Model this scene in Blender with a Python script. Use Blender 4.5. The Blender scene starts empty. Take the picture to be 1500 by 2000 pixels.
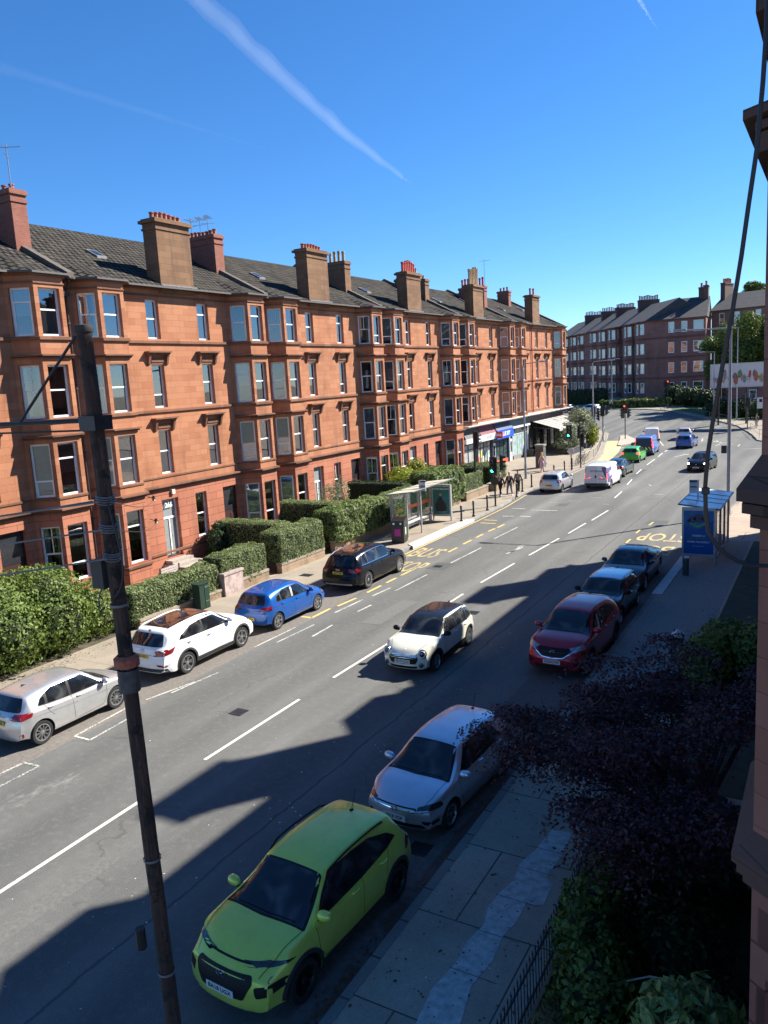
import bpy, bmesh, math, random
from mathutils import Vector, Matrix, noise
from mathutils.bvhtree import BVHTree
R = math.radians
sc = bpy.context.scene
COL = sc.collection

# ---------------------------------------------------------------- camera, sky, sun, exposure
cam_d = bpy.data.cameras.new('camera')
cam = bpy.data.objects.new('camera', cam_d)
COL.objects.link(cam)
cam.location = (0, 0, 9.0)
cam.rotation_euler = (1.405140, 0.056809, 0.518271)
cam_d.sensor_fit = 'AUTO'; cam_d.sensor_width = 36.0
cam_d.lens = 36.0 * 1530 / 2000
cam_d.clip_start = 0.05; cam_d.clip_end = 60000
sc.camera = cam
SUN = Vector((0.75, 0.97, 1.0)).normalized()
world = bpy.data.worlds.new('World'); sc.world = world
world.use_nodes = True
wn = world.node_tree
bg = wn.nodes['Background']
sky = wn.nodes.new('ShaderNodeTexSky'); sky.sky_type = 'NISHITA'; sky.sun_disc = False
sky.sun_elevation = math.asin(SUN.z)
sky.sun_rotation = math.atan2(SUN.x, SUN.y)
sky.altitude = 40; sky.air_density = 0.9; sky.dust_density = 0.0; sky.ozone_density = 10
hsv = wn.nodes.new('ShaderNodeHueSaturation'); hsv.inputs['Saturation'].default_value = 1.10
wn.links.new(sky.outputs[0], hsv.inputs['Color']); wn.links.new(hsv.outputs[0], bg.inputs[0]); bg.inputs[1].default_value = 0.071
sun_d = bpy.data.lights.new('sun', 'SUN'); sun_d.energy = 4.7; sun_d.angle = R(0.55); sun_d.color = (1.0, 0.94, 0.84)
sun = bpy.data.objects.new('sun', sun_d); COL.objects.link(sun)
sun.rotation_euler = SUN.to_track_quat('Z', 'Y').to_euler()
sun.location = (20, 20, 40)
vs = sc.view_settings
vs.view_transform = 'Standard'; vs.look = 'None'; vs.exposure = 1.42; vs.gamma = 1.0
sc.cycles.max_bounces = 6; sc.cycles.transparent_max_bounces = 12

# ---------------------------------------------------------------- materials
MATS = {}
def newmat(name):
    m = bpy.data.materials.new(name); m.use_nodes = True
    nt = m.node_tree
    return m, nt, nt.nodes['Principled BSDF']
def nd(nt, t, **kw):
    n = nt.nodes.new(t)
    for k, v in kw.items(): setattr(n, k, v)
    return n
def lk(nt, a, b): nt.links.new(a, b)
def c4(c): return (c[0], c[1], c[2], 1.0)
def ramp(nt, fac, stops):
    r = nd(nt, 'ShaderNodeValToRGB')
    el = r.color_ramp.elements
    el[0].position, el[0].color = stops[0][0], c4(stops[0][1])
    el[1].position, el[1].color = stops[-1][0], c4(stops[-1][1])
    for p, c in stops[1:-1]:
        e = el.new(p); e.color = c4(c)
    lk(nt, fac, r.inputs[0]); return r.outputs[0]
def mixc(nt, fac, a, b, mode='MIX'):
    m = nd(nt, 'ShaderNodeMix', data_type='RGBA', blend_type=mode)
    for s, v in ((0, fac), (6, a), (7, b)):
        if isinstance(v, (int, float)): m.inputs[s].default_value = v
        elif isinstance(v, (tuple, list)): m.inputs[s].default_value = c4(v)
        else: lk(nt, v, m.inputs[s])
    return m.outputs[2]
def mth(nt, op, a, b=0.0, clamp=False):
    m = nd(nt, 'ShaderNodeMath', operation=op, use_clamp=clamp)
    for i, v in enumerate((a, b)):
        if isinstance(v, (int, float)): m.inputs[i].default_value = v
        else: lk(nt, v, m.inputs[i])
    return m.outputs[0]
def tex_noise(nt, scale, detail=4, rough=.55, vec=None, dist=0.0):
    n = nd(nt, 'ShaderNodeTexNoise'); n.inputs['Scale'].default_value = scale
    n.inputs['Detail'].default_value = detail; n.inputs['Roughness'].default_value = rough
    n.inputs['Distortion'].default_value = dist
    if vec is not None: lk(nt, vec, n.inputs['Vector'])
    return n.outputs[0]
def wpos(nt): return nd(nt, 'ShaderNodeNewGeometry').outputs['Position']
def opos(nt): return nd(nt, 'ShaderNodeTexCoord').outputs['Object']
def scalev(nt, v, s):
    m = nd(nt, 'ShaderNodeVectorMath', operation='MULTIPLY'); lk(nt, v, m.inputs[0]); m.inputs[1].default_value = s
    return m.outputs[0]
def bump(nt, b, h, strength=.3, dist=.02):
    n = nd(nt, 'ShaderNodeBump'); n.inputs['Strength'].default_value = strength; n.inputs['Distance'].default_value = dist
    lk(nt, h, n.inputs['Height']); lk(nt, n.outputs[0], b.inputs['Normal'])
def plain(name, col, rough=.6, metal=0.0, var=.12, vscale=6.0, coat=0.0, spec=.5, emis=None, es=1.0):
    if name in MATS: return MATS[name]
    m, nt, b = newmat(name)
    if var > 0:
        f = tex_noise(nt, vscale, 4, .6, wpos(nt) if vscale < 50 else opos(nt))
        lo = tuple(max(0, x * (1 - var)) for x in col); hi = tuple(min(1, x * (1 + var)) for x in col)
        lk(nt, ramp(nt, f, [(.3, lo), (.7, hi)]), b.inputs['Base Color'])
    else: b.inputs['Base Color'].default_value = c4(col)
    b.inputs['Roughness'].default_value = rough; b.inputs['Metallic'].default_value = metal
    b.inputs['Coat Weight'].default_value = coat; b.inputs['Coat Roughness'].default_value = .04
    b.inputs['Specular IOR Level'].default_value = spec
    if emis: b.inputs['Emission Color'].default_value = c4(emis); b.inputs['Emission Strength'].default_value = es
    MATS[name] = m; return m
def paint(name, col, flake=0.3, rough=.32, metal=None):
    if name in MATS: return MATS[name]
    m, nt, b = newmat(name)
    p = opos(nt)
    f = tex_noise(nt, 3.0, 5, .6, p)
    dirt = ramp(nt, f, [(.45, (0, 0, 0)), (.8, (1, 1, 1))])
    d = tuple(.85 * c + .004 for c in col)
    lk(nt, mixc(nt, dirt, col, d), b.inputs['Base Color'])
    b.inputs['Metallic'].default_value = flake if metal is None else metal
    b.inputs['Roughness'].default_value = rough
    b.inputs['Coat Weight'].default_value = .85 if max(col) > .03 else .35; b.inputs['Coat Roughness'].default_value = .03; b.inputs['Specular IOR Level'].default_value = .15
    MATS[name] = m; return m

def mat_sandstone(name, c1, c2, rust=False, soot=.5):
    if name in MATS: return MATS[name]
    m, nt, b = newmat(name)
    g = wpos(nt)
    s = nd(nt, 'ShaderNodeSeparateXYZ'); lk(nt, g, s.inputs[0])
    u = mth(nt, 'ADD', s.outputs[0], s.outputs[1])
    cb = nd(nt, 'ShaderNodeCombineXYZ'); lk(nt, u, cb.inputs[0]); lk(nt, s.outputs[2], cb.inputs[1])
    br = nd(nt, 'ShaderNodeTexBrick'); lk(nt, cb.outputs[0], br.inputs['Vector'])
    br.inputs['Scale'].default_value = 1.0; br.offset = .5
    br.inputs['Brick Width'].default_value = 1.15 if rust else .82
    br.inputs['Row Height'].default_value = .40 if rust else .30
    br.inputs['Mortar Size'].default_value = .014 if rust else .006
    br.inputs['Mortar Smooth'].default_value = .4; br.inputs['Bias'].default_value = 0
    br.inputs['Color1'].default_value = c4(c1); br.inputs['Color2'].default_value = c4(c2)
    br.inputs['Mortar'].default_value = c4(tuple(x * (.28 if rust else .6) for x in c1))
    n1 = tex_noise(nt, .35, 5, .6, g)
    n2 = tex_noise(nt, 9, 6, .7, scalev(nt, g, (1, 1, 3)))
    col = mixc(nt, mth(nt, 'MULTIPLY', n2, .5), br.outputs[0], tuple(x * .62 for x in c1), 'MIX')
    # weather staining: streaks that run down the stone
    st = tex_noise(nt, 1.0, 6, .7, scalev(nt, g, (1.3, 1.3, .16)))
    sm = ramp(nt, st, [(.5, (0, 0, 0)), (.72, (1, 1, 1))])
    col = mixc(nt, mth(nt, 'MULTIPLY', sm, soot), col, (.085, .055, .042))
    col = mixc(nt, mth(nt, 'MULTIPLY', ramp(nt, n1, [(.4, (0, 0, 0)), (.7, (1, 1, 1))]), .3), col, tuple(min(1, x * 1.3) for x in c2))
    lk(nt, col, b.inputs['Base Color']); b.inputs['Roughness'].default_value = .9
    b.inputs['Specular IOR Level'].default_value = .2
    h = mth(nt, 'ADD', mth(nt, 'MULTIPLY', br.outputs[1], -1.0), mth(nt, 'MULTIPLY', n2, .5))
    bump(nt, b, h, .5, .02)
    MATS[name] = m; return m
C_ST1, C_ST2 = (.35, .140, .074), (.46, .215, .118)
def M_stone(): return mat_sandstone('red_sandstone', C_ST1, C_ST2)
def M_rust(): return mat_sandstone('rusticated_sandstone', (.37, .135, .082), (.47, .19, .115), rust=True, soot=.35)
def M_trim(): return mat_sandstone('sandstone_trim', (.15, .078, .05), (.27, .130, .08), soot=.95)
def M_chim(): return mat_sandstone('weathered_chimney_stone', (.17, .098, .058), (.26, .150, .085), soot=.95)
def M_dkst(): return mat_sandstone('dark_red_sandstone', (.22, .115, .095), (.29, .15, .125), soot=.5)
def mat_brick(name, c1, c2, mortar):
    if name in MATS: return MATS[name]
    m, nt, b = newmat(name)
    g = wpos(nt); s = nd(nt, 'ShaderNodeSeparateXYZ'); lk(nt, g, s.inputs[0])
    u = mth(nt, 'ADD', s.outputs[0], s.outputs[1])
    cb = nd(nt, 'ShaderNodeCombineXYZ'); lk(nt, u, cb.inputs[0]); lk(nt, s.outputs[2], cb.inputs[1])
    br = nd(nt, 'ShaderNodeTexBrick'); lk(nt, cb.outputs[0], br.inputs['Vector'])
    br.inputs['Scale'].default_value = 1.0; br.inputs['Brick Width'].default_value = .23; br.inputs['Row Height'].default_value = .085
    br.inputs['Mortar Size'].default_value = .008
    br.inputs['Color1'].default_value = c4(c1); br.inputs['Color2'].default_value = c4(c2); br.inputs['Mortar'].default_value = c4(mortar)
    n = tex_noise(nt, 2.5, 5, .6, g)
    lk(nt, mixc(nt, mth(nt, 'MULTIPLY', n, .7), br.outputs[0], tuple(x * .5 for x in c1)), b.inputs['Base Color'])
    b.inputs['Roughness'].default_value = .9
    bump(nt, b, br.outputs[1], -.4, .01)
    MATS[name] = m; return m
def M_brick(): return mat_brick('red_brick', (.26, .075, .048), (.34, .11, .07), (.24, .18, .14))
def M_roof():
    if 'roof_tiles' in MATS: return MATS['roof_tiles']
    m, nt, b = newmat('roof_tiles')
    g = wpos(nt); s = nd(nt, 'ShaderNodeSeparateXYZ'); lk(nt, g, s.inputs[0])
    u = mth(nt, 'ADD', s.outputs[1], mth(nt, 'MULTIPLY', s.outputs[0], .02))
    cb = nd(nt, 'ShaderNodeCombineXYZ'); lk(nt, u, cb.inputs[0]); lk(nt, s.outputs[0], cb.inputs[1])
    br = nd(nt, 'ShaderNodeTexBrick'); lk(nt, cb.outputs[0], br.inputs['Vector'])
    br.inputs['Scale'].default_value = 1.0; br.inputs['Brick Width'].default_value = .33; br.inputs['Row Height'].default_value = .38
    br.inputs['Mortar Size'].default_value = .07; br.inputs['Mortar Smooth'].default_value = .3
    br.inputs['Color1'].default_value = c4((.048, .045, .040)); br.inputs['Color2'].default_value = c4((.085, .078, .068))
    br.inputs['Mortar'].default_value = c4((.010, .009, .009))
    n = tex_noise(nt, .9, 6, .7, g)
    col = mixc(nt, mth(nt, 'MULTIPLY', ramp(nt, n, [(.45, (0, 0, 0)), (.75, (1, 1, 1))]), .6), br.outputs[0], (.085, .078, .06))
    lk(nt, col, b.inputs['Base Color']); b.inputs['Roughness'].default_value = 1.0; b.inputs['Specular IOR Level'].default_value = .06
    bump(nt, b, br.outputs[1], -1.0, .06)
    MATS['roof_tiles'] = m; return m
def M_asphalt():
    if 'asphalt' in MATS: return MATS['asphalt']
    m, nt, b = newmat('asphalt')
    g = wpos(nt)
    fine = tex_noise(nt, 38, 3, .8, g)
    mid = tex_noise(nt, 5.0, 6, .7, g)
    big = tex_noise(nt, .22, 5, .6, scalev(nt, g, (2.2, .5, 1)), .4)
    base = ramp(nt, big, [(.25, (.090, .092, .086)), (.5, (.122, .122, .114)), (.75, (.165, .163, .152))])
    # polished wheel tracks and a darker oil line along each lane
    sx = nd(nt, 'ShaderNodeSeparateXYZ'); lk(nt, g, sx.inputs[0])
    tr = mth(nt, 'MULTIPLY', mth(nt, 'SINE', mth(nt, 'MULTIPLY', sx.outputs[0], 3.6)), mth(nt, 'MULTIPLY', tex_noise(nt, 1.0, 3, .5, scalev(nt, g, (.5, .08, 1))), .5))
    base = mixc(nt, mth(nt, 'ADD', tr, .0, True), base, (.19, .187, .175)); base = mixc(nt, mth(nt, 'MULTIPLY', tr, -.8, True), base, (.075, .075, .072))
    # long resurfacing strips
    wv = tex_noise(nt, 1.0, 2, .4, scalev(nt, g, (.55, .035, 1)))
    base = mixc(nt, mth(nt, 'MULTIPLY', ramp(nt, wv, [(.44, (0, 0, 0)), (.56, (1, 1, 1))]), .45), base, (.080, .081, .078))
    c = mixc(nt, .55, base, ramp(nt, fine, [(.3, (.25, .25, .25)), (.7, (.75, .75, .75))]), 'OVERLAY')
    c = mixc(nt, mth(nt, 'MULTIPLY', ramp(nt, mid, [(.5, (0, 0, 0)), (.72, (1, 1, 1))]), .35), c, (.20, .197, .18))
    # cracks
    vo = nd(nt, 'ShaderNodeTexVoronoi', feature='DISTANCE_TO_EDGE'); vo.inputs['Scale'].default_value = .20
    warp = nd(nt, 'ShaderNodeTexNoise'); warp.inputs['Scale'].default_value = 1.1; warp.inputs['Detail'].default_value = 6; lk(nt, g, warp.inputs['Vector'])
    av = nd(nt, 'ShaderNodeVectorMath', operation='MULTIPLY_ADD'); lk(nt, warp.outputs[1], av.inputs[0]); av.inputs[1].default_value = (1.6, 1.6, 0); lk(nt, g, av.inputs[2])
    lk(nt, av.outputs[0], vo.inputs['Vector'])
    cr = ramp(nt, vo.outputs[0], [(0.0, (1, 1, 1)), (.0035, (1, 1, 1)), (.007, (0, 0, 0))])
    crm = mth(nt, 'MULTIPLY', cr, ramp(nt, tex_noise(nt, .35, 3, .5, g), [(.48, (0, 0, 0)), (.56, (1, 1, 1))]))
    c = mixc(nt, mth(nt, 'MULTIPLY', crm, .35), c, (.04, .04, .04))
    # tarred joint along the road
    s = nd(nt, 'ShaderNodeSeparateXYZ'); lk(nt, g, s.inputs[0])
    jx = mth(nt, 'ABSOLUTE', mth(nt, 'ADD', mth(nt, 'ADD', s.outputs[0], 10.05), mth(nt, 'MULTIPLY', mth(nt, 'SUBTRACT', tex_noise(nt, .6, 4, .6, g), .5), .35)))
    jm = ramp(nt, jx, [(0.0, (1, 1, 1)), (.02, (1, 1, 1)), (.045, (0, 0, 0))])
    c = mixc(nt, mth(nt, 'MULTIPLY', jm, .55), c, (.035, .035, .035))
    lk(nt, c, b.inputs['Base Color'])
    b.inputs['Roughness'].default_value = .88; b.inputs['Specular IOR Level'].default_value = .3
    bump(nt, b, fine, .5, .012)
    MATS['asphalt'] = m; return m
def M_paving(name, c1, c2, mort, bw, rh, ms=.012, rot=False):
    if name in MATS: return MATS[name]
    m, nt, b = newmat(name)
    g = wpos(nt); s = nd(nt, 'ShaderNodeSeparateXYZ'); lk(nt, g, s.inputs[0])
    cb = nd(nt, 'ShaderNodeCombineXYZ')
    lk(nt, s.outputs[1 if rot else 0], cb.inputs[0]); lk(nt, s.outputs[0 if rot else 1], cb.inputs[1])
    br = nd(nt, 'ShaderNodeTexBrick'); lk(nt, cb.outputs[0], br.inputs['Vector'])
    br.inputs['Scale'].default_value = 1.0; br.inputs['Brick Width'].default_value = bw; br.inputs['Row Height'].default_value = rh
    br.inputs['Mortar Size'].default_value = ms
    br.inputs['Color1'].default_value = c4(c1); br.inputs['Color2'].default_value = c4(c2); br.inputs['Mortar'].default_value = c4(mort)
    n = tex_noise(nt, .8, 6, .65, g); n2 = tex_noise(nt, 30, 3, .7, g)
    col = mixc(nt, mth(nt, 'MULTIPLY', ramp(nt, n, [(.4, (0, 0, 0)), (.75, (1, 1, 1))]), .55), br.outputs[0], tuple(x * .6 for x in c1))
    col = mixc(nt, .4, col, ramp(nt, n2, [(.3, (.3, .3, .3)), (.7, (.7, .7, .7))]), 'OVERLAY')
    lk(nt, col, b.inputs['Base Color']); b.inputs['Roughness'].default_value = .9; b.inputs['Specular IOR Level'].default_value = .25
    bump(nt, b, mth(nt, 'ADD', mth(nt, 'MULTIPLY', br.outputs[1], -1), mth(nt, 'MULTIPLY', n2, .3)), .4, .01)
    MATS[name] = m; return m
def M_leaf(name, cols, scale=9.0, trans=.35, rough=.55):
    if name in MATS: return MATS[name]
    m, nt, b = newmat(name)
    f = tex_noise(nt, scale, 3, .8, wpos(nt))
    k = len(cols)
    c = ramp(nt, f, [(.3 + .4 * i / (k - 1), cols[i]) for i in range(k)])
    lk(nt, c, b.inputs['Base Color']); b.inputs['Roughness'].default_value = rough
    b.inputs['Specular IOR Level'].default_value = .35
    tr = nd(nt, 'ShaderNodeBsdfTranslucent'); lk(nt, c, tr.inputs[0])
    mx = nd(nt, 'ShaderNodeMixShader'); mx.inputs[0].default_value = trans
    lk(nt, b.outputs[0], mx.inputs[1]); lk(nt, tr.outputs[0], mx.inputs[2])
    lk(nt, mx.outputs[0], nt.nodes['Material Output'].inputs[0])
    MATS[name] = m; return m
def M_glass(name='window_glass', tint=(.75, .82, .85), refl=1.0):
    if name in MATS: return MATS[name]
    m, nt, b = newmat(name)
    nt.nodes.remove(b)
    t = nd(nt, 'ShaderNodeBsdfTransparent'); t.inputs[0].default_value = c4(tint)
    g = nd(nt, 'ShaderNodeBsdfGlossy'); g.inputs['Roughness'].default_value = .015; g.inputs[0].default_value = (.95, .97, 1, 1)
    fr = nd(nt, 'ShaderNodeFresnel'); fr.inputs[0].default_value = 2.7
    n = tex_noise(nt, .8, 1, .5, wpos(nt))
    bp = nd(nt, 'ShaderNodeBump'); bp.inputs['Strength'].default_value = .06; bp.inputs['Distance'].default_value = .03
    lk(nt, n, bp.inputs['Height']); lk(nt, bp.outputs[0], g.inputs['Normal'])
    mx = nd(nt, 'ShaderNodeMixShader')
    lk(nt, mth(nt, 'MULTIPLY', fr.outputs[0], refl, True), mx.inputs[0])
    lk(nt, t.outputs[0], mx.inputs[1]); lk(nt, g.outputs[0], mx.inputs[2])
    lk(nt, mx.outputs[0], nt.nodes['Material Output'].inputs[0])
    MATS[name] = m; return m
def M_carglass():
    if 'car_glass' in MATS: return MATS['car_glass']
    m, nt, b = newmat('car_glass')      # tinted glass with the vague lighter shapes of seats and trim behind it
    n = tex_noise(nt, 2.2, 2, .4, opos(nt), .6)
    lk(nt, ramp(nt, n, [(.42, (.008, .010, .013)), (.56, (.022, .025, .028)), (.66, (.055, .058, .060))]), b.inputs['Base Color'])
    b.inputs['Roughness'].default_value = .03; b.inputs['Specular IOR Level'].default_value = .6
    MATS['car_glass'] = m; return m
def M_black(): return plain('black_plastic', (.014, .014, .015), .55, var=.1)
def M_rubber(): return plain('tyre_rubber', (.014, .014, .015), .85, var=.2)
M_metal = plain('bright_metal', (.62, .63, .65), .28, 1.0, var=.05)
M_white = plain('white_frame_paint', (.84, .85, .84), .45, var=.05)
M_iron = plain('black_painted_iron', (.018, .019, .022), .45, var=.2)
M_galv = plain('galvanised_steel', (.30, .32, .34), .5, .6, var=.12)

# ---------------------------------------------------------------- mesh helpers
class MB:
    def __init__(s): s.v = []; s.f = []; s.m = []; s.smooth = []
    def add(s, verts, faces, mi=0, sm=False, M=None):
        o = len(s.v)
        if M is not None: verts = [M @ Vector(p) for p in verts]
        s.v.extend([tuple(p) for p in verts])
        for f in faces: s.f.append(tuple(i + o for i in f)); s.m.append(mi); s.smooth.append(sm)
        return s
    def quad(s, a, b, c, d, mi=0): return s.add([a, b, c, d], [(0, 1, 2, 3)], mi)
    def box(s, x0, x1, y0, y1, z0, z1, mi=0, M=None):
        v = [(x0, y0, z0), (x1, y0, z0), (x1, y1, z0), (x0, y1, z0), (x0, y0, z1), (x1, y0, z1), (x1, y1, z1), (x0, y1, z1)]
        return s.add(v, [(3, 2, 1, 0), (4, 5, 6, 7), (0, 1, 5, 4), (1, 2, 6, 5), (2, 3, 7, 6), (3, 0, 4, 7)], mi, False, M)
    def prism(s, poly, z0, z1, mi=0, M=None):   # poly counter-clockwise in xy
        n = len(poly)
        v = [(p[0], p[1], z0) for p in poly] + [(p[0], p[1], z1) for p in poly]
        f = [tuple(range(n - 1, -1, -1)), tuple(range(n, 2 * n))]
        f += [(i, (i + 1) % n, n + (i + 1) % n, n + i) for i in range(n)]
        return s.add(v, f, mi, False, M)
    def lathe(s, prof, n=16, mi=0, M=None, sm=True, cap=True):  # prof [(r,z)] along z
        v = []; f = []
        for r, z in prof:
            for i in range(n):
                a = 2 * math.pi * i / n; v.append((r * math.cos(a), r * math.sin(a), z))
        for k in range(len(prof) - 1):
            for i in range(n):
                j = (i + 1) % n; f.append((k * n + i, k * n + j, (k + 1) * n + j, (k + 1) * n + i))
        s.add(v, f, mi, sm, M)
        if cap:
            s.add(v[:n], [tuple(range(n - 1, -1, -1))], mi, False, M)
            s.add(v[-n:], [tuple(range(n))], mi, False, M)
        return s
    def cyl(s, p, q, r, r2=None, n=10, mi=0, sm=True):
        p, q = Vector(p), Vector(q); d = q - p; L = d.length
        M = Matrix.Translation(p) @ d.to_track_quat('Z', 'Y').to_matrix().to_4x4()
        return s.lathe([(r, 0), (r2 if r2 is not None else r, L)], n, mi, M, sm)
    def tube(s, pts, r, n=8, mi=0, radii=None):
        pts = [Vector(p) for p in pts]; v = []; f = []
        up = None
        for i, p in enumerate(pts):
            a = pts[max(0, i - 1)]; b = pts[min(len(pts) - 1, i + 1)]; t = (b - a).normalized()
            if up is None: up = t.orthogonal().normalized()
            up = (up - t * up.dot(t)).normalized(); w = t.cross(up); rr = radii[i] if radii else r
            for k in range(n):
                an = 2 * math.pi * k / n; v.append(p + (up * math.cos(an) + w * math.sin(an)) * rr)
        for i in range(len(pts) - 1):
            for k in range(n):
                j = (k + 1) % n; f.append((i * n + k, i * n + j, (i + 1) * n + j, (i + 1) * n + k))
        f.append(tuple(range(n - 1, -1, -1))); f.append(tuple((len(pts) - 1) * n + k for k in range(n)))
        return s.add(v, f, mi, True)
    def build(s, name, mats, parent=None, loc=None, rot=None, sharp=35):
        me = bpy.data.meshes.new(name)
        me.from_pydata(s.v, [], s.f)
        if not isinstance(mats, (list, tuple)): mats = [mats]
        for m in mats: me.materials.append(m)
        if len(mats) > 1: me.polygons.foreach_set('material_index', s.m)
        me.polygons.foreach_set('use_smooth', s.smooth)
        me.update()
        if any(s.smooth): me.set_sharp_from_angle(angle=R(sharp))
        return link(name, me, parent, loc, rot)
def link(name, me, parent=None, loc=None, rot=None):
    o = bpy.data.objects.new(name, me); COL.objects.link(o)
    if parent is not None: o.parent = parent
    if loc is not None: o.location = loc
    if rot is not None: o.rotation_euler = rot if isinstance(rot, (tuple, list)) else (0, 0, rot)
    return o
def tag(o, label=None, cat=None, group=None, kind=None):
    if label: o['label'] = label
    if cat: o['category'] = cat
    if group: o['group'] = group
    if kind: o['kind'] = kind
    return o
def thing(name, label, cat, loc=(0, 0, 0), rot=0, group=None):
    o = bpy.data.objects.new(name, None); COL.objects.link(o); o.empty_display_size = .2
    o.location = loc; o.rotation_euler = rot if isinstance(rot, (tuple, list)) else (0, 0, rot)
    return tag(o, label, cat, group)
def kids(o): return [c for c in KIDS.get(o.name, [])]
def dup(root, loc=None, rot=None, label=None, group=None):
    ch = {}
    for o in COL.objects:
        if o.parent: ch.setdefault(o.parent.name, []).append(o)
    def cp(o, parent):
        c = o.copy(); COL.objects.link(c)
        if parent is not None: c.parent = parent
        for k in ch.get(o.name, []): cp(k, c)
        return c
    r = cp(root, None)
    if loc is not None: r.location = loc
    if rot is not None: r.rotation_euler = (0, 0, rot)
    if label: r['label'] = label
    if group: r['group'] = group
    return r
def text_mb(txt, size, extrude=.002, align='CENTER', bold=0.0, shear=0.0):
    cu = bpy.data.curves.new('writing', 'FONT'); cu.body = txt; cu.size = size; cu.extrude = extrude
    cu.align_x = align; cu.align_y = 'CENTER'; cu.offset = bold; cu.shear = shear; cu.resolution_u = 3
    o = bpy.data.objects.new('writing', cu)
    COL.objects.link(o)
    dg = bpy.context.evaluated_depsgraph_get()
    me = bpy.data.meshes.new_from_object(o.evaluated_get(dg))
    COL.objects.unlink(o); bpy.data.objects.remove(o)
    return me
def writing(name, txt, size, mat, parent, M, extrude=.002, bold=0.0, sx=1.0, shear=0.0):
    me = text_mb(txt, size, extrude, bold=bold, shear=shear)
    me.transform(M @ Matrix.Diagonal((sx, 1, 1, 1)))
    me.materials.clear(); me.materials.append(mat)
    return link(name, me, parent)
def frame(origin, right, up):
    r = Vector(right).normalized(); u = Vector(up); u = (u - r * u.dot(r)).normalized(); n = r.cross(u)
    M = Matrix((r, u, n)).transposed().to_4x4(); M.translation = Vector(origin); return M
# ---------------------------------------------------------------- terrain, road, pavements
def zg(y): return .03 * min(max(0, y - 100), 120)
def sheet(name, poly, mat, dz, thick=0.0, kind='structure', label=None, extra=()):
    bm = bmesh.new()
    bm.faces.new([bm.verts.new((x, y, 0)) for x, y in poly])
    for yc in (100, 220) + tuple(extra):
        bmesh.ops.bisect_plane(bm, geom=bm.verts[:] + bm.edges[:] + bm.faces[:], plane_co=(0, yc, 0), plane_no=(0, 1, 0))
    if thick > 0:
        r = bmesh.ops.extrude_face_region(bm, geom=bm.faces[:])
        top = [g for g in r['geom'] if isinstance(g, bmesh.types.BMVert)]
        ts = set(top)
        for v in bm.verts: v.co.z = zg(v.co.y) + (dz if v in ts else dz - thick)
    else:
        for v in bm.verts: v.co.z = zg(v.co.y) + dz
    bmesh.ops.recalc_face_normals(bm, faces=bm.faces[:])
    me = bpy.data.meshes.new(name); bm.to_mesh(me); bm.free(); me.materials.append(mat)
    if thick == 0 and me.polygons[0].normal.z < 0: me.flip_normals()
    o = link(name, me); tag(o, label, None, None, kind); return o
M_earth = plain('earth', (.085, .08, .05), .95, var=.35, vscale=1.5)
M_grass = plain('mown_grass', (.045, .085, .018), .9, var=.4, vscale=7)
sheet('ground', [(-5000, -300), (5000, -300), (5000, 9000), (-5000, 9000)], M_earth, -.06)
sheet('road', [(-110, -40), (70, -40), (70, 260), (-110, 260)], M_asphalt(), 0.0)
M_pavL = M_paving('worn_pavement', (.275, .235, .185), (.31, .265, .205), (.17, .145, .12), 9.0, 3.4, .010)
M_pavR = M_paving('dark_slab_pavement', (.36, .285, .22), (.40, .325, .255), (.05, .048, .045), 2.6, 2.1, .014)
kerbL = [(-19.7, -40), (-19.7, 36.3), (-19.62, 44.5), (-19.75, 50), (-20.2, 55), (-20.3, 62), (-20.3, 75), (-21.2, 83), (-22.9, 90.4), (-24.8, 98.7), (-26.6, 107), (-29.5, 112.5), (-36, 115), (-110, 117)]
kerbR = [(-6.05, -40), (-6.05, 44), (-5.8, 50), (-5.1, 56), (-3.6, 60.5), (-1, 63.5), (4, 65), (70, 66)]
kerbF = [(70, 91), (4, 91.5), (-2, 92.3), (-5.4, 93.6), (-7.6, 97), (-8.6, 103), (-11.3, 113.6), (-15.2, 121.8), (-19.7, 130.8), (-24.5, 140), (-29.5, 145), (-36, 147.5), (-46, 150.5), (-110, 158)]
sheet('pavement', kerbL + [(-110, -40)], M_pavL, .12, .3)
sheet('pavement', kerbR + [(70, -40)], M_pavR, .12, .3)
sheet('pavement', kerbF + [(-110, 300), (70, 300)], M_pavL, .12, .3)
def ribbon(name, path, w, mat, dz, off=0.0, joints=True, kind='structure', step=None):
    # strip of width w to the left of the path (inward), following the ground
    mb = MB(); P = [Vector((x, y)) for x, y in path]
    Q = []
    for i in range(len(P) - 1):
        L = (P[i + 1] - P[i]).length; k = max(1, int(L / (step or L)))
        for j in range(k): Q.append(P[i].lerp(P[i + 1], j / k))
    Q.append(P[-1])
    N = []
    for i in range(len(Q)):
        t = (Q[min(i + 1, len(Q) - 1)] - Q[max(i - 1, 0)]).normalized(); N.append(Vector((-t.y, t.x)))
    for i in range(len(Q) - 1):
        a = Q[i] + N[i] * off; b = Q[i + 1] + N[i + 1] * off; c = Q[i + 1] + N[i + 1] * (off + w); d = Q[i] + N[i] * (off + w)
        mb.quad(*[(p.x, p.y, zg(p.y) + dz) for p in (a, b, c, d)])
        mb.quad((a.x, a.y, zg(a.y) + dz - .13), (b.x, b.y, zg(b.y) + dz - .13), (b.x, b.y, zg(b.y) + dz), (a.x, a.y, zg(a.y) + dz)) if joints else None
    o = mb.build(name, mat); tag(o, kind=kind); return o
M_kerb = M_paving('kerb_stone', (.27, .26, .24), (.33, .315, .29), (.11, .10, .09), 5.0, .92, .02)
ribbon('kerb', [(x, y) for x, y in kerbL], .17, M_kerb, .128, -.004)
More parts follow.
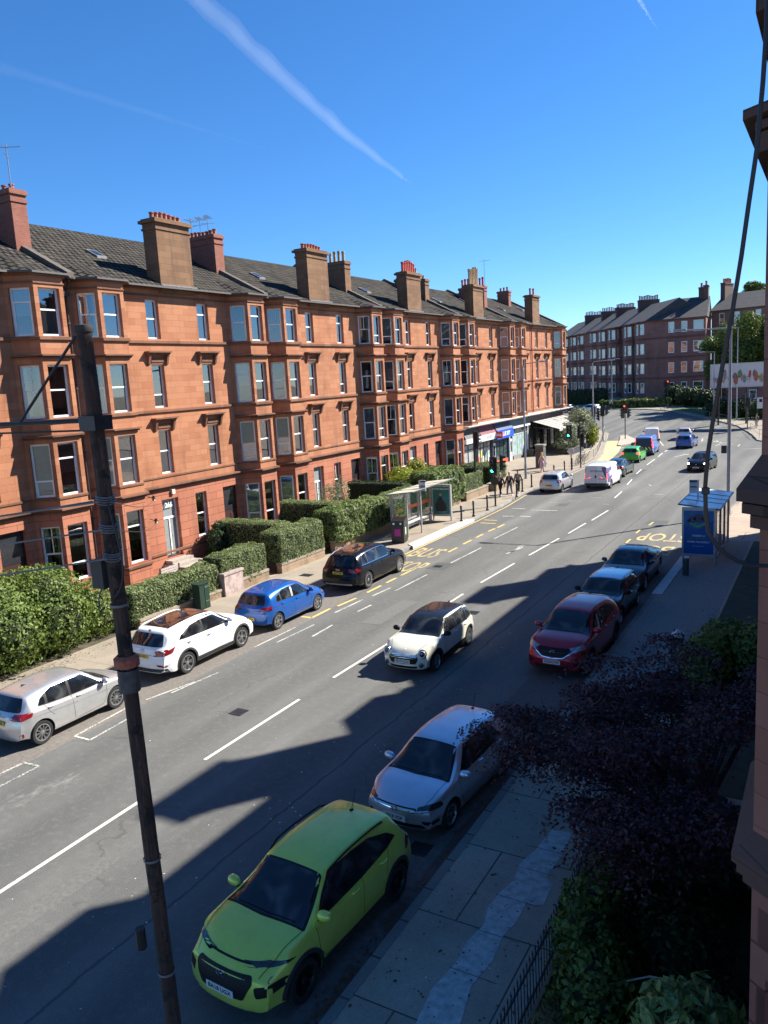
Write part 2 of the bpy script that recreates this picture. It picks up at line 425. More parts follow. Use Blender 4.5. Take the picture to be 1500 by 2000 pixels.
ribbon('kerb', [(x, y) for x, y in kerbR[::-1]], .17, M_paving('dark_kerb_stone', (.20, .185, .165), (.235, .215, .19), (.08, .075, .07), 5.0, .92, .02), .128, -.004)
ribbon('kerb', [(x, y) for x, y in kerbF[::-1]], .17, M_kerb, .128, -.004)
# gutters: dirt and paler worn strip beside the kerbs, brown surfaced parking bay on the far side
M_bay = plain('parking_bay_surface', (.150, .135, .118), .92, var=.22, vscale=9)
sheet('parking_bay', [(-19.7, -10), (-17.45, -10), (-17.45, 24), (-17.9, 31), (-19.2, 36), (-19.7, 36)], M_bay, .004)
M_bayR = plain('gutter_tarmac', (.105, .10, .095), .92, var=.25, vscale=6)
sheet('gutter', [(-6.9, -10), (-6.05, -10), (-6.05, 40), (-6.6, 40)], M_bayR, .004)
# brown-yellow high friction patch beside the guard rail
M_ped = plain('buff_surfacing', (.42, .36, .20), .9, var=.25, vscale=2.5)
sheet('buff_crossing_surface', [(-20.3, 75.5), (-18.9, 75.5), (-20.3, 86), (-21.9, 94.6), (-22.6, 99.5), (-24.9, 99.2), (-22.9, 90.4), (-21.2, 83)], M_ped, .005)
# pale repaired trench in the near pavement, drain covers
M_trench = plain('pale_concrete_patch', (.42, .42, .40), .85, var=.3, vscale=7)
M_trench2 = plain('old_concrete_patch', (.21, .24, .26), .85, var=.2, vscale=4)
sheet('pavement_patch', [(-4.58, 13.7), (-4.20, 13.75), (-4.16, 12.9), (-4.22, 12.2), (-4.06, 12.1), (-4.02, 11.5), (-4.12, 11.42), (-4.30, 11.40), (-4.28, 10.9), (-4.36, 10.5), (-4.31, 9.9), (-4.40, 9.3), (-4.28, 8.7), (-4.2, 8.2), (-4.24, 5), (-4.9, 5), (-4.82, 8.3), (-4.90, 9.0), (-4.80, 9.6), (-4.84, 10.1), (-4.74, 10.6), (-4.84, 11.0), (-4.80, 11.5), (-4.70, 11.9), (-4.78, 12.4), (-4.66, 12.9)], M_trench, .125)
mb = MB()
for y in (13.0, 12.3, 11.4, 10.45, 9.5): mb.box(-4.85, -4.08, y, y + .012, .1262, .1275)
tag(mb.build('patch_joint', plain('dark_joint', (.10, .11, .12), .9)), kind='structure')
sheet('pavement_patch', [(-5.25, 25.6), (-4.75, 25.6), (-4.6, 23.6), (-5.2, 23.6)], M_paving('pinkish_slab', (.25, .215, .20), (.27, .23, .21), (.1, .09, .09), .6, .6), .125)
# right hand pavement is tarmac further on
M_tarR = plain('footway_tarmac', (.24, .21, .185), .93, var=.25, vscale=14)
sheet('footway_tarmac', [(-5.86, 18.5), (-3.45, 18.5), (-3.45, 42), (-5.86, 42)], M_tarR, .1215)
# raised pale bus boarding kerbs
def bus_kerb(x0, x1, y0, y1):
    mb = MB(); mb.prism([(x0, y0 + .5), (x0 + .0, y0 + .5), (x1, y0), (x1, y1), (x0, y1 - .5)][1:], -.02, .165)
    return tag(mb.build('bus_boarding_kerb', plain('pale_concrete', (.50, .49, .46), .85, var=.15, vscale=3)), kind='structure')
bus_kerb(-20.05, -19.48, 36.3, 44.6)
mb = MB(); mb.prism([(-6.08, 31.0), (-5.7, 31.0), (-5.7, 40), (-6.08, 40)], -.02, .16)
tag(mb.build('bus_boarding_kerb', plain('pale_concrete', (.50, .49, .46), .85)), kind='structure')
M_rep = plain('tarmac_repair', (.066, .068, .068), .92, var=.2, vscale=15); M_rep2 = plain('old_tarmac_repair', (.118, .118, .110), .92, var=.2, vscale=12)
for k, (x0, x1, y0, y1, m_) in enumerate(((-16.9, -15.9, 32.6, 34.0, M_rep), (-12.6, -11.7, 40.5, 44.0, M_rep2), (-9.4, -8.2, 46, 47.2, M_rep), (-15.4, -14.6, 24.2, 27.5, M_rep2), (-8.4, -7.7, 19.2, 21.4, M_rep2), (-12.2, -11.2, 56, 61, M_rep2), (-16.3, -15.6, 51, 52.2, M_rep), (-12.4, -11.9, 5.5, 9.5, M_rep2), (-14.9, -14.2, 66, 71, M_rep), (-11.8, -9.5, 77, 78, M_rep))):
    sheet('road_patch', [(x0, y0), (x1, y0 + .05), (x1 - .04, y1), (x0 + .03, y1 - .06)], m_, .0045 + .0001 * k)
def cover(x, y, w, h, z, mat=None):
    mb = MB(); mb.box(x - w / 2, x + w / 2, y - h / 2, y + h / 2, z, z + .006)
    for i in range(5): mb.box(x - w / 2 + .04, x + w / 2 - .04, y - h / 2 + h * (i + .5) / 5 - .012, y - h / 2 + h * (i + .5) / 5 + .012, z + .006, z + .010)
    tag(mb.build('drain_cover', M_iron), kind='structure')
for x, y in ((-6.75, 12.2), (-6.75, 27.0), (-19.4, 27.3), (-16.5, 33.2), (-11.9, 26.8), (-14.4, 15.9), (-9.2, 39.8)): cover(x, y, .42, .42, .004)
for x, y, w, h in ((-21.6, 29.4, .6, .45), (-21.9, 19.8, .5, .5), (-21.4, 34.2, .7, .5), (-4.2, 22.4, .5, .5), (-22.0, 54, .6, .6)): cover(x, y, w, h, .122)
# traffic island
sheet('traffic_island', [(-23.2, 98.6), (-22.0, 92.5), (-21.5, 92.2), (-20.9, 94), (-21.3, 99.4), (-23.6, 104.5), (-24.3, 104)], plain('island_concrete', (.36, .31, .25), .9, var=.2, vscale=2), .13, .25)

# ---------------------------------------------------------------- road markings
def mat_worn(name, col, wear=.5):
    if name in MATS: return MATS[name]
    m, nt, b = newmat(name)
    g = wpos(nt); n = tex_noise(nt, 22, 5, .75, g); n2 = tex_noise(nt, 1.2, 2, .5, g)
    f = mth(nt, 'ADD', n, mth(nt, 'MULTIPLY', mth(nt, 'SUBTRACT', n2, .5), .35))
    lk(nt, ramp(nt, f, [(wear - .06, (.13, .13, .125)), (wear + .0, col)]), b.inputs['Base Color'])
    b.inputs['Roughness'].default_value = .8
    MATS[name] = m; return m
W_new = mat_worn('white_road_paint', (.60, .59, .52), .40)
W_old = mat_worn('worn_white_road_paint', (.50, .49, .43), .50)
W_vold = mat_worn('faint_white_road_paint', (.42, .42, .38), .54)
Y_old = mat_worn('worn_yellow_road_paint', (.62, .43, .13), .42)
def marks(name, segs, w, mat, dz=.008):
    mb = MB()
    for x0, y0, x1, y1 in segs:
        a = Vector((x0, y0)); b = Vector((x1, y1)); d = (b - a); n = Vector((-d.y, d.x)).normalized() * w / 2
        k = max(1, int(d.length / 3))
        for i in range(k):
            p = a.lerp(b, i / k); q = a.lerp(b, (i + 1) / k)
            mb.quad(*[(v.x, v.y, zg(v.y) + dz) for v in (p - n, q - n, q + n, p + n)][::-1])
    o = mb.build(name, mat)
    if o.data.polygons[0].normal.z < 0: o.data.flip_normals()
    tag(o, kind='structure'); return o
marks('road_line', [(-13.25, -3, -13.25, 1), (-13.25, 2.0, -13.25, 5.6), (-13.25, 7.0, -13.3, 11.15), (-13.3, 13.3, -13.3, 17.3), (-13.3, 19.1, -13.25, 22.6), (-13.35, 25.2, -13.35, 29.1), (-13.35, 31.0, -13.2, 34.8), (-13.1, 36.6, -12.9, 40.9), (-12.8, 42.3, -12.7, 45.5), (-12.6, 46.4, -12.5, 50.0), (-13.3, 55, -13.5, 58), (-13.9, 61.5, -14.2, 64.5), (-14.6, 68, -14.8, 71), (-15.0, 74.3, -15.2, 79), (-15.3, 81.2, -15.5, 84.5), (-15.55, 86, -15.6, 90)], .10, W_new)
marks('bay_line', [(-17.0, 9.2, -17.0, 11.35), (-17.65, 9.6, -17.55, 11.3), (-17.6, 11.3, -17.0, 11.35), (-17.6, 12.9, -17.75, 15.0), (-17.0, 12.9, -17.1, 14.4), (-17.6, 12.9, -17.0, 12.9), (-17.65, 15.5, -17.25, 17.2), (-17.3, 16.2, -17.1, 18.1), (-17.55, 20.5, -17.5, 22.9), (-17.1, 21.2, -17.0, 23.4)], .07, W_old)
marks('lane_dash', [(-16.25, 22.2, -16.3, 23.6), (-16.3, 25.4, -16.25, 26.4), (-16.35, 28.6, -16.3, 31.6), (-16.2, 34.0, -16.1, 37.6), (-16.3, 39.9, -16.2, 43.4), (-17.1, 25.0, -17.0, 27.0), (-16.9, 27.6, -16.8, 29.0), (-14.3, 36.6, -14.0, 38.4)], .09, W_old)
marks('yellow_dash', [(-17.6, 24.1, -17.6, 25.4), (-17.5, 25.8, -17.4, 27.1), (-17.4, 28.0, -17.4, 29.2), (-17.4, 29.7, -17.4, 30.6), (-17.4, 31.1, -17.4, 32.1), (-18.1, 24.1, -17.6, 24.1), (-17.35, 36.2, -17.35, 37.3), (-17.4, 38.2, -17.4, 39.3), (-17.4, 40.0, -17.4, 41.0), (-17.4, 41.8, -17.35, 42.7), (-17.3, 43.0, -17.3, 44.1), (-18.9, 44.2, -17.9, 44.2), (-19.1, 45.2, -18.2, 45.2)], .13, Y_old)
marks('yellow_kerb_line', [(-19.35, 34.5, -19.33, 44.5), (-19.33, 44.5, -19.45, 50), (-19.45, 50, -19.9, 55), (-19.9, 55, -20.05, 64), (-20.05, 64, -20.05, 76)], .09, Y_old)
marks('stop_line', [(-18.9, 49.6, -17.9, 49.6), (-17.4, 49.2, -15.6, 49.3), (-18.4, 46.7, -17.7, 46.8), (-17.3, 46.9, -16.6, 46.9), (-14.6, 74.2, -14.4, 74.2)], .16, W_old)
marks('stud_marks', [(-17.2, 52.4, -16.6, 52.4), (-16.0, 53.2, -15.2, 53.2), (-15.0, 55.0, -14.2, 55.0), (-17.5, 55.5, -17.1, 55.9), (-13.5, 52.3, -13.0, 52.3), (-12.0, 61, -12.4, 62), (-11.0, 57.0, -10.4, 57.0)], .10, W_vold)
marks('junction_line', [(-16.5, 90.8, -14.4, 91.3), (-16.8, 92.2, -20.4, 106), (-21.2, 87, -20.9, 91), (-12.0, 98.3, -11.2, 94.8), (-11.1, 93.8, -11.3, 91.8), (-13.4, 97.0, -13.9, 101), (-8.2, 88.0, -5.6, 89.0), (-9.0, 91, -9.0, 93)], .16, W_old)
def arrow(x, y, s, ang, mat):
    mb = MB(); ca, sa = math.cos(ang), math.sin(ang)
    def P(pts): mb.add([(x + s * (px * ca - py * sa), y + s * (px * sa + py * ca), zg(y) + .008) for px, py in pts], [tuple(range(len(pts)))])
    P([(-.08, -1.5), (.08, -1.5), (.08, .4), (-.08, .4)]); P([(-.32, .4), (.32, .4), (0, 1.3)])
    tag(mb.build('road_arrow', mat), kind='structure')
arrow(-13.2, 82.5, 1.0, -.35, W_old); arrow(-11.6, 96.2, 1.0, .5, W_old); arrow(-10.6, 94.5, .9, .7, W_old); arrow(-14.2, 38.0, .7, 0, W_vold)
def road_word(txt, x, y, w, h, rot, mat):
    me = text_mb(txt, 1.0, 0.0, bold=.012)
    xs = [v.co.x for v in me.vertices]; ys = [v.co.y for v in me.vertices]
    cx, cy = (min(xs) + max(xs)) / 2, (min(ys) + max(ys)) / 2
    S = Matrix.Translation((x, y, .009)) @ Matrix.Rotation(rot, 4, 'Z') @ Matrix.Diagonal((w / (max(xs) - min(xs)), h / (max(ys) - min(ys)), 1, 1)) @ Matrix.Translation((-cx, -cy, 0))
    me.transform(S); me.materials.clear(); me.materials.append(mat)
    tag(link('road_lettering', me), kind='structure')
Y_new = mat_worn('yellow_lettering_paint', (.52, .40, .16), .50)
road_word('BUS', -18.35, 35.75, 1.55, 2.1, 0, Y_new); road_word('STOP', -17.95, 32.75, 1.75, 2.0, 0, Y_new)
road_word('STOP', -7.75, 42.4, 2.5, 2.0, math.pi, Y_new); road_word('BUS', -7.7, 39.3, 1.9, 2.0, math.pi, Y_new)
marks('yellow_dash', [(-9.2, 38, -9.2, 39), (-9.25, 40.6, -9.25, 41.6), (-9.3, 43.2, -9.3, 44.4), (-9.1, 45.6, -9.05, 46.6)], .1, Y_old)
# old spilled paint and pale scuffs on the carriageway, oil and litter specks: random flecks
random.seed(5)
def flecks(name, n, x0, x1, y0, y1, s0, s1, mat, dz, kind='stuff', dens=None, label=None):
    mb = MB(); k = 0
    while k < n:
        x, y = random.uniform(x0, x1), random.uniform(y0, y1)
        if dens and random.random() > dens(x, y): continue
        k += 1; s = random.uniform(s0, s1); a = random.uniform(0, 6.28); e = random.uniform(.35, 1)
        m = random.choice((4, 5, 6)); off = random.uniform(0, 1)
        vs_ = []
        for i in range(m):
            t = off + 6.283 * i / m; r = s * random.uniform(.6, 1.1)
            px, py = r * math.cos(t), r * e * math.sin(t)
            vs_.append((x + px * math.cos(a) - py * math.sin(a), y + px * math.sin(a) + py * math.cos(a), dz + random.uniform(0, .003)))
        mb.add(vs_, [tuple(range(m))])
    return tag(mb.build(name, mat), label, None, None, kind)
def M_scuff():
    m, nt, b = newmat('paint_scuff'); g = wpos(nt); sp = nd(nt, 'ShaderNodeSeparateXYZ'); lk(nt, g, sp.inputs[0])
    b.inputs['Base Color'].default_value = (.30, .295, .275, 1); b.inputs['Roughness'].default_value = .9
    cx = mth(nt, 'ADD', mth(nt, 'MULTIPLY', mth(nt, 'SINE', mth(nt, 'MULTIPLY', sp.outputs[1], 2.4)), .12), -15.85)
    dx = mth(nt, 'MULTIPLY', mth(nt, 'SUBTRACT', sp.outputs[0], cx), 2.0); dy = mth(nt, 'MULTIPLY', mth(nt, 'ADD', sp.outputs[1], -10.5), .55)
    d = mth(nt, 'ADD', mth(nt, 'MULTIPLY', dx, dx), mth(nt, 'MULTIPLY', dy, dy))
    n = mth(nt, 'ADD', tex_noise(nt, 3.0, 8, .78, scalev(nt, g, (1.6, .7, 1))), mth(nt, 'MULTIPLY', d, -.16))
    a = mth(nt, 'MULTIPLY', ramp(nt, n, [(.42, (0, 0, 0)), (.62, (1, 1, 1))]), .62)
    t = nd(nt, 'ShaderNodeBsdfTransparent'); mx = nd(nt, 'ShaderNodeMixShader'); lk(nt, a, mx.inputs[0]); lk(nt, t.outputs[0], mx.inputs[1]); lk(nt, b.outputs[0], mx.inputs[2])
    lk(nt, mx.outputs[0], nt.nodes['Material Output'].inputs[0]); return m
sheet('paint_scuff', [(-17, 8.2), (-14.7, 8.2), (-14.7, 12.8), (-17, 12.8)], M_scuff(), .006)
M_litter = plain('pale_litter', (.62, .62, .58), .8, var=.1)
flecks('litter', 130, -11.2, -9.2, 6, 32, .008, .03, M_litter, .008, dens=lambda x, y: .2 + .8 * (math.sin(y * 1.7) > .55), label='scraps and flecks of pale litter on the shaded road')
flecks('moss', 500, -5.9, -3.42, 5, 30, .012, .05, plain('pavement_moss', (.07, .085, .035), .95, var=.4, vscale=12), .1285, dens=lambda x, y: math.exp(-((x + 3.5) / .25) ** 2) + .06, label='moss and weeds along the edge of the shaded pavement')
flecks('litter', 90, -5.8, -3.5, 6, 45, .008, .03, M_litter, .128, label='scraps of litter on the shaded pavement')
flecks('litter', 80, -19, -9, 6, 80, .01, .03, M_litter, .008, label='scraps of litter on the sunlit road')
M_dead = M_leaf('fallen_leaves', [(.10, .035, .022), (.18, .085, .045), (.06, .02, .02)], 14, .1)
flecks('fallen_leaves', 2600, -6.45, -5.85, 4, 30, .018, .05, M_dead, .02, dens=lambda x, y: math.exp(-((x + 6.2) / .13) ** 2) * (.25 + .75 * (noise.noise((0, y * .9, 0)) > -.05)), label='dry leaves drifted along the kerb')
flecks('fallen_leaves', 260, -5.85, -3.5, 5, 20, .012, .035, M_dead, .129, dens=lambda x, y: .3 + .7 * (noise.noise((x, y, 3)) > .1), label='scattered dead leaves over the shaded pavement slabs')
flecks('fallen_leaves', 500, -23.0, -21.6, 10, 22, .015, .04, M_dead, .128, dens=lambda x, y: math.exp(-((x + 22.9) / .6) ** 2), label='dry leaves under the hedge')
# ---------------------------------------------------------------- tenements
# local frame of a tenement: facade plane x = 0 facing +x, the street runs along +y, z up
M_pane = M_glass()
M_curt = plain('net_curtain', (.66, .66, .63), .9, var=.12, vscale=12)
M_blind = plain('window_blind', (.50, .55, .58), .8, var=.08)
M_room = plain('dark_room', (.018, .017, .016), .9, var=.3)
M_roomw = plain('room_wall', (.06, .055, .05), .9, var=.3)
M_pipe = plain('drainpipe_paint', (.035, .022, .018), .6)
M_gut = plain('gutter_grey', (.085, .08, .075), .6)
M_lead = plain('lead_flashing', (.17, .175, .18), .6, .2)
M_pot = plain('terracotta_pot', (.30, .10, .06), .85, var=.3)
M_pot2 = plain('buff_pot', (.38, .27, .16), .85, var=.3)
M_pot3 = plain('red_pot', (.42, .08, .06), .8, var=.2)
WIN = {}
def window_mesh(w, h, style, t=.08):
    k = (round(w, 2), round(h, 2), style, t)
    if k in WIN: return WIN[k]
    rnd = random.Random(hash(k) % 1000)
    fr = MB(); d = .05
    fr.box(-d, 0, 0, t, 0, h); fr.box(-d, 0, w - t, w, 0, h); fr.box(-d, 0.001, t, w - t, h - t, h); fr.box(-d, .03, -.01, w + .01, -.02, t)
    mz = {0: .52, 1: .52, 2: .70, 3: .52, 4: .30, 5: .55}[style] * h
    fr.box(-d + .008, .012, t, w - t, mz - .03, mz + .035)
    # sash inner frames of the lower light
    fr.box(-d + .004, -.008, t, t + .035, t, mz - .03); fr.box(-d + .004, -.008, w - t - .035, w - t, t, mz - .03)
    if style == 3: fr.box(-d, -.01, w / 2 - .018, w / 2 + .018, mz + .035, h - t)
    gl = MB(); gl.quad((-.03, t, t), (-.03, w - t, t), (-.03, w - t, mz - .03), (-.03, t, mz - .03)); gl.quad((-.022, t, mz + .035), (-.022, w - t, mz + .035), (-.022, w - t, h - t), (-.022, t, h - t))
    cu = MB(); cz = -.13
    def drape(y0, y1, z0, z1, amp=.025):
        n = max(2, int((y1 - y0) / .035)); v = []; f = []
        for i in range(n + 1):
            y = y0 + (y1 - y0) * i / n; x = cz + amp * math.sin(i * 1.9 + y0 * 9)
            v += [(x, y, z0), (x, y, z1)]
        for i in range(n): f.append((2 * i, 2 * i + 2, 2 * i + 3, 2 * i + 1))
        cu.add(v, f, 0, True)
    if style == 1: drape(t, w - t, t, h - t, .02)
    elif style == 2: cu.box(cz - .01, cz, t, w - t, h * .42, h - t, 0)
    elif style == 3: drape(t, t + w * .22, t, h - t); drape(w - t - w * .22, w - t, t, h - t)
    elif style == 4: cu.box(cz - .01, cz, t, w - t, h * .12, h - t, 0)
    elif style == 5: drape(t, w - t, t, mz)
    WIN[k] = (fr, gl, cu, []); return WIN[k]
WMESH = {}
def place_window(parent, o, ydir, w, h, style, M, t=.08):
    # M maps window-local (x out, y along, z up) into the tenement
    k = (round(w, 2), round(h, 2), style, t)
    if k not in WMESH:
        fr, gl, cu, _ = window_mesh(w, h, style, t)
        a = fr.build('window', M_white); b = gl.build('pane', M_pane)
        c = cu.build('curtain', [M_curt, M_blind][style in (4,)]) if cu.f else None
        WMESH[k] = (a.data, b.data, c.data if c else None)
        for q in (a, b, c):
            if q: bpy.data.objects.remove(q)
    fm, gm, cm = WMESH[k]
    wo = link('window', fm, parent); wo.matrix_local = M
    link('pane', gm, wo)
    if cm: link('curtain' if style != 4 else 'blind', cm, wo)
    return wo
def wall_face(mb, A, B, z0, z1, ops, depth=.16, mi=0):
    """wall strip from A to B (xy), outward normal to the right of A->B ... openings (s0,s1,za,zb)"""
    A, B = Vector(A), Vector(B); d = B - A; L = d.length; d = d / L; n = Vector((d.y, -d.x))
    S = sorted({0.0, L} | {v for o in ops for v in (o[0], o[1])}); Z = sorted({z0, z1} | {v for o in ops for v in (o[2], o[3])})
    def P(s, z, dep=0): q = A + d * s - n * dep; return (q.x, q.y, z)
    for i in range(len(S) - 1):
        for j in range(len(Z) - 1):
            sm, zm = (S[i] + S[i + 1]) / 2, (Z[j] + Z[j + 1]) / 2
            if any(o[0] < sm < o[1] and o[2] < zm < o[3] for o in ops): continue
            mb.quad(P(S[i], Z[j]), P(S[i + 1], Z[j]), P(S[i + 1], Z[j + 1]), P(S[i], Z[j + 1]), mi)
    for a, b, za, zb in ops:
        mb.quad(P(a, za), P(a, za, depth), P(a, zb, depth), P(a, zb), mi); mb.quad(P(b, za, depth), P(b, za), P(b, zb), P(b, zb, depth), mi)
        mb.quad(P(a, zb), P(a, zb, depth), P(b, zb, depth), P(b, zb), mi); mb.quad(P(a, za, depth), P(a, za), P(b, za), P(b, za, depth), mi)
    return A, d, n
def winframe(A, d, n, s, z, dep):
    q = A + d * s - n * dep
    return Matrix(((n.x, d.x, 0, q.x), (n.y, d.y, 0, q.y), (0, 0, 1, z), (0, 0, 0, 1)))
def course(mb, path, z0, z1, out, mi=0, slope=.02):
    # moulding strip that follows a facade outline (path given along +y, outward = +x side)
    P = [Vector(p) for p in path]; n = len(P); O = []
    for i in range(n):
        nn = Vector((0, 0))
        for a, b in ((i - 1, i), (i, i + 1)):
            if a >= 0 and b < n:
                t = (P[b] - P[a]).normalized(); nn += Vector((t.y, -t.x))
        nn.normalize(); k = 1
        if 0 < i < n - 1:
            t = (P[i] - P[i - 1]).normalized(); k = 1 / max(.5, nn.dot(Vector((t.y, -t.x))))
        O.append(P[i] + nn * out * k)
    P = [p - (O[i] - p) * .3 for i, p in enumerate(P)]
    for i in range(n - 1):
        a, b, c, d = P[i], P[i + 1], O[i + 1], O[i]
        v = [(a.x, a.y, z0), (b.x, b.y, z0), (c.x, c.y, z0), (d.x, d.y, z0), (a.x, a.y, z1 - out * .0), (b.x, b.y, z1), (c.x, c.y, z1 - slope), (d.x, d.y, z1 - slope)]
        f = [(0, 1, 2, 3), (7, 6, 5, 4), (3, 2, 6, 7)]
        if i == 0: f.append((0, 3, 7, 4))
        if i == n - 2: f.append((2, 1, 5, 6))
        mb.add(v, f, mi)
def chimney(parent, name, x0, x1, y0, y1, z0, z1, mat, npots, potaxis, pmat, pr=.13, ph=.35, cap=.14):
    mb = MB()
    mb.box(x0, x1, y0, y1, z0, z1 - .55, 0)
    mb.box(x0 - .05, x1 + .05, y0 - .05, y1 + .05, z1 - .55, z1 - .45, 0)
    mb.box(x0 - .003, x1 + .003, y0 - .003, y1 + .003, z1 - .45, z1 - .22, 0)
    mb.box(x0 - cap, x1 + cap, y0 - cap, y1 + cap, z1 - .22, z1 - .08, 0)
    mb.box(x0 - .04, x1 + .04, y0 - .04, y1 + .04, z1 - .08, z1, 0)
    c = mb.build(name, mat, parent)
    for i in range(npots):
        t = (i + .5) / npots
        px, py = ((x0 + x1) / 2, y0 + .1 + (y1 - y0 - .2) * t) if potaxis == 'y' else (x0 + .1 + (x1 - x0 - .2) * t, (y0 + y1) / 2)
        p = MB(); hh = ph * (1 + .12 * math.sin(i * 7.3 + y0))
        p.lathe([(pr, 0), (pr * .82, hh * .15), (pr * .78, hh * .8), (pr, hh * .83), (pr, hh), (pr * .7, hh), (pr * .6, hh * .6)], 10, 0, None, True, False)
        p.build('chimney_pot', pmat, c, (px, py, z1 - .005))
    return c
def aerial(parent, x, y, z, h, ang=0.0):
    mb = MB(); mb.cyl((x, y, z), (x, y, z + h), .022, n=6)
    ca, sa = math.cos(ang), math.sin(ang)
    zz = z + h - .15
    mb.cyl((x - .5 * ca, y - .5 * sa, zz), (x + .6 * ca, y + .6 * sa, zz), .014, n=5)
    for i in range(7):
        t = -.45 + i * .16; l = .28 - i * .02
        mb.cyl((x + t * ca + l * sa, y + t * sa - l * ca, zz), (x + t * ca - l * sa, y + t * sa + l * ca, zz), .009, n=4)
    mb.cyl((x + .4 * sa, y - .4 * ca, zz - .35), (x - .4 * sa, y + .4 * ca, zz - .35), .011, n=4)
    return mb.build('television_aerial', M_galv, parent)
EAVE = 14.12; DEP = 9.0; RX = -6.6; RZ = 17.85
FL = [(1.25, 3.72), (4.98, 7.22), (8.28, 10.45), (11.62, 13.55)]
def rz(x): return EAVE + .03 + (RZ - EAVE) * (.45 - x) / (.45 - RX)
def tenement(label, L, loc, rot, seed, singles, bays, chim, door_kind='normal', shops=False, ridge_ch=None, pots=(7, M_pot, .35), gable=False, group='red sandstone tenements', name='tenement', reduced=False, ctop=17.45):
    rnd = random.Random(seed)
    T = thing(name, label, 'building', loc, rot, group)
    MS, MR, MT = (M_stone(), M_rust(), M_trim()) if not rot else (mat_sandstone('shade_and_soot_stone', (.24, .105, .075), (.30, .14, .105), soot=.7), mat_sandstone('shade_and_soot_rust', (.24, .10, .075), (.29, .13, .10), rust=True), mat_sandstone('shade_and_soot_ledge', (.07, .05, .045), (.13, .075, .06), soot=.7))  # rotated near terrace: darker stone copies, deep shade and soot both put into the colour
    # outline of the facade with canted bays
    pts = [(0, 0)]
    for y0, y1, y2, y3 in bays: pts += [(0, y0), (.92, y1), (.92, y2), (0, y3)]
    pts.append((0, L))
    zb = 4.62 if shops else 0
    W = MB(); wins = []
    def strip(A, B, ops, bay):
        # upper ashlar, mi 0; ground floor rusticated, mi 1
        up = [o for o in ops if o[2] > 4.4]; lo = [o for o in ops if o[2] < 4.4]
        r = wall_face(W, A, B, max(4.36, zb), EAVE, up, .2, 0)
        if not shops: wall_face(W, A, B, -.3, 4.36, lo, .2, 1)
        for o in ops: wins.append((r, o))
    for i in range(len(pts) - 1):
        A, B = Vector(pts[i]), Vector(pts[i + 1]); l = (B - A).length
        if l < .02: continue
        ops = []
        isbay = A.x > .5 or B.x > .5
        if isbay:
            m = .17 if l > 1.3 else .16
            for k, (za, zc) in enumerate(FL):
                if shops and k == 0: continue
                ops.append((m, l - m, za, zc))
            if l > 1.35: ops = [((l - 1.02) / 2, (l + 1.02) / 2, o[2], o[3]) for o in ops]
        else:
            for k, (za, zc) in enumerate(FL):
                if k == 0: continue
                for c in singles:
                    if A.y < c < B.y: ops.append((c - .42 - A.y, c + .42 - A.y, za + .05, zc))
            if not shops:
                for kind, c in (('door', singles[0] - .1), ('win', singles[0] + 2.15), ('close', singles[0] + 4.5)):
                    if A.y < c < B.y and c + .7 < B.y:
                        if kind == 'win': ops.append((c - .42 - A.y, c + .42 - A.y, 1.4, 3.76))
                        elif kind == 'door': ops.append((c - .56 - A.y, c + .56 - A.y, .75, 3.76))
                        else: ops.append((c - .62 - A.y, c + .62 - A.y, .3, 3.76))
        strip(A, B, ops, isbay)
    # sides and back
    W.quad((-2 * abs(RX), L, -.3), (0, L, -.3), (0, L, EAVE), (-2 * abs(RX), L, EAVE), 0); W.quad((0, 0, -.3), (-2 * abs(RX), 0, -.3), (-2 * abs(RX), 0, EAVE), (0, 0, EAVE), 0) if True else None
    W.add([(0, 0, EAVE), (2 * RX, 0, EAVE), (RX, 0, RZ - .12)], [(0, 1, 2)], 0); W.add([(0, L, EAVE), (2 * RX, L, EAVE), (RX, L, RZ - .12)], [(2, 1, 0)], 0)
    W.quad((2 * RX, L, -.3), (2 * RX, 0, -.3), (2 * RX, 0, EAVE), (2 * RX, L, EAVE), 0)
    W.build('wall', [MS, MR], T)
    # dark rooms behind the windows
    I = MB(); x = -.75
    I.quad((x, 0.05, .1), (x, L - .05, .1), (x, L - .05, EAVE - .05), (x, 0.05, EAVE - .05))
    for z in (4.45, 7.75, 11.05):
        if not (shops and z < 5): I.box(-.74, -.215, .05, L - .05, z, z + .2, 0)
    for y0, y1, y2, y3 in bays:
        for z in (4.45, 7.75, 11.05): I.prism([(-.2, y0 + .3), (.68, y1 + .12), (.68, y2 - .12), (-.2, y3 - .3)], z + .001, z + .199)
    for y in [b[0] - .05 for b in bays[1:]] + [bays[0][3] + .05] + [(singles[i] + singles[i + 1]) / 2 for i in range(len(singles) - 1)]:
        I.box(-.73, -.22, y - .04, y + .04, .1, EAVE - .06, 0)
    I.build('interior', M_room, T)
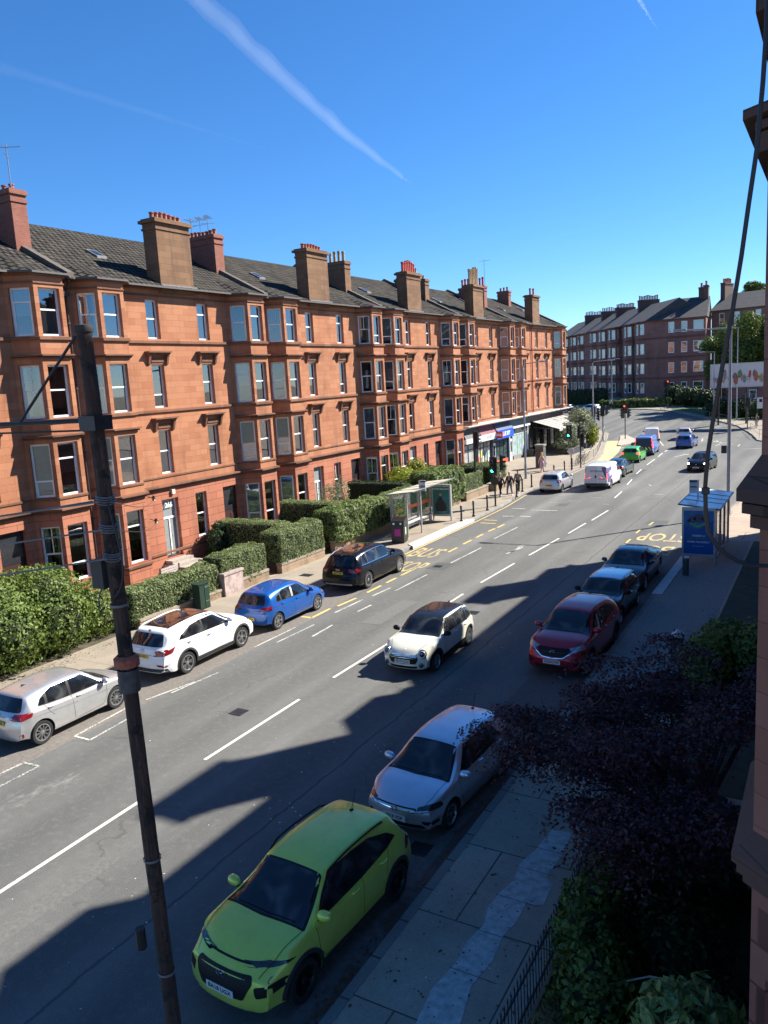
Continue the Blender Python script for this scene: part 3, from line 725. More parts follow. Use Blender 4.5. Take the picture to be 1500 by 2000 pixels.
    # windows, doors
    for (A, d, n), (a, b, za, zc) in wins:
        w, h = b - a, zc - za
        if abs(w - 1.12) < .02 and za < 1:       # house door with glazed top
            D = MB(); D.box(-.06, 0, 0, w, 0, .06); D.box(-.06, 0, 0, .07, .06, h); D.box(-.06, 0, w - .07, w, .06, h); D.box(-.06, 0, .07, w - .07, 1.98, 2.08); D.box(-.06, .01, w / 2 - .03, w / 2 + .03, .06, 1.98); D.box(-.06, -.001, .07, w - .07, h - .07, h)
            do = D.build('door', M_white, T); do.matrix_local = winframe(A, d, n, a, za, .2)
            G = MB(); G.box(-.045, -.03, .07, w - .07, .06, 1.98); G.box(-.045, -.03, .07, w - .07, 2.08, h - .07)
            G.build('pane', plain('grey_obscure_glass', (.25, .28, .28), .12, var=.1), do)
            H = MB(); H.cyl((.02, w / 2 + .09, 1.02), (.02, w / 2 + .09, 1.18), .014, n=6); H.build('handle', M_metal, do)
        elif abs(w - 1.24) < .02 and za < 1:     # recessed dark close entrance
            D = MB(); D.box(-.05, 0, 0, w, 0, h); 
            for q in range(2): D.box(0, .02, .12 + q * (w - .12) / 2, w / 2 - .1 + q * (w - .12) / 2, .25, 1.9)
            do = D.build('door', plain('dark_maroon_door', (.045, .014, .012), .5), T); do.matrix_local = winframe(A, d, n, a, za, .19)
            G = MB(); G.box(.001, .012, .1, w - .1, 2.1, h - .12); G.build('pane', plain('dark_fanlight', (.03, .03, .035), .1), do)
        else:
            st = rnd.choice([0, 1, 0, 1, 2, 3, 4, 1, 5, 2, 4, 3])
            if za < 1.5: st = rnd.choice([1, 4, 4, 3, 2])
            place_window(T, None, None, w, h, st, winframe(A, d, n, a, za, .17))
    # mouldings and string courses
    C = MB()
    if not shops:
        if rot: course(C, pts, 4.56, 4.66, .07); course(C, pts, 4.66, 4.76, .12); course(C, pts, 4.76, 5.10, .16, 0, .26)
        else: course(C, pts, 4.28, 4.40, .10); course(C, pts, 4.40, 4.50, .20)
        course(C, pts, 1.02, 1.14, .06)
    if not rot: course(C, pts, 4.86, 4.96, .04)
    if rot: course(C, pts, 7.90, 8.34, .17, 0, .34); course(C, pts, 7.80, 7.90, .13); course(C, pts, 7.68, 7.80, .07)
    else: course(C, pts, 8.10, 8.24, .09)
    course(C, pts, 11.46, 11.60, .10)
    course(C, pts, EAVE - .42, EAVE - .34, .05); course(C, pts, EAVE - .12, EAVE, .12)
    for y0, y1, y2, y3 in bays:
        bp = [(0, y0), (.92, y1), (.92, y2), (0, y3)]
        if rot: course(C, [(0, y0), (.92, y1), (.92, y2), (0, y3)], 10.50, 10.66, .08)
        for z in ((10.78,) if rot else (7.52, 10.84)): course(C, bp, z - .12, z - .04, .09); course(C, bp, z - .04, z + .05, .17)
        # apron panels below the sills, a little proud
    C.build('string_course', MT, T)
    for c in singles:
        for z in (7.22, 10.45):
            H = MB(); zt = z + .55
            H.prism([(0, -.78), (.32, -.78), (.32, .78), (0, .78)], zt, zt + .07); H.prism([(0, -.72), (.24, -.72), (.24, .72), (0, .72)], zt - .08, zt)
            H.box(0, .05, -.42, .42, z + .1, z + .3)
            for s in (-.60, .60):
                H.add([(0, s - .06, zt - .6), (.08, s - .06, zt - .55), (.22, s - .06, zt - .08), (0, s - .06, zt - .08), (0, s + .06, zt - .6), (.08, s + .06, zt - .55), (.22, s + .06, zt - .08), (0, s + .06, zt - .08)],
                      [(0, 1, 2, 3), (7, 6, 5, 4), (0, 4, 5, 1), (1, 5, 6, 2)])
            H.build('window_hood', M_trim(), T, (0.001, c, 0))
    # rusticated door steps
    if not shops and door_kind != 'none':
        S = MB(); c = singles[0] - .1
        for k in range(5): S.box(.0, .5 + .34 * (4 - k), c - .75, c + .75, -.05 + .15 * k, .10 + .15 * k, 0)
        S.box(0, 2.1, c - .95, c - .752, -.05, .5, 0); S.box(0, 2.1, c + .752, c + .95, -.05, .5, 0)
        S.build('door_steps', plain('stone_steps', (.33, .29, .25), .9, var=.2), T)
    # roof
    rf = MB(); ex = .48
    rf.quad((ex, 0, EAVE + .03), (ex, L, EAVE + .03), (RX, L, RZ), (RX, 0, RZ)); rf.quad((RX, 0, RZ), (RX, L, RZ), (2 * RX, L, EAVE), (2 * RX, 0, EAVE))
    for y0, y1, y2, y3 in bays:
        a, b = y0 - .1, y3 + .1
        rf.add([(ex + .002, a, EAVE + .02), (1.12, y1 - .05, EAVE + .02), (1.12, y2 + .05, EAVE + .02), (ex + .002, b, EAVE + .02), (-1.2, y1, rz(-1.2) + .02), (-1.2, y2, rz(-1.2) + .02)],
               [(1, 2, 5, 4), (0, 1, 4), (2, 3, 5)])
    ro = rf.build('roof', M_roof(), T)
    G = MB(); ep = [(p[0] + .36, p[1]) for p in pts]
    q = [(.42, 0)]
    for y0, y1, y2, y3 in bays: q += [(.42, y0 - .08), (1.06, y1 - .1), (1.06, y2 + .1), (.42, y3 + .08)]
    q.append((.42, L))
    course(G, q, EAVE - .04, EAVE + .06, .11); G.build('gutter', M_gut, T)
    S = MB()   # soffit closes the gap between wall head and gutter
    for i in range(len(q) - 1):
        a, b = q[i], q[i + 1]; S.quad((-.2, a[1], EAVE + .0), (-.2, b[1], EAVE), (b[0], b[1], EAVE), (a[0], a[1], EAVE))
    S.build('soffit', M_trim(), T)
    def skew(y):
        K = MB(); w = .17
        v = [(.55, EAVE + .0), (.55, EAVE + .22), (RX, RZ + .22), (RX, RZ - .1)]
        K.add([(a, y - w, b) for a, b in v] + [(a, y + w, b) for a, b in v], [(0, 1, 2, 3), (7, 6, 5, 4), (1, 5, 6, 2), (0, 4, 5, 1)]); 
        v = [(2 * RX, EAVE), (2 * RX, EAVE + .22), (RX, RZ + .22), (RX, RZ - .1)]
        K.add([(a, y - w, b) for a, b in v] + [(a, y + w, b) for a, b in v], [(3, 2, 1, 0), (4, 5, 6, 7), (2, 6, 5, 1)])
        K.build('party_skew', plain('skew_stone', (.10, .085, .07), .9, var=.3), T)
    skew(L - .17)
    if gable: skew(.17)
    # wallhead chimney
    if chim:
        n_, pm_, ph_ = pots
        c = chimney(T, 'wallhead_chimney', -.68, .20, chim - 1.32, chim + .98, EAVE - .2, ctop, M_chim(), n_, 'y', pm_, ph=ph_)
        F = MB(); F.box(-.9, .34, chim - 1.42, chim + 1.08, EAVE + .02, EAVE + .16); F.build('lead_flashing', M_lead, T)
    if ridge_ch:
        for (yc, xa, xb, mt, n_, pm_, ph_, top) in ridge_ch:
            c = chimney(T, 'party_wall_chimney', xa, xb, yc - .38, yc + .38, EAVE + .6, top, mt, n_, 'x', pm_, ph=ph_, cap=.08)
    # skylights
    for (y, x) in ((chim - 2.6 if chim else L / 2, -2.6), (L * .82, -3.6)):
        K = MB(); z0, z1 = rz(x), rz(x - .8)
        K.add([(x, y, z0 + .1), (x, y + .6, z0 + .1), (x - .8, y + .6, z1 + .1), (x - .8, y, z1 + .1), (x, y, z0 - .05), (x, y + .6, z0 - .05), (x - .8, y + .6, z1 - .05), (x - .8, y, z1 - .05)],
              [(0, 1, 2, 3), (4, 5, 1, 0), (5, 6, 2, 1), (7, 4, 0, 3), (6, 7, 3, 2)]); s_ = K.build('skylight', M_lead, T)
        K = MB(); K.quad((x - .08, y + .07, z0 + .147), (x - .08, y + .53, z0 + .147), (x - .72, y + .53, z1 + .063), (x - .72, y + .07, z1 + .063)); K.build('pane', M_carglass(), s_)
    # drainpipes at the party wall
    D = MB()
    for yy, r in ((L - .18, .05), (L - .42, .04)):
        z0 = 4.7 if shops else .1
        D.tube([(.42, yy, EAVE), (.42, yy, EAVE - .12), (.09, yy, EAVE - .55), (.09, yy, z0)], r, 7)
        for z in (12.2, 9.4, 6.6, 3.6): D.box(.02, .16, yy - .08, yy + .08, z, z + .07) if z > z0 else None
    D.box(.03, .25, L - .5, L - .1, EAVE - .75, EAVE - .55)
    D.build('drainpipe', M_pipe, T)
    return T
B13 = [(.20, .85, 2.28, 2.95), (10.35, 11.02, 12.45, 13.1)]
XF = -29.12
rb = M_brick()
T0 = tenement('red sandstone tenement at the left edge, a tall aerial on its brick chimney', 13.4, (XF, 10.4, 0), 0, 11, [4.75, 8.55], B13, 6.7,
              ridge_ch=[(13.2, -4.9, -2.2, rb, 5, M_pot, .3, 18.15)])
aerial(T0, -2.3, 13.0, 18.0, 2.0, .6)
T1 = tenement('red sandstone tenement numbered 266 over its pale glazed door', 13.4, (XF, 23.8, 0), 0, 5, [4.85, 8.4], B13, 6.75,
              ridge_ch=[(13.2, -5.1, -2.6, rb, 8, M_pot, .3, 18.0)])
for q in (-4.6, -3.9, -3.3): aerial(T1, q, 13.2, 18.0, 1.2, .3 * q)
T2 = tenement('red sandstone tenement standing behind the dark parked estate car', 13.3, (XF, 37.2, 0), 0, 8, [4.75, 8.3], B13, 6.0,
              ridge_ch=[(13.1, -3.8, -2.1, M_chim(), 4, M_pot2, .7, 17.75)])
T3 = tenement('red sandstone tenement whose wallhead chimney carries tall bright red pots', 13.5, (XF, 50.5, 0), 0, 21, [4.75, 8.3], B13, 5.9, pots=(7, M_pot3, .85), ctop=17.2,
              ridge_ch=[(13.3, -4.0, -2.4, M_chim(), 3, M_pot2, .3, 17.6)])
T4 = tenement('red sandstone tenement above the awning, poster and blue sign shops', 13.4, (XF, 64.0, 0), 0, 33, [4.75, 8.3], B13, 5.2, shops=True, pots=(6, M_pot2, 1.5), ctop=17.2,
              ridge_ch=[(.2, -5.6, -3.2, M_chim(), 3, M_pot2, .7, 17.9), (13.2, -5.2, -2.4, rb, 8, M_pot3, .8, 18.0)])
aerial(T4, -2.2, 12.6, 17.3, 3.2, .2)
T5 = tenement('red sandstone corner tenement above the restaurant at the far end of the row', 17.2, (XF, 77.4, 0), 0, 44, [4.4, 8.3, 11.6], [(.20, .85, 2.28, 2.95), (14.1, 14.75, 16.2, 16.9)], 7.9, shops=True, pots=(2, M_pot3, .7), ctop=17.3,
              ridge_ch=[(12.6, -6.0, -4.6, rb, 3, M_pot, .4, 18.6)])
rp = MB(); rp.tube([(.12, 6.3, EAVE - .1), (.12, 6.3, 4.7)], .06, 7); rp.build('drainpipe', plain('red_drainpipe_paint', (.30, .03, .02), .5), T5)
# fanlight number 266, house plates, satellite leftovers on the wall of T1
writing('house_number', '266', .34, M_white, T1, frame((-.145, 4.75, 3.42), (0, 1, 0), (0, 0, 1)), .004, .008)
mb = MB(); mb.box(.0, .12, 4.85, 5.05, 3.98, 4.2); mb.build('entrance_lamp', plain('lamp_white', (.7, .68, .6), .5), T1)
# the terrace the photograph was taken from, across the road
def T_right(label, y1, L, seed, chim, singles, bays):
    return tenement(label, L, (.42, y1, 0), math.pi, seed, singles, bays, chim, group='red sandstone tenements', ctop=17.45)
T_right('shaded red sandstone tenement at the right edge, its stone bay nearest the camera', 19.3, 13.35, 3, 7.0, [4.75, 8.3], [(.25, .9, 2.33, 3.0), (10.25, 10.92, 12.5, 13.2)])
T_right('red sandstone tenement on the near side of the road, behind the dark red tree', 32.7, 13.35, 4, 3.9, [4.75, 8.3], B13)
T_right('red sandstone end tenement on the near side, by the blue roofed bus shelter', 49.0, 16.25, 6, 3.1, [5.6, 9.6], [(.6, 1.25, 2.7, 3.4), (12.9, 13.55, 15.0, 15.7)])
# ---------------------------------------------------------------- shopfronts under the far tenements
def col(name, c, r=.5, **k): return plain(name, c, r, **k)
def shopfront(T, y0, y1, body, upper, band, band_z=(2.95, 3.5), upper_z=(3.5, 4.5), slope=.35, door=None, riser=None, pane_t=(.5, .62, .62), sign=None, signmat=None, ssize=.3, nglass=3, shutter=False, awn_box=None):
    S = MB(); y0 += .06; y1 -= .06
    S.box(-.05, .12, y0, y0 + .16, 0, 4.5); S.box(-.05, .12, y1 - .16, y1, 0, 4.5); S.box(-.3, -.25, y0, y1, .1, 4.5)
    S.box(-.25, .06, y0 + .16, y1 - .16, band_z[0] - .22, band_z[0])
    sf = S.build('shopfront', body, T)
    U = MB(); U.add([(.10, y0, upper_z[1]), (.10, y1, upper_z[1]), (.10 + slope, y1, upper_z[0]), (.10 + slope, y0, upper_z[0]), (-.2, y0, upper_z[1]), (-.2, y1, upper_z[1]), (-.2, y1, upper_z[0]), (-.2, y0, upper_z[0])],
                    [(3, 2, 1, 0), (0, 1, 5, 4), (7, 6, 2, 3), (4, 7, 3, 0), (1, 2, 6, 5)]); U.build('fascia', upper, sf)
    Bn = MB(); Bn.box(-.2, .14 + slope, y0 + .02, y1 - .02, band_z[0], band_z[1] - .002); b = Bn.build('sign', band, sf)
    if sign: writing('lettering', sign, ssize, signmat, sf, frame((.145 + slope, (y0 + y1) / 2, (band_z[0] + band_z[1]) / 2), (0, 1, 0), (0, 0, 1)), .004, .012)
    rz_ = .55 if riser else .12
    R_ = MB(); dy = y0 + .2
    if door: dy = y0 + 1.25
    R_.box(-.2, .04, dy, y1 - .16, 0, rz_); R_.build('stall_riser', riser or body, sf)
    top = band_z[0] - .22
    P = MB(); P.quad((-.05, dy, rz_), (-.05, y1 - .16, rz_), (-.05, y1 - .16, top), (-.05, dy, top)); P.build('shop_window', pane_t, sf)
    F = MB(); n = nglass
    for i in range(n + 1):
        yy = dy + (y1 - .16 - dy) * i / n; F.box(-.06, 0, yy - .03, yy + .03, rz_, top)
    F.box(-.06, 0, dy, y1 - .16, top - .5, top - .44)
    F.build('window_frame', body, sf)
    if door:
        D = MB(); D.box(-.12, -.06, y0 + .2, dy - .05, .05, 2.35); d = D.build('door', door, sf)
        G = MB(); G.box(-.061, -.05, y0 + .34, dy - .2, 1.0, 2.1); G.build('pane', M_carglass(), d)
        Q = MB(); Q.quad((-.09, y0 + .16, 2.35), (-.09, dy, 2.35), (-.09, dy, top), (-.09, y0 + .16, top)); Q.build('fanlight', M_carglass(), sf)
    return sf
M_sg = plain('shop_glass_dark', (.05, .07, .07), .08, var=.5, vscale=2.5)
M_sg2 = plain('shop_glass_pale', (.33, .44, .42), .15, var=.35, vscale=1.6)
M_sg3 = plain('shop_glass_posters', (.28, .28, .26), .3, var=.9, vscale=1.5)
M_shut = plain('roller_shutter', (.30, .32, .30), .6, var=.3, vscale=2)
c_blk = col('shop_black_paint', (.012, .012, .013), .4)
c_wht = col('shop_white_paint', (.72, .72, .70), .4, var=.06)
led = MB(); led.box(.0, .98, .02, 13.36, 4.52, 4.62); led.box(.05, .75, .02, 13.36, 4.40, 4.52); led.build('ledge', plain('pale_ledge', (.50, .48, .44), .8, var=.15), T4)
led = MB(); led.box(.0, .98, .02, 17.3, 4.52, 4.62); led.box(.05, .75, .02, 17.3, 4.40, 4.52); led.build('ledge', plain('pale_ledge', (.50, .48, .44), .8), T5)
for T_, L_ in ((T4, 13.4), (T5, 17.2)):
    m_ = MB(); m_.box(-8, -.31, .05, L_ - .05, -.2, 4.5); m_.build('interior', M_room, T_)
    m_ = MB(); m_.quad((0, L_, -.3), (-12, L_, -.3), (-12, L_, 4.65), (0, L_, 4.65)); m_.build('wall', M_stone(), T_)
tf = lambda T, *a, **k: shopfront(T, *a, **k)
s1 = tf(T4, .1, 3.7, c_blk, col('olive_fascia', (.06, .058, .045), .6), c_wht, (3.0, 3.42), (3.42, 4.4), .5, pane_t=M_shut, nglass=2)
s2 = tf(T4, 3.7, 7.5, c_blk, col('maroon_fascia', (.16, .018, .02), .5), col('white_sign_board', (.62, .63, .62), .35, var=.05), (2.9, 3.5), (3.5, 4.4), .45, pane_t=M_sg3, sign='GALLERY', signmat=plain('pale_grey_letters', (.35, .36, .37), .5), ssize=.36, nglass=4)
for i in range(5):   # posters in the window
    m_ = MB(); y_ = 4.1 + i * .62; z_ = .8 + .5 * (i % 2); m_.box(-.045, -.035, y_, y_ + .42, z_, z_ + .62); m_.build('poster', plain('poster_%s' % ['red', 'yellow', 'cream', 'teal', 'white'][i], [(.6, .06, .04), (.75, .6, .1), (.7, .65, .5), (.1, .35, .4), (.7, .7, .7)][i], .5, var=.3, vscale=8), s2)
s3 = tf(T4, 7.5, 12.1, col('teal_shop_paint', (.03, .07, .11), .4), col('navy_fascia', (.016, .045, .11), .45), col('bright_blue_sign', (.02, .10, .62), .35, var=.06), (2.75, 3.6), (3.6, 4.4), .5, door=c_wht, riser=col('orange_red_riser', (.62, .10, .035), .5), pane_t=M_sg, sign='BLUE SKY', signmat=plain('sign_white', (.85, .85, .85), .4, var=0), ssize=.56, nglass=3)
m_ = MB(); m_.box(.5, 1.25, 7.35, 7.45, 2.9, 3.55); ps = m_.build('hanging_sign', plain('red_hanging_sign', (.5, .03, .05), .4), T4); writing('lettering', 'BAR', .3, plain('sign_white', (.85, .85, .85), .4), ps, frame((.875, 7.345, 3.22), (1, 0, 0), (0, 0, 1)), .003, .008)
s4 = tf(T5, -1.3, 4.5, c_wht, plain('grey_glazed_fascia', (.12, .13, .13), .25), c_wht, (3.42, 3.62), (3.62, 4.4), .25, door=c_wht, riser=plain('grey_stone_riser', (.22, .20, .19), .8), pane_t=M_sg2, nglass=3)
m_ = MB(); m_.box(.02, .12, -1.1, 4.3, 2.95, 3.4); f4 = m_.build('name_board', col('dark_olive_board', (.05, .048, .035), .5), T5); writing('lettering', 'CHURCHILL', .34, plain('sign_cream', (.7, .68, .6), .4), f4, frame((.125, 1.4, 3.18), (0, 1, 0), (0, 0, 1)), .003, .006)
m_ = MB(); m_.box(.45, 1.1, 2.9, 3.3, 0, .9); m_.build('pavement_board', c_blk, T5)
# restaurant with striped awning
S = MB(); S.box(-.05, .15, 4.6, 17.15, 3.6, 4.48)
for y_ in (4.6, 7.0, 9.5, 12.0, 14.6, 16.9): S.box(-.05, .13, y_, y_ + .25, 0, 3.6)
S.box(-.05, .1, 4.6, 17.1, 0, .5)
s5 = S.build('shopfront', plain('aubergine_shop_paint', (.06, .025, .03), .45), T5)
m_ = MB(); m_.quad((-.1, 4.8, .5), (-.1, 17, .5), (-.1, 17, 3.6), (-.1, 4.8, 3.6)); m_.build('shop_window', M_sg, s5)
writing('lettering', 'RESTAURANT', .5, plain('dull_gold_letters', (.30, .12, .10), .5), s5, frame((.155, 10.5, 4.05), (0, 1, 0), (0, 0, 1)), .003, .008)
A = MB(); n_ = 7; ya, yb = 5.4, 16.4
for i in range(n_):
    a = ya + (yb - ya) * i / n_; b = ya + (yb - ya) * (i + 1) / n_ - .16
    A.add([(.16, a, 3.75), (.16, b, 3.75), (3.3, b, 2.85), (3.3, a, 2.85), (3.32, a, 2.6), (3.32, b, 2.6)], [(3, 2, 1, 0), (4, 5, 2, 3)], 0)
    A.add([(.16, a, 3.72), (.16, b, 3.72), (3.3, b, 2.82), (3.3, a, 2.82)], [(0, 1, 2, 3)], 0)
    A.box(.16, 3.3, b, b + .055, 2.8, 2.81, 1) if False else A.add([(.16, b, 3.76), (.16, b + .16, 3.76), (3.3, b + .16, 2.86), (3.3, b, 2.86)], [(3, 2, 1, 0)], 1)
aw = A.build('awning', [plain('cream_awning_cloth', (.33, .32, .29), .85, var=.12), plain('awning_arm_dark', (.05, .05, .05), .6)], T5)
for y_ in (6, 11, 16):
    m_ = MB(); m_.cyl((.2, y_, 3.0), (3.2, y_, 2.8), .03, n=6); m_.build('awning_arm', M_galv, aw)

# ---------------------------------------------------------------- corner tenements beyond the junction
def far_block(label, P0, P1, base, eave, rows, cols, mat, depth=13.0, ridge=4.2, bays=(), chs=(), pot=6, hip=False, seed=1, name='tenement', group='dark red tenements beyond the junction'):
    """facade from P0 to P1 (outward normal to the right), cols = list of (centre, width) along it"""
    A, B = Vector(P0), Vector(P1); L = (B - A).length; ang = math.atan2((B - A).y, (B - A).x) - math.pi / 2
    T = thing(name, label, 'building', (A.x, A.y, base), ang, group)
    H = eave - base; rnd = random.Random(seed)
    W = MB(); pts = [(0, 0)]
    for b0, b3 in bays: pts += [(0, b0), (1.0, b0 + .8), (1.0, b3 - .8), (0, b3)]
    pts.append((0, L)); wins = []
    for i in range(len(pts) - 1):
        a, b = Vector(pts[i]), Vector(pts[i + 1]); l = (b - a).length
        if l < .05: continue
        ops = []; bay = a.x > .5 or b.x > .5
        for k in range(rows):
            za = H * (k + .32) / rows; zc = H * (k + .86) / rows
            if bay:
                m = .2 if l < 2 else (l - 1.5) / 2
                ops.append((m, l - m, za, zc))
            else:
                for c, w in cols:
                    if a.y < c - w / 2 and c + w / 2 < b.y: ops.append((c - w / 2 - a.y, c + w / 2 - a.y, za, zc))
        r = wall_face(W, a, b, -1, H, ops, .2, 0)
        wins += [(r, o) for o in ops]
    W.quad((-depth, L, -1), (0, L, -1), (0, L, H), (-depth, L, H)); W.quad((0, 0, -1), (-depth, 0, -1), (-depth, 0, H), (0, 0, H)); W.quad((-depth, 0, -1), (-depth, L, -1), (-depth, L, H), (-depth, 0, H))
    W.build('wall', mat, T)
    I = MB(); I.quad((-.8, .1, 0), (-.8, L - .1, 0), (-.8, L - .1, H), (-.8, .1, H)); I.build('interior', M_roomw, T)
    for (a_, d, n), (s0, s1, za, zc) in wins:
        place_window(T, None, None, round((s1 - s0) * 4) / 4 if False else s1 - s0, zc - za, rnd.choice([0, 0, 2, 4, 1]), winframe(a_, d, n, s0, za, .12), .15)
    C = MB()
    for k in range(1, rows + 1):
        z = H * k / rows - (.15 if k == rows else -.4)
        course(C, pts, z - .15, z + .12, .18 if k < rows else .35)
    C.build('string_course', mat_sandstone('dark_stone_trim', (.14, .07, .06), (.18, .09, .07)), T)
    rf = MB(); e = .45; mid = -depth / 2; hh = ridge; h0 = (4.5 if hip else 0)
    v = [(e, -.2, H), (e, L + .2, H), (-depth - e, L + .2, H), (-depth - e, -.2, H), (mid, h0 - .2, H + hh), (mid, L + .2, H + hh)]
    rf.add(v, [(0, 1, 5, 4), (2, 3, 4, 5), (3, 0, 4), (1, 2, 5)]); rf.build('roof', M_roofd, T)
    for yc, xa, xb, top, n in chs:
        chimney(T, 'chimney', xa, xb, yc - .45, yc + .45, H + .4, H + top, mat_brick('sooty_brick', (.12, .07, .055), (.16, .09, .07), (.10, .09, .08)), n, 'x', M_pot, ph=.9, pr=.17, cap=.1)
    return T
M_roofd = plain('dark_slate_roof', (.050, .050, .052), .8, var=.3, vscale=1.2)
DK = M_dkst()
cols_r = [(2.2, 1.0), (5.6, 1.1), (9.3, 1.7)]
far_block('dark red tenement end wall with three columns of white windows behind the long hedge', (-33.3, 165), (-22.4, 165.6), 2.2, 17.8, 4, [(4.6, 1.15), (7.0, 1.15), (9.6, 1.9)], DK, hip=True, seed=2, chs=[(10.4, -8, -5.5, 6.3, 3), (9.5, -8.2, -5.8, 6.0, 3)])
# street wing running away to the left
far_block('dark red tenement wing with canted bays running away down the side street, nearest the corner', (-49.4, 190.4), (-33.3, 165), 2.3, 17.8, 4, [(13.2, .9), (16.6, .9), (23.5, .7)], DK, bays=((8.2, 12.0), (18.5, 22.0), (25.5, 29.2), (1.5, 5.0)), seed=3, chs=[(14.8, -8.5, -4.0, 5.3, 12), (.5, -8.5, -4, 5.0, 12)])
far_block('dark red tenement wing with canted bays, farthest down the side street', (-70, 223), (-49.5, 190.5), 2.6, 17.9, 4, [(7.2, .9), (21.2, .9), (31.0, .9)], DK, bays=((2.0, 5.8), (9.0, 12.8), (16.5, 20.2), (23.0, 26.8), (33.5, 37)), seed=4, chs=[(14.8, -8.5, -4.0, 5.2, 10), (28.5, -8.5, -4.0, 5.0, 10)])
far_block('brown roofed tenement half hidden by the leafy tree, higher up beside the corner block', (-22.2, 172), (-9, 168), 3.4, 19.0, 4, [(2.0, 1.1), (5.0, 1.1), (9.0, 1.1), (12.0, 1.1)], mat_sandstone('grey_brown_stone', (.20, .13, .10), (.25, .165, .125)), seed=5, ridge=3.5, chs=[(.4, -8, -4, 5.6, 6)])
far_block('dark stone building behind the advertising hoarding', (-15.5, 138), (14, 132), 2.0, 7.6, 2, [(4, 1.2), (8, 1.2), (12, 1.2), (20, 1.2)], DK, depth=10, ridge=.6, seed=6, name='low_building')
# ---------------------------------------------------------------- vegetation
import numpy as np
def leafmesh(name, P, size, mat, parent=None, seed=0, nrm=None, aspect=1.7, jitter=1.0):
    """one small folded leaf (two triangles) per point"""
    rs = np.random.RandomState(seed); P = np.asarray(P, float); n = len(P)
    sz = size * (0.6 + .8 * rs.rand(n))[:, None]
    a = rs.normal(size=(n, 3)); 
    if nrm is not None: a = np.asarray(nrm) + a * .55 * jitter
    a /= np.linalg.norm(a, axis=1)[:, None] + 1e-9
    t = rs.normal(size=(n, 3)); t -= a * (t * a).sum(1)[:, None]; t /= np.linalg.norm(t, axis=1)[:, None] + 1e-9
    b = np.cross(a, t)
    V = np.empty((n, 4, 3)); w = sz / aspect
    V[:, 0] = P - t * sz; V[:, 1] = P + b * w + a * w * .35; V[:, 2] = P + t * sz; V[:, 3] = P - b * w + a * w * .35
    me = bpy.data.meshes.new(name)
    me.vertices.add(4 * n); me.vertices.foreach_set('co', V.reshape(-1).astype('f'))
    i = np.arange(n)[:, None] * 4
    F = np.concatenate([i + 0, i + 1, i + 2, i + 0, i + 2, i + 3], 1).reshape(-1)
    me.loops.add(len(F)); me.loops.foreach_set('vertex_index', F.astype('i'))
    me.polygons.add(2 * n); me.polygons.foreach_set('loop_start', (np.arange(2 * n) * 3).astype('i'))
    me.polygons.foreach_set('loop_total', np.full(2 * n, 3, 'i'))
    me.materials.append(mat); me.update(calc_edges=True); me.validate()
    return link(name, me, parent)
L_hedge = M_leaf('privet_leaf', [(.085, .125, .036), (.21, .27, .095), (.38, .43, .20)], 18, .35)
L_hedge2 = M_leaf('laurel_leaf', [(.075, .12, .03), (.18, .25, .07), (.36, .42, .17)], 12, .3)
L_big = M_leaf('shrub_leaf', [(.045, .085, .016), (.12, .18, .035), (.26, .31, .065)], 7, .3)
L_gold = M_leaf('golden_leaf', [(.10, .16, .012), (.24, .28, .02), (.36, .38, .04)], 8, .3)
L_dark = M_leaf('dark_leaf', [(.012, .028, .008), (.028, .055, .016), (.05, .085, .03)], 9, .2)
L_mid = M_leaf('tree_leaf', [(.03, .06, .01), (.085, .13, .024), (.20, .25, .05)], 3, .3)
L_olive = M_leaf('olive_leaf', [(.10, .13, .07), (.20, .23, .13), (.32, .35, .22)], 9, .3)
L_purple = M_leaf('purple_maple_leaf', [(.026, .010, .013), (.060, .022, .028), (.12, .048, .058)], 11, .22, .5)
L_straw = M_leaf('dry_plant_leaf', [(.12, .10, .04), (.24, .20, .09)], 12, .2)
M_core = plain('hedge_core', (.018, .026, .010), .95, var=.3)
M_bark = plain('bark', (.06, .045, .03), .9, var=.35, vscale=20)
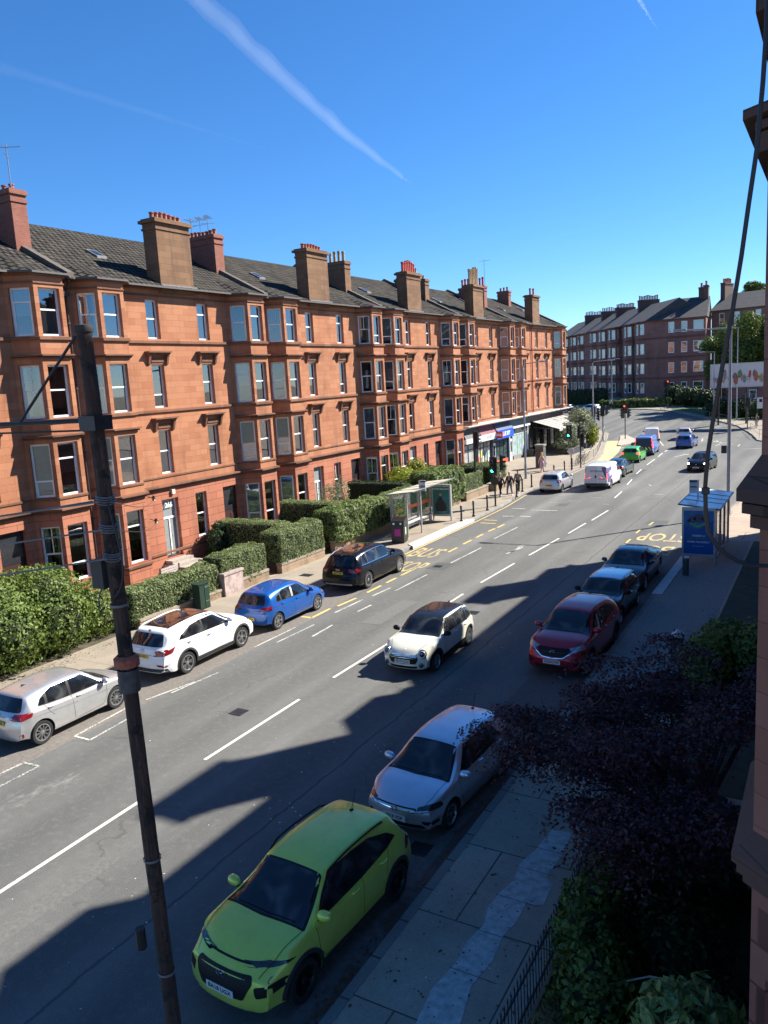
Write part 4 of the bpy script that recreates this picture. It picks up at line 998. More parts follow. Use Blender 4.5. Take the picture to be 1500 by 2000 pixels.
def hedge(label, x0, x1, y0, y1, z0, z1, mat=None, dens=330, leaf=.038, cat='hedge', group='clipped garden hedges', seed=1, bumpy=.07, name='hedge', rot=None):
    mat = mat or L_hedge; rs = np.random.RandomState(seed)
    T = thing(name, label, cat, (0, 0, 0), 0, group)
    cx, cy = (x0 + x1) / 2, (y0 + y1) / 2; hx, hy, hz = (x1 - x0) / 2, (y1 - y0) / 2, (z1 - z0)
    # rounded box core
    def surf(u):   # u unit-box dir points on faces -> position
        return u
    faces = [(0, 1, hy * 2 * hz), (0, -1, hy * 2 * hz), (1, 1, hx * 2 * hz), (1, -1, hx * 2 * hz), (2, 1, hx * hy * 4)]
    P = []; N = []
    for ax, sg, area in faces:
        k = int(area * dens * (1.25 if ax == 2 else 1)); r = rs.rand(k, 2)
        if ax == 0: p = np.stack([np.full(k, sg * hx), (r[:, 0] * 2 - 1) * hy, r[:, 1] * hz], 1)
        elif ax == 1: p = np.stack([(r[:, 0] * 2 - 1) * hx, np.full(k, sg * hy), r[:, 1] * hz], 1)
        else: p = np.stack([(r[:, 0] * 2 - 1) * hx, (r[:, 1] * 2 - 1) * hy, np.full(k, hz)], 1)
        n = np.zeros((k, 3)); n[:, ax] = sg
        P.append(p); N.append(n)
    P = np.concatenate(P); N = np.concatenate(N)
    # round the top edges
    rr = min(.28, hx * .6, hz * .4)
    q = np.stack([np.clip(P[:, 0], -hx + rr, hx - rr), np.clip(P[:, 1], -hy + rr, hy - rr), np.minimum(P[:, 2], hz - rr)], 1)
    d = P - q; l = np.linalg.norm(d, axis=1)[:, None]; ok = (l > rr)[:, 0]
    P = np.where(l > rr, q + d / (l + 1e-9) * rr, P); N = np.where(ok[:, None], d / (l + 1e-9), N)
    bmp = np.array([noise.noise((p[0] * 1.3 + seed, p[1] * 1.3, p[2] * 1.6)) + .6 * noise.noise((p[0] * 3.7, p[1] * 3.7 + seed, p[2] * 3.7)) for p in P])
    P = P + N * (bumpy * 1.6 * bmp)[:, None] + N * (rs.rand(len(P)) * .05 - .03)[:, None]
    P += np.array([cx, cy, z0])
    leafmesh('foliage', P, leaf, mat, T, seed, N)
    c = MB(); i = .10
    c.box(x0 + i, x1 - i, y0 + i, y1 - i, z0 - .02, z1 - i); c.build('branch_core', M_core, T)
    return T
def blob_points(rs, blobs, n, shell=.35):
    P = []; N = []; tot = sum(b[3] * b[4] + b[4] * b[5] + b[3] * b[5] for b in blobs)
    for (x, y, z, rx, ry, rz_) in blobs:
        k = int(n * (rx * ry + ry * rz_ + rx * rz_) / tot) + 1
        d = rs.normal(size=(k, 3)); d /= np.linalg.norm(d, axis=1)[:, None]
        r = 1 - shell * rs.rand(k) ** 1.6
        f = np.array([1 + .30 * noise.noise((v[0] * 2.2 + x, v[1] * 2.2 + y, v[2] * 2.2 + z)) + .15 * noise.noise((v[0] * 6 + x, v[1] * 6, v[2] * 6)) for v in d])
        P.append(np.array([x, y, z]) + d * (r * f)[:, None] * np.array([rx, ry, rz_])); N.append(d)
    return np.concatenate(P), np.concatenate(N)
def shrub(name, label, cat, blobs, n, leaf, mat, base, seed=1, group=None, stems=4, core=True, shell=.35, aspect=1.7):
    rs = np.random.RandomState(seed); T = thing(name, label, cat, base, 0, group)
    B = [(b[0] - base[0], b[1] - base[1], b[2] - base[2], b[3], b[4], b[5]) for b in blobs]
    P, N = blob_points(rs, B, n, shell); m = P[:, 2] > .03
    leafmesh('foliage', P[m], leaf, mat, T, seed, N[m], aspect)
    S = MB()
    for b in B[:12]:
        z = min(b[2], 9e9); S.tube([(b[0] * .3, b[1] * .3, 0), (b[0] * .6, b[1] * .6, z * .5), (b[0], b[1], z)], .03, 6, 0, [.05, .035, .015])
    S.build('stem', M_bark, T)
    if core:
        c = MB()
        for b in B:
            v = []; f = []
            M = Matrix.Translation(b[:3]) @ Matrix.Diagonal((b[3] * .72, b[4] * .72, b[5] * .72, 1))
            c.lathe([(.05, -1), (.7, -.7), (1, 0), (.7, .7), (.05, 1)], 8, 0, M, True)
        c.build('branch_core', M_core, T)
    return T
def tree(label, x, y, z0, h, crown, n, leaf, mat, seed=1, group=None, trunk_r=.22, cat='tree', name='tree', shell=.6):
    """crown: list of blobs relative to the foot"""
    rs = np.random.RandomState(seed); T = thing(name, label, cat, (x, y, z0), 0, group)
    S = MB(); top = (crown[0][0] * .4, crown[0][1] * .4, h * .62)
    S.tube([(0, 0, -.1), (.06 * h / 6, 0, h * .2), (top[0] * .5, top[1] * .5, h * .42), top], trunk_r, 9, 0, [trunk_r * 1.35, trunk_r, trunk_r * .8, trunk_r * .5])
    for b in crown:
        a = Vector((top[0] * .5, top[1] * .5, h * .38)); e = Vector(b[:3]); m = a.lerp(e, .5) + Vector((0, 0, .12 * h * .3))
        S.tube([a, m, e], .05, 6, 0, [trunk_r * .45, trunk_r * .28, trunk_r * .1])
    S.build('trunk', M_bark, T)
    P, N = blob_points(rs, crown, n, shell)
    leafmesh('crown', P, leaf, mat, T, seed, N)
    return T
# garden ground behind the low walls
sheet('garden_ground', [(-29.05, -10), (-23.2, -10), (-23.2, 60.5), (-29.05, 60.5)], plain('garden_soil', (.075, .065, .04), .95, var=.4, vscale=3), .127)
sheet('garden_path', [(-29.0, 27.6), (-23.0, 27.9), (-23.0, 29.1), (-29.0, 29.2)], plain('flagstone_path', (.30, .25, .20), .9, var=.2, vscale=3), .132)
M_gw = mat_sandstone('garden_wall_stone', (.26, .19, .13), (.34, .25, .17), soot=.7)
def low_wall(label, x0, x1, y0, y1, z1=.6, mat=None, cope=True):
    T = thing('garden_wall', label, 'wall', ((x0 + x1) / 2, (y0 + y1) / 2, .12), 0, 'low stone garden walls')
    a, b = (x1 - x0) / 2, (y1 - y0) / 2; mb = MB(); mb.box(-a, a, -b, b, -.2, z1 - .12 - .1); mb.build('wall', mat or M_gw, T)
    mb = MB(); mb.box(-a - .03, a + .03, -b - .001, b + .001, z1 - .22, z1 - .12); mb.build('coping', plain('coping_stone', (.27, .23, .18), .9, var=.25, vscale=3), T)
    return T
low_wall('low stone wall under the clipped hedge behind the white parked car', -23.25, -22.95, 20.3, 25.0, .5)
low_wall('low stone wall under the hedge between the pale pier and the first path gap', -23.25, -22.95, 26.3, 28.3, .62)
low_wall('low stone wall under the hedge just past the path gap, behind the blue car', -23.25, -22.95, 29.3, 33.0, .62)
low_wall('low stone wall under the bushy hedge beside the rubbish bin', -23.25, -22.95, 34.0, 39.0, .75)
low_wall('long low stone wall behind the glass bus shelter', -23.25, -22.95, 39.0, 50.3, .65)
low_wall('low stone wall beyond the bus shelter, below the thin flat hedge', -23.2, -22.9, 51.2, 55.3, .75)
low_wall('short reddish stone wall ending beside the lamp post', -23.4, -22.6, 56.2, 60.6, .7)
# pale rendered pier and green cabinet
mb = MB(); mb.box(-.22, .22, -.62, .62, 0, .92); mb.box(-.26, .26, -.66, .66, .92, 1.02)
tag(mb.build('gate_pier', plain('pale_pink_render', (.38, .30, .28), .9, var=.35, vscale=4), None, (-23.05, 25.7, .12)), 'pale pinkish rendered stub of garden wall between two hedges', 'wall pier')
T = thing('utility_cabinet', 'dark green roadside cabinet against the hedge behind the white car', 'utility cabinet', (-22.6, 23.35, .12))
mb = MB(); mb.box(-.18, .18, -.30, .30, 0, 1.05); mb.build('body', plain('cabinet_green', (.008, .032, .020), .5, var=.2), T)
mb = MB(); mb.box(-.21, .21, -.33, .33, 1.05, 1.10); mb.build('lid', plain('cabinet_green', (.008, .032, .020), .5), T)
for s in (-1, 1):
    mb = MB(); mb.box(.181, .198, s * .15 - .135, s * .15 + .135, .06, 1.0); mb.build('door', plain('cabinet_green', (.008, .032, .020), .5), T)
for zz in (.3, .9):
    mb = MB()
    for q in range(5): mb.box(.1981, .202, .05 + q * .045, .07 + q * .045, zz, zz + .03)
    mb.build('vent', plain('cabinet_label', (.3, .35, .2), .6), T)
# hedges
shrub('shrub', 'tall untrimmed shrubbery spilling over the pavement behind the silver car', 'shrub',
      [(-24.6, 11, 1.5, 1.7, 1.9, 1.5), (-24.2, 13.2, 1.3, 1.6, 1.6, 1.35), (-24.8, 13.0, 2.2, 1.5, 1.6, 1.3), (-23.9, 15.2, 1.3, 1.4, 1.5, 1.35), (-24.8, 15.4, 2.1, 1.5, 1.7, 1.2), (-23.9, 17.3, 1.25, 1.3, 1.4, 1.25), (-24.7, 17.6, 1.9, 1.4, 1.5, 1.15), (-24.3, 19.0, 1.1, 1.3, 1.0, 1.15), (-26.2, 14.4, 2.3, 1.3, 2.3, 1.1), (-26.2, 17.8, 1.9, 1.2, 1.7, 1.0), (-24.4, 8.8, 1.6, 1.6, 1.8, 1.5), (-23.3, 9.6, .9, .9, 1.4, 1.0)],
      62000, .062, L_big, (-24.6, 14.5, .12), 3, shell=.4)
hedge('clipped privet hedge behind the white parked car, before the pale pier', -24.15, -23.0, 20.1, 25.1, .25, 1.62, seed=4, leaf=.042)
hedge('clipped privet hedge between the pale pier and the path gap', -24.2, -22.95, 25.1, 28.4, .45, 1.85, seed=5)
hedge('clipped hedge with a square end behind the blue parked car', -24.3, -22.9, 29.3, 33.1, .6, 2.1, seed=6)
hedge('clipped hedge running back from the pavement to the dark doorway, nearest the numbered door', -28.9, -24.3, 31.2, 32.4, .12, 2.12, seed=7)
hedge('bushy hedge beside the black rubbish bin', -24.4, -22.7, 34.0, 39.2, .65, 2.35, mat=L_hedge2, seed=8, bumpy=.13, leaf=.055)
hedge('long hedge running back to the houses behind the black parked car', -28.7, -24.4, 36.6, 37.7, .12, 2.3, seed=9)
hedge('ragged hedge behind the glass bus shelter', -24.3, -23.0, 39.2, 45.2, .6, 2.2, mat=L_hedge2, seed=10, bumpy=.12)
hedge('dark hedge running back to the houses level with the bus shelter', -28.7, -24.3, 44.3, 45.3, .12, 2.4, mat=L_dark, seed=12)
hedge('pale green bulky hedge beyond the bus shelter advert', -24.7, -22.75, 46.0, 50.9, .5, 2.75, mat=L_hedge2, seed=13, bumpy=.15, leaf=.06)
hedge('thin flat clipped hedge on the low wall by the green traffic light', -23.4, -23.0, 51.2, 54.6, .75, 1.95, seed=14)
hedge('dark hedge running back to the shops behind the thin flat hedge', -28.6, -23.6, 55.2, 56.2, .12, 2.1, mat=L_dark, seed=15)
hedge('rounded hedge at the end of the gardens by the lamp post', -26.6, -23.3, 57.5, 60.4, .12, 1.9, mat=L_big, seed=16, bumpy=.15)
shrub('shrub', 'golden green shrub in the garden behind the bus shelter', 'shrub', [(-26.3, 48.5, 1.7, 1.2, 1.3, 1.0), (-25.6, 47.2, 1.9, 1.1, 1.2, .9), (-27.3, 49.5, 1.9, 1.1, 1.0, 1.0), (-25.7, 50.2, 1.8, 1.0, .9, .9)], 9000, .07, L_gold, (-26.3, 48.5, .12), 21)
shrub('shrub', 'bright round topped bush rising over the hedge beyond the bus shelter', 'shrub', [(-27.2, 51.8, 2.3, .75, .8, .9), (-27.4, 52.6, 1.6, .8, .8, 1.0)], 3500, .07, L_gold, (-27.3, 52.1, .12), 22)
shrub('shrub', 'straggly flowering shrub by the bay windows behind the bus shelter', 'shrub', [(-28.0, 41.3, 1.4, .7, .8, 1.4), (-27.9, 42.3, 1.7, .6, .8, 1.3), (-27.6, 40.3, .9, .7, .7, .9)], 4200, .05, L_olive, (-28, 41.5, .12), 23, core=False)
shrub('shrub', 'small dark shrub against the wall of the numbered house', 'shrub', [(-28.2, 30.6, 1.0, .5, .5, .9), (-28.4, 31.1, 1.7, .35, .4, .5)], 1600, .06, L_dark, (-28.3, 30.7, .12), 24)
# picket fence and garden bench by door 266
T = thing('picket_fence', 'low dark wooden picket fence in the garden of the numbered house', 'fence', (-25.4, 24.6, .12))
for i in range(11):
    mb = MB(); y_ = -1.5 + i * .3; mb.add([(-.02, y_ - .05, 0), (.02, y_ - .05, 0), (.02, y_ + .05, 0), (-.02, y_ + .05, 0), (-.02, y_ - .05, .95), (.02, y_ - .05, .95), (.02, y_ + .05, .95), (-.02, y_ + .05, .95), (-.02, y_, 1.05), (.02, y_, 1.05)],
        [(0, 1, 5, 9, 6, 2)[:0] or (1, 2, 6, 9, 5), (3, 0, 4, 8, 7), (0, 1, 5, 4), (2, 3, 7, 6), (4, 5, 9, 8), (6, 7, 8, 9)]); mb.build('picket', plain('dark_fence_wood', (.05, .035, .025), .8), T)
for z_ in (.3, .75):
    mb = MB(); mb.box(-.055, -.021, -1.6, 1.6, z_, z_ + .07); mb.build('rail', plain('dark_fence_wood', (.05, .035, .025), .8), T)
T = thing('garden_bench', 'weathered grey garden bench in front of the bay of the numbered house', 'bench', (-26.9, 26.0, .12), 0)
M_bw = plain('weathered_bench_wood', (.42, .36, .34), .85, var=.2, vscale=12)
mb = MB()
for k in range(4): mb.box(-.05 + k * .11, .04 + k * .11, -.65, .65, .43, .46)
mb.build('seat', M_bw, T)
mb = MB()
for k in range(3): mb.box(-.12, -.09, -.65, .65, .52 + k * .12, .61 + k * .12)
for k in range(9): mb.box(-.125, -.1, -.6 + k * .145, -.55 + k * .145, .5, .86)
mb.build('backrest', M_bw, T)
for sx, sy in ((-.1, -.6), (-.1, .6), (.36, -.6), (.36, .6)):
    mb = MB(); mb.box(sx - .03, sx + .03, sy - .03, sy + .03, 0, .88 if sx < 0 else .64); mb.build('leg', plain('bench_leg', (.06, .04, .03), .8), T)
for sy in (-.6, .6):
    mb = MB(); mb.box(-.1, .4, sy - .035, sy + .035, .62, .66); mb.build('armrest', plain('bench_leg', (.06, .04, .03), .8), T)
# planting round the restaurant terrace
shrub('potted_shrub', 'big grey green olive bushes in dark planters in front of the restaurant awning', 'potted shrub', [(-25.4, 84.5, 1.6, 1.2, 1.5, 1.2), (-26.0, 86.5, 2.0, 1.2, 1.3, 1.3), (-25.6, 83.0, 1.1, .9, .9, .7)], 6000, .11, L_olive, (-25.6, 85, .12), 31, core=False)
shrub('potted_shrub', 'tall silvery olive bush beyond the end of the awning', 'potted shrub', [(-25.8, 91.0, 2.6, 1.4, 1.7, 1.6), (-26.6, 93.0, 3.1, 1.3, 1.5, 1.5), (-25.6, 89.3, 1.9, 1.0, 1.1, 1.1), (-26.0, 94.6, 2.0, 1.2, 1.2, 1.2)], 7000, .12, L_olive, (-26, 91.5, .12), 32, core=False)
shrub('potted_shrub', 'bright lime green bush at the outer corner of the restaurant terrace', 'potted shrub', [(-24.4, 90.4, 1.3, .7, .8, .9), (-24.3, 91.0, 1.9, .5, .6, .6)], 2000, .10, L_gold, (-24.4, 90.5, .12), 33, core=False)
for (x_, y_, l_, lab) in ((-24.6, 84.6, 4.0, 'long dark planter box under the olive bushes, nearest the road junction lights'), (-24.9, 90.6, 4.0, 'dark planter box under the tall silvery olive bush')):
    T = thing('planter', lab, 'planter', (x_, y_, .12)); mb = MB(); mb.box(-.3, .3, -l_ / 2, l_ / 2, 0, .55); mb.box(-.33, .33, -l_ / 2 - .03, l_ / 2 + .03, .55, .6); mb.build('box', plain('planter_dark', (.03, .04, .05), .6), T)
    mb = MB(); mb.box(-.28, .28, -l_ / 2 + .03, l_ / 2 - .03, .60, .61); mb.build('soil', M_earth, T)
# hedges and trees beyond the junction
hedge('long clipped hedge in front of the dark red corner tenement', -38.5, -25.8, 148.6, 150.2, 1.45, 2.95, mat=L_big, dens=40, leaf=.16, bumpy=.25, seed=41, group='hedges beyond the junction')
hedge('dark clipped hedge along the side street beyond the junction', -56, -40.5, 160, 163, 1.9, 4.8, mat=L_dark, dens=16, leaf=.2, bumpy=.3, seed=42, group='hedges beyond the junction')
def rblobs(seed, n, R_, H, z0, s):
    rd = random.Random(seed); return [(rd.uniform(-R_, R_) * .8, rd.uniform(-R_, R_) * .6, z0 + rd.uniform(0, H), s * rd.uniform(.7, 1.2), s * rd.uniform(.7, 1.2), s * rd.uniform(.6, .95)) for _ in range(n)]
G_ = 'trees beyond the junction'
tree('bright leafy tree in front of the brown roofed tenement, left of the hoarding', -17.5, 146, 1.5, 13, rblobs(1, 9, 2.2, 6.5, 5.5, 1.7), 13000, .19, L_mid, 51, G_, .25)
tree('large dark green tree rising behind the advertising hoarding', -11.6, 142, 1.4, 15, rblobs(2, 22, 5.4, 9.5, 4.0, 2.5), 34000, .20, L_mid, 52, G_, .35)
tree('tall tree behind the hoarding, cut off by the stone bay at the right edge', -6, 140, 1.3, 15, rblobs(3, 12, 3.6, 9, 5, 2.3), 14000, .20, L_mid, 53, G_, .35)
tree('tree top showing over the brown roof at the upper right', -16.2, 190, 4, 20, rblobs(4, 6, 2.4, 3, 17.5, 1.6), 6000, .24, L_mid, 54, G_, .3)
tree('dark bushy tree over the roofs at the right edge of the sky', -6.5, 185, 4, 19, rblobs(5, 8, 4.0, 3, 14, 2.2), 9000, .24, L_dark, 55, G_, .3)
tree('small tree top behind the far end of the sunlit terrace', -64, 205, 2.5, 16, rblobs(6, 4, 2.0, 3, 14, 1.6), 4000, .24, L_mid, 56, G_, .3)
shrub('shrub', 'dark rounded bushes behind the railing beyond the junction', 'shrub', [(-25.5, 152, 3.2, 2.2, 2.0, 2.0), (-22.5, 149, 3.0, 2.6, 2.0, 1.9), (-19.5, 147, 2.7, 2.2, 2.0, 1.6), (-26.3, 151, 4.3, 1.0, 1.0, 1.0)], 9000, .17, L_dark, (-23, 149, 1.6), 57)
shrub('shrub', 'dark overgrown bank of bushes under the advertising hoarding', 'shrub', [(-15, 128, 2.0, 2.4, 1.6, 1.5), (-12.0, 126, 2.0, 2.2, 1.6, 1.6), (-9, 123, 1.9, 2.2, 1.6, 1.5)], 8000, .15, L_dark, (-12, 126, .9), 58)
sheet('verge', [(-25, 143), (-18.5, 131), (-13, 121), (-6, 125), (-10, 150), (-22, 158)], M_grass, .135)

# ---------------------------------------------------------------- near garden on the shaded side
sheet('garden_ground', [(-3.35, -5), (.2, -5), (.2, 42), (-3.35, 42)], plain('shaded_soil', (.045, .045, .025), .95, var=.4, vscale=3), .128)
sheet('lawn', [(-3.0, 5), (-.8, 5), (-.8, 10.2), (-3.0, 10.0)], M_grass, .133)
# purple Japanese maple
rd = random.Random(7); rs = np.random.RandomState(70)
T = thing('maple_tree', 'dark purple leaved maple overhanging the pavement and the silver blue car', 'tree', (-1.9, 12.6, .12))
S = MB(); S.tube([(0, 0, -.1), (.05, .05, .6), (-.05, .1, 1.2)], .1, 9, 0, [.15, .11, .10])
limbs = []
def M_(x, y, z): return (x + 1.9, y - 12.6, z - .12)
ends = [(-4.9, 12.1, 2.75), (-5.1, 12.9, 2.6), (-4.3, 12.2, 3.1), (-4.4, 14.0, 2.9), (-3.5, 11.7, 3.0), (-3.0, 10.8, 2.8), (-3.9, 15.9, 2.3), (-3.5, 15.0, 2.8), (-3.3, 13.5, 3.6), (-2.6, 11.6, 3.5), (-2.3, 10.2, 2.9), (-1.5, 10.6, 3.0), (-2.4, 14.6, 3.8), (-2.7, 15.9, 3.1), (-1.3, 12.2, 3.8), (-.8, 14.4, 3.7), (-1.2, 15.8, 3.2), (-1.9, 16.9, 2.5), (-3.0, 16.8, 2.1), (-.6, 17.0, 2.6), (-2.8, 12.7, 2.7), (-1.5, 11.0, 2.2), (-3.7, 14.8, 2.2), (-2.3, 10.3, 2.3)]
P = []; N = []
for ex_, ey_, ez_ in ends:
    e = Vector(M_(ex_, ey_, ez_)); a = Vector((-.05, .1, 1.0)); m = a.lerp(e, .5) + Vector((0, 0, .35)); q = a.lerp(e, .8) + Vector((0, 0, .2))
    S.tube([a, m, q, e], .04, 6, 0, [.065, .04, .022, .008])
    # layered horizontal sprays of foliage
    for k in range(5):
        c = m.lerp(e, rd.uniform(.35, 1.12)) + Vector((rd.uniform(-.45, .45), rd.uniform(-.45, .45), rd.uniform(-.25, .18)))
        R0 = rd.uniform(.35, .75); cnt = int(950 * R0 ** 1.3)
        th = rs.rand(cnt) * 6.283; r = R0 * np.sqrt(rs.rand(cnt)) * (1 + .35 * np.sin(th * 3 + k * 2) + .2 * np.sin(th * 7 + k))
        z = -.28 * (r / R0) ** 2 * R0 + rs.normal(size=cnt) * .055
        P.append(np.stack([c.x + r * np.cos(th), c.y + r * np.sin(th), c.z + z], 1))
        N.append(np.stack([.3 * np.cos(th), .3 * np.sin(th), np.ones(cnt)], 1))
S.build('trunk', plain('maple_bark', (.035, .028, .028), .9, var=.3), T)
P = np.concatenate(P); N = np.concatenate(N)
leafmesh('crown', P, .038, L_purple, T, 71, N, aspect=1.9)
shrub('shrub', 'yellow green shrub behind the purple tree, beside the small pale topped bin', 'shrub', [(-2.9, 22.2, .8, .7, 1.0, .75), (-2.5, 23.6, .9, .8, .9, .8), (-1.7, 23.0, 1.0, .8, 1.0, .8), (-3.0, 21.0, .6, .5, .8, .5)], 9000, .06, L_big, (-2.4, 23, .12), 61)
shrub('shrub', 'dark leafy bush under the maple beside the iron railing', 'shrub', [(-2.9, 10.3, .9, .5, .9, .7), (-2.6, 9.4, .7, .6, .8, .6), (-2.9, 11.6, .7, .5, .7, .6)], 7000, .05, L_mid, (-2.8, 10.3, .12), 62)
shrub('shrub', 'broad leaved yellow green shrub at the foot of the stone bay', 'shrub', [(-1.35, 8.0, 1.7, .42, .42, .6), (-1.2, 8.4, 1.4, .5, .45, .65), (-1.0, 7.9, 1.1, .5, .5, .8), (-1.45, 7.5, 1.2, .4, .4, .6)], 2600, .10, L_hedge2, (-1.2, 7.9, .12), 63, aspect=2.6)
shrub('shrub', 'dark ground hugging bushes in the middle of the shaded front garden', 'shrub', [(-1.8, 10.8, .6, .8, .8, .6), (-1.1, 9.6, .5, .6, .8, .5), (-2.0, 12.6, .6, .9, .9, .6), (-1.2, 13.5, .6, .9, 1.2, .6)], 9000, .055, L_dark, (-1.7, 11, .12), 64)
shrub('shrub', 'tufts of dry straw coloured stems inside the iron railing', 'shrub', [(-3.0, 8.4, .45, .25, .7, .4)], 1500, .07, L_straw, (-3.0, 8.4, .12), 65, core=False, aspect=6)
T = thing('iron_railing', 'low black iron railing between the shaded pavement and the near garden', 'railing', (-3.42, 5, .12))
mb = MB(); mb.box(-.06, .06, 0, 9.6, -.1, .12); mb.build('plinth', M_gw, T)
for z_ in (.28, .78):
    mb = MB(); mb.box(-.012, .012, 0, 9.6, z_, z_ + .03); mb.build('rail', M_iron, T)
for i in range(80):
    mb = MB(); y_ = .06 + i * .12
    if i == 0:
        mb.cyl((0, 0, .1), (0, 0, .9), .008, n=5); mb.cyl((0, 0, .9), (0, 0, .98), .016, .001, 5); po = mb.build('railing_bar', M_iron, T, (0, y_, 0))
    else:
        q = po.copy(); COL.objects.link(q); q.location = (0, y_, 0)
mb = MB(); mb.tube([(-2.35, 9.2, 1.0), (-1.9, 9.55, 1.02), (-1.35, 9.7, .98)], .012, 6)
tag(mb.build('bamboo_cane', plain('pale_cane', (.5, .48, .4), .6)), 'thin pale cane lying across the dark garden bushes', 'cane')
# ---------------------------------------------------------------- street furniture
# old timber telegraph pole close to the camera
def M_pole():
    m, nt, b = newmat('creosoted_timber')
    g = opos(nt)
    st = tex_noise(nt, 1.0, 6, .75, scalev(nt, g, (14, 14, .9)))
    blot = tex_noise(nt, 5.5, 6, .75, g)
    c = ramp(nt, st, [(.3, (.016, .010, .009)), (.52, (.05, .028, .02)), (.74, (.19, .11, .075))])
    c = mixc(nt, ramp(nt, blot, [(.52, (0, 0, 0)), (.6, (1, 1, 1))]), c, (.012, .009, .008))
    lk(nt, c, b.inputs['Base Color']); b.inputs['Roughness'].default_value = .85
    bump(nt, b, mth(nt, 'ADD', st, blot), .9, .03)
    return m
T = thing('telegraph_pole', 'tall dark wooden telegraph pole, rough and leaning slightly, nearest the camera', 'telegraph pole', (-5.66, 4.9, .12))
PT = Vector((-.18, .0, 9.50))
mb = MB(); n_ = 40; v = []; f = []; rd = random.Random(2)
for i in range(n_ + 1):
    t = i / n_; c = PT * t; r = .077 - .010 * t
    for k in range(18):
        a = 6.283 * k / 18; rr = r * (1 + .06 * noise.noise((math.cos(a) * 2, math.sin(a) * 2, t * 30)) + .03 * noise.noise((a * 3, 0, t * 90)))
        v.append((c.x + rr * math.cos(a), c.y + rr * math.sin(a), c.z))
for i in range(n_):
    for k in range(18):
        j = (k + 1) % 18; f.append((i * 18 + k, i * 18 + j, (i + 1) * 18 + j, (i + 1) * 18 + k))
f.append(tuple(n_ * 18 + k for k in range(18))); mb.add(v, f, 0, True)
mb.build('pole', M_pole(), T)
def pz(z): return PT * (z / 9.5)
mb = MB(); c = pz(9.46); mb.lathe([(.078, 0), (.081, .03), (.076, .06), (.02, .07)], 18, 0, Matrix.Translation(c)); mb.build('cap', plain('pole_cap', (.03, .028, .025), .8), T)
M_cab = plain('black_cable', (.010, .010, .011), .45)
M_wire = plain('grey_wire', (.16, .155, .15), .5, var=.2)
# bracket arm reaching left with its stay
arm = MB(); a = pz(8.68); arm.cyl(a + Vector((.12, .02, .0)), a + Vector((-2.9, -.6, .0)), .022, n=8); arm.cyl(a + Vector((.1, 0, -.09)), a + Vector((-2.9, -.62, -.07)), .010, n=6)
arm.box(a.x - .105, a.x + .105, a.y - .1, a.y + .1, a.z - .09, a.z + .04)
arm.build('bracket_arm', M_iron, T)
arm = MB(); b_ = pz(9.42); arm.cyl(b_ + Vector((0, -.1, 0)), a + Vector((-.78, -.2, .02)), .013, n=6); arm.build('stay', M_iron, T)
# wire bindings
for z in (7.95, 7.69, 7.42):
    mb = MB(); c = pz(z)
    for q in range(4):
        P_ = [c + Vector(((.084 + .006 * (q % 2)) * math.cos(t * .52), (.084) * math.sin(t * .52), (q - 1.5) * .022 + .01 * math.sin(t))) for t in range(13)]
        mb.tube(P_, .007, 5)
    mb.build('wire_binding', M_wire, T)
for z in (6.95, 4.35, 3.1):
    mb = MB(); c = pz(z); rr = .092 - .0012 * z
    mb.lathe([(rr - .004, -.012), (rr, -.012), (rr, .012), (rr - .004, .012)], 18, 0, Matrix.Translation(c), True, False); mb.build('steel_band', M_wire, T)
mb = MB(); c = pz(6.4); mb.lathe([(.085, -.06), (.118, -.05), (.12, .03), (.085, .06)], 18, 0, Matrix.Translation(c), True, False)
mb.build('rusty_collar', plain('rusty_collar', (.30, .085, .05), .8, var=.5, vscale=30), T)
mb = MB(); c = pz(6.2); mb.lathe([(.088, -.1), (.1, -.1), (.104, 0), (.1, .12), (.088, .12)], 18, 0, Matrix.Translation(c), True, False); mb.build('grey_sleeve', plain('grey_sleeve', (.06, .06, .06), .6, var=.4, vscale=14), T)
mb = MB(); c = pz(7.24); mb.box(c.x - .235, c.x - .085, c.y - .08, c.y + .02, c.z - .13, c.z + .14); mb.build('junction_box', plain('junction_box_grey', (.035, .035, .035), .6), T)
def bez(p0, p1, p2, p3, n=16):
    p0, p1, p2, p3 = map(Vector, (p0, p1, p2, p3)); o = []
    for i in range(n + 1):
        t = i / n; o.append(p0 * (1 - t) ** 3 + p1 * 3 * t * (1 - t) ** 2 + p2 * 3 * t * t * (1 - t) + p3 * t ** 3)
    return o
mb = MB(); c = pz(7.93); mb.tube(bez(c + Vector((.08, -.05, 0)), c + Vector((.2, -.1, -.3)), c + Vector((.36, -.1, -.7)), c + Vector((.08, -.1, -.88))), .008, 6); mb.build('looped_cable', M_cab, T)
mb = MB()
for k in range(3):
    c = pz(7.1); mb.tube(bez(c + Vector((-.10, -.06, .05)), c + Vector((-.17 - .02 * k, -.1, -.05)), c + Vector((-.15, -.12, -.2 - .05 * k)), c + Vector((-.08, -.1, -.1 - .05 * k))), .004, 5)
mb.build('looped_cable', M_cab, T)
mb = MB(); c = pz(3.48); mb.cyl(c + Vector((-.2, -.1, .1)), c + Vector((-.2, -.1, -.12)), .05, n=8); mb.build('cable_end', M_black(), T)
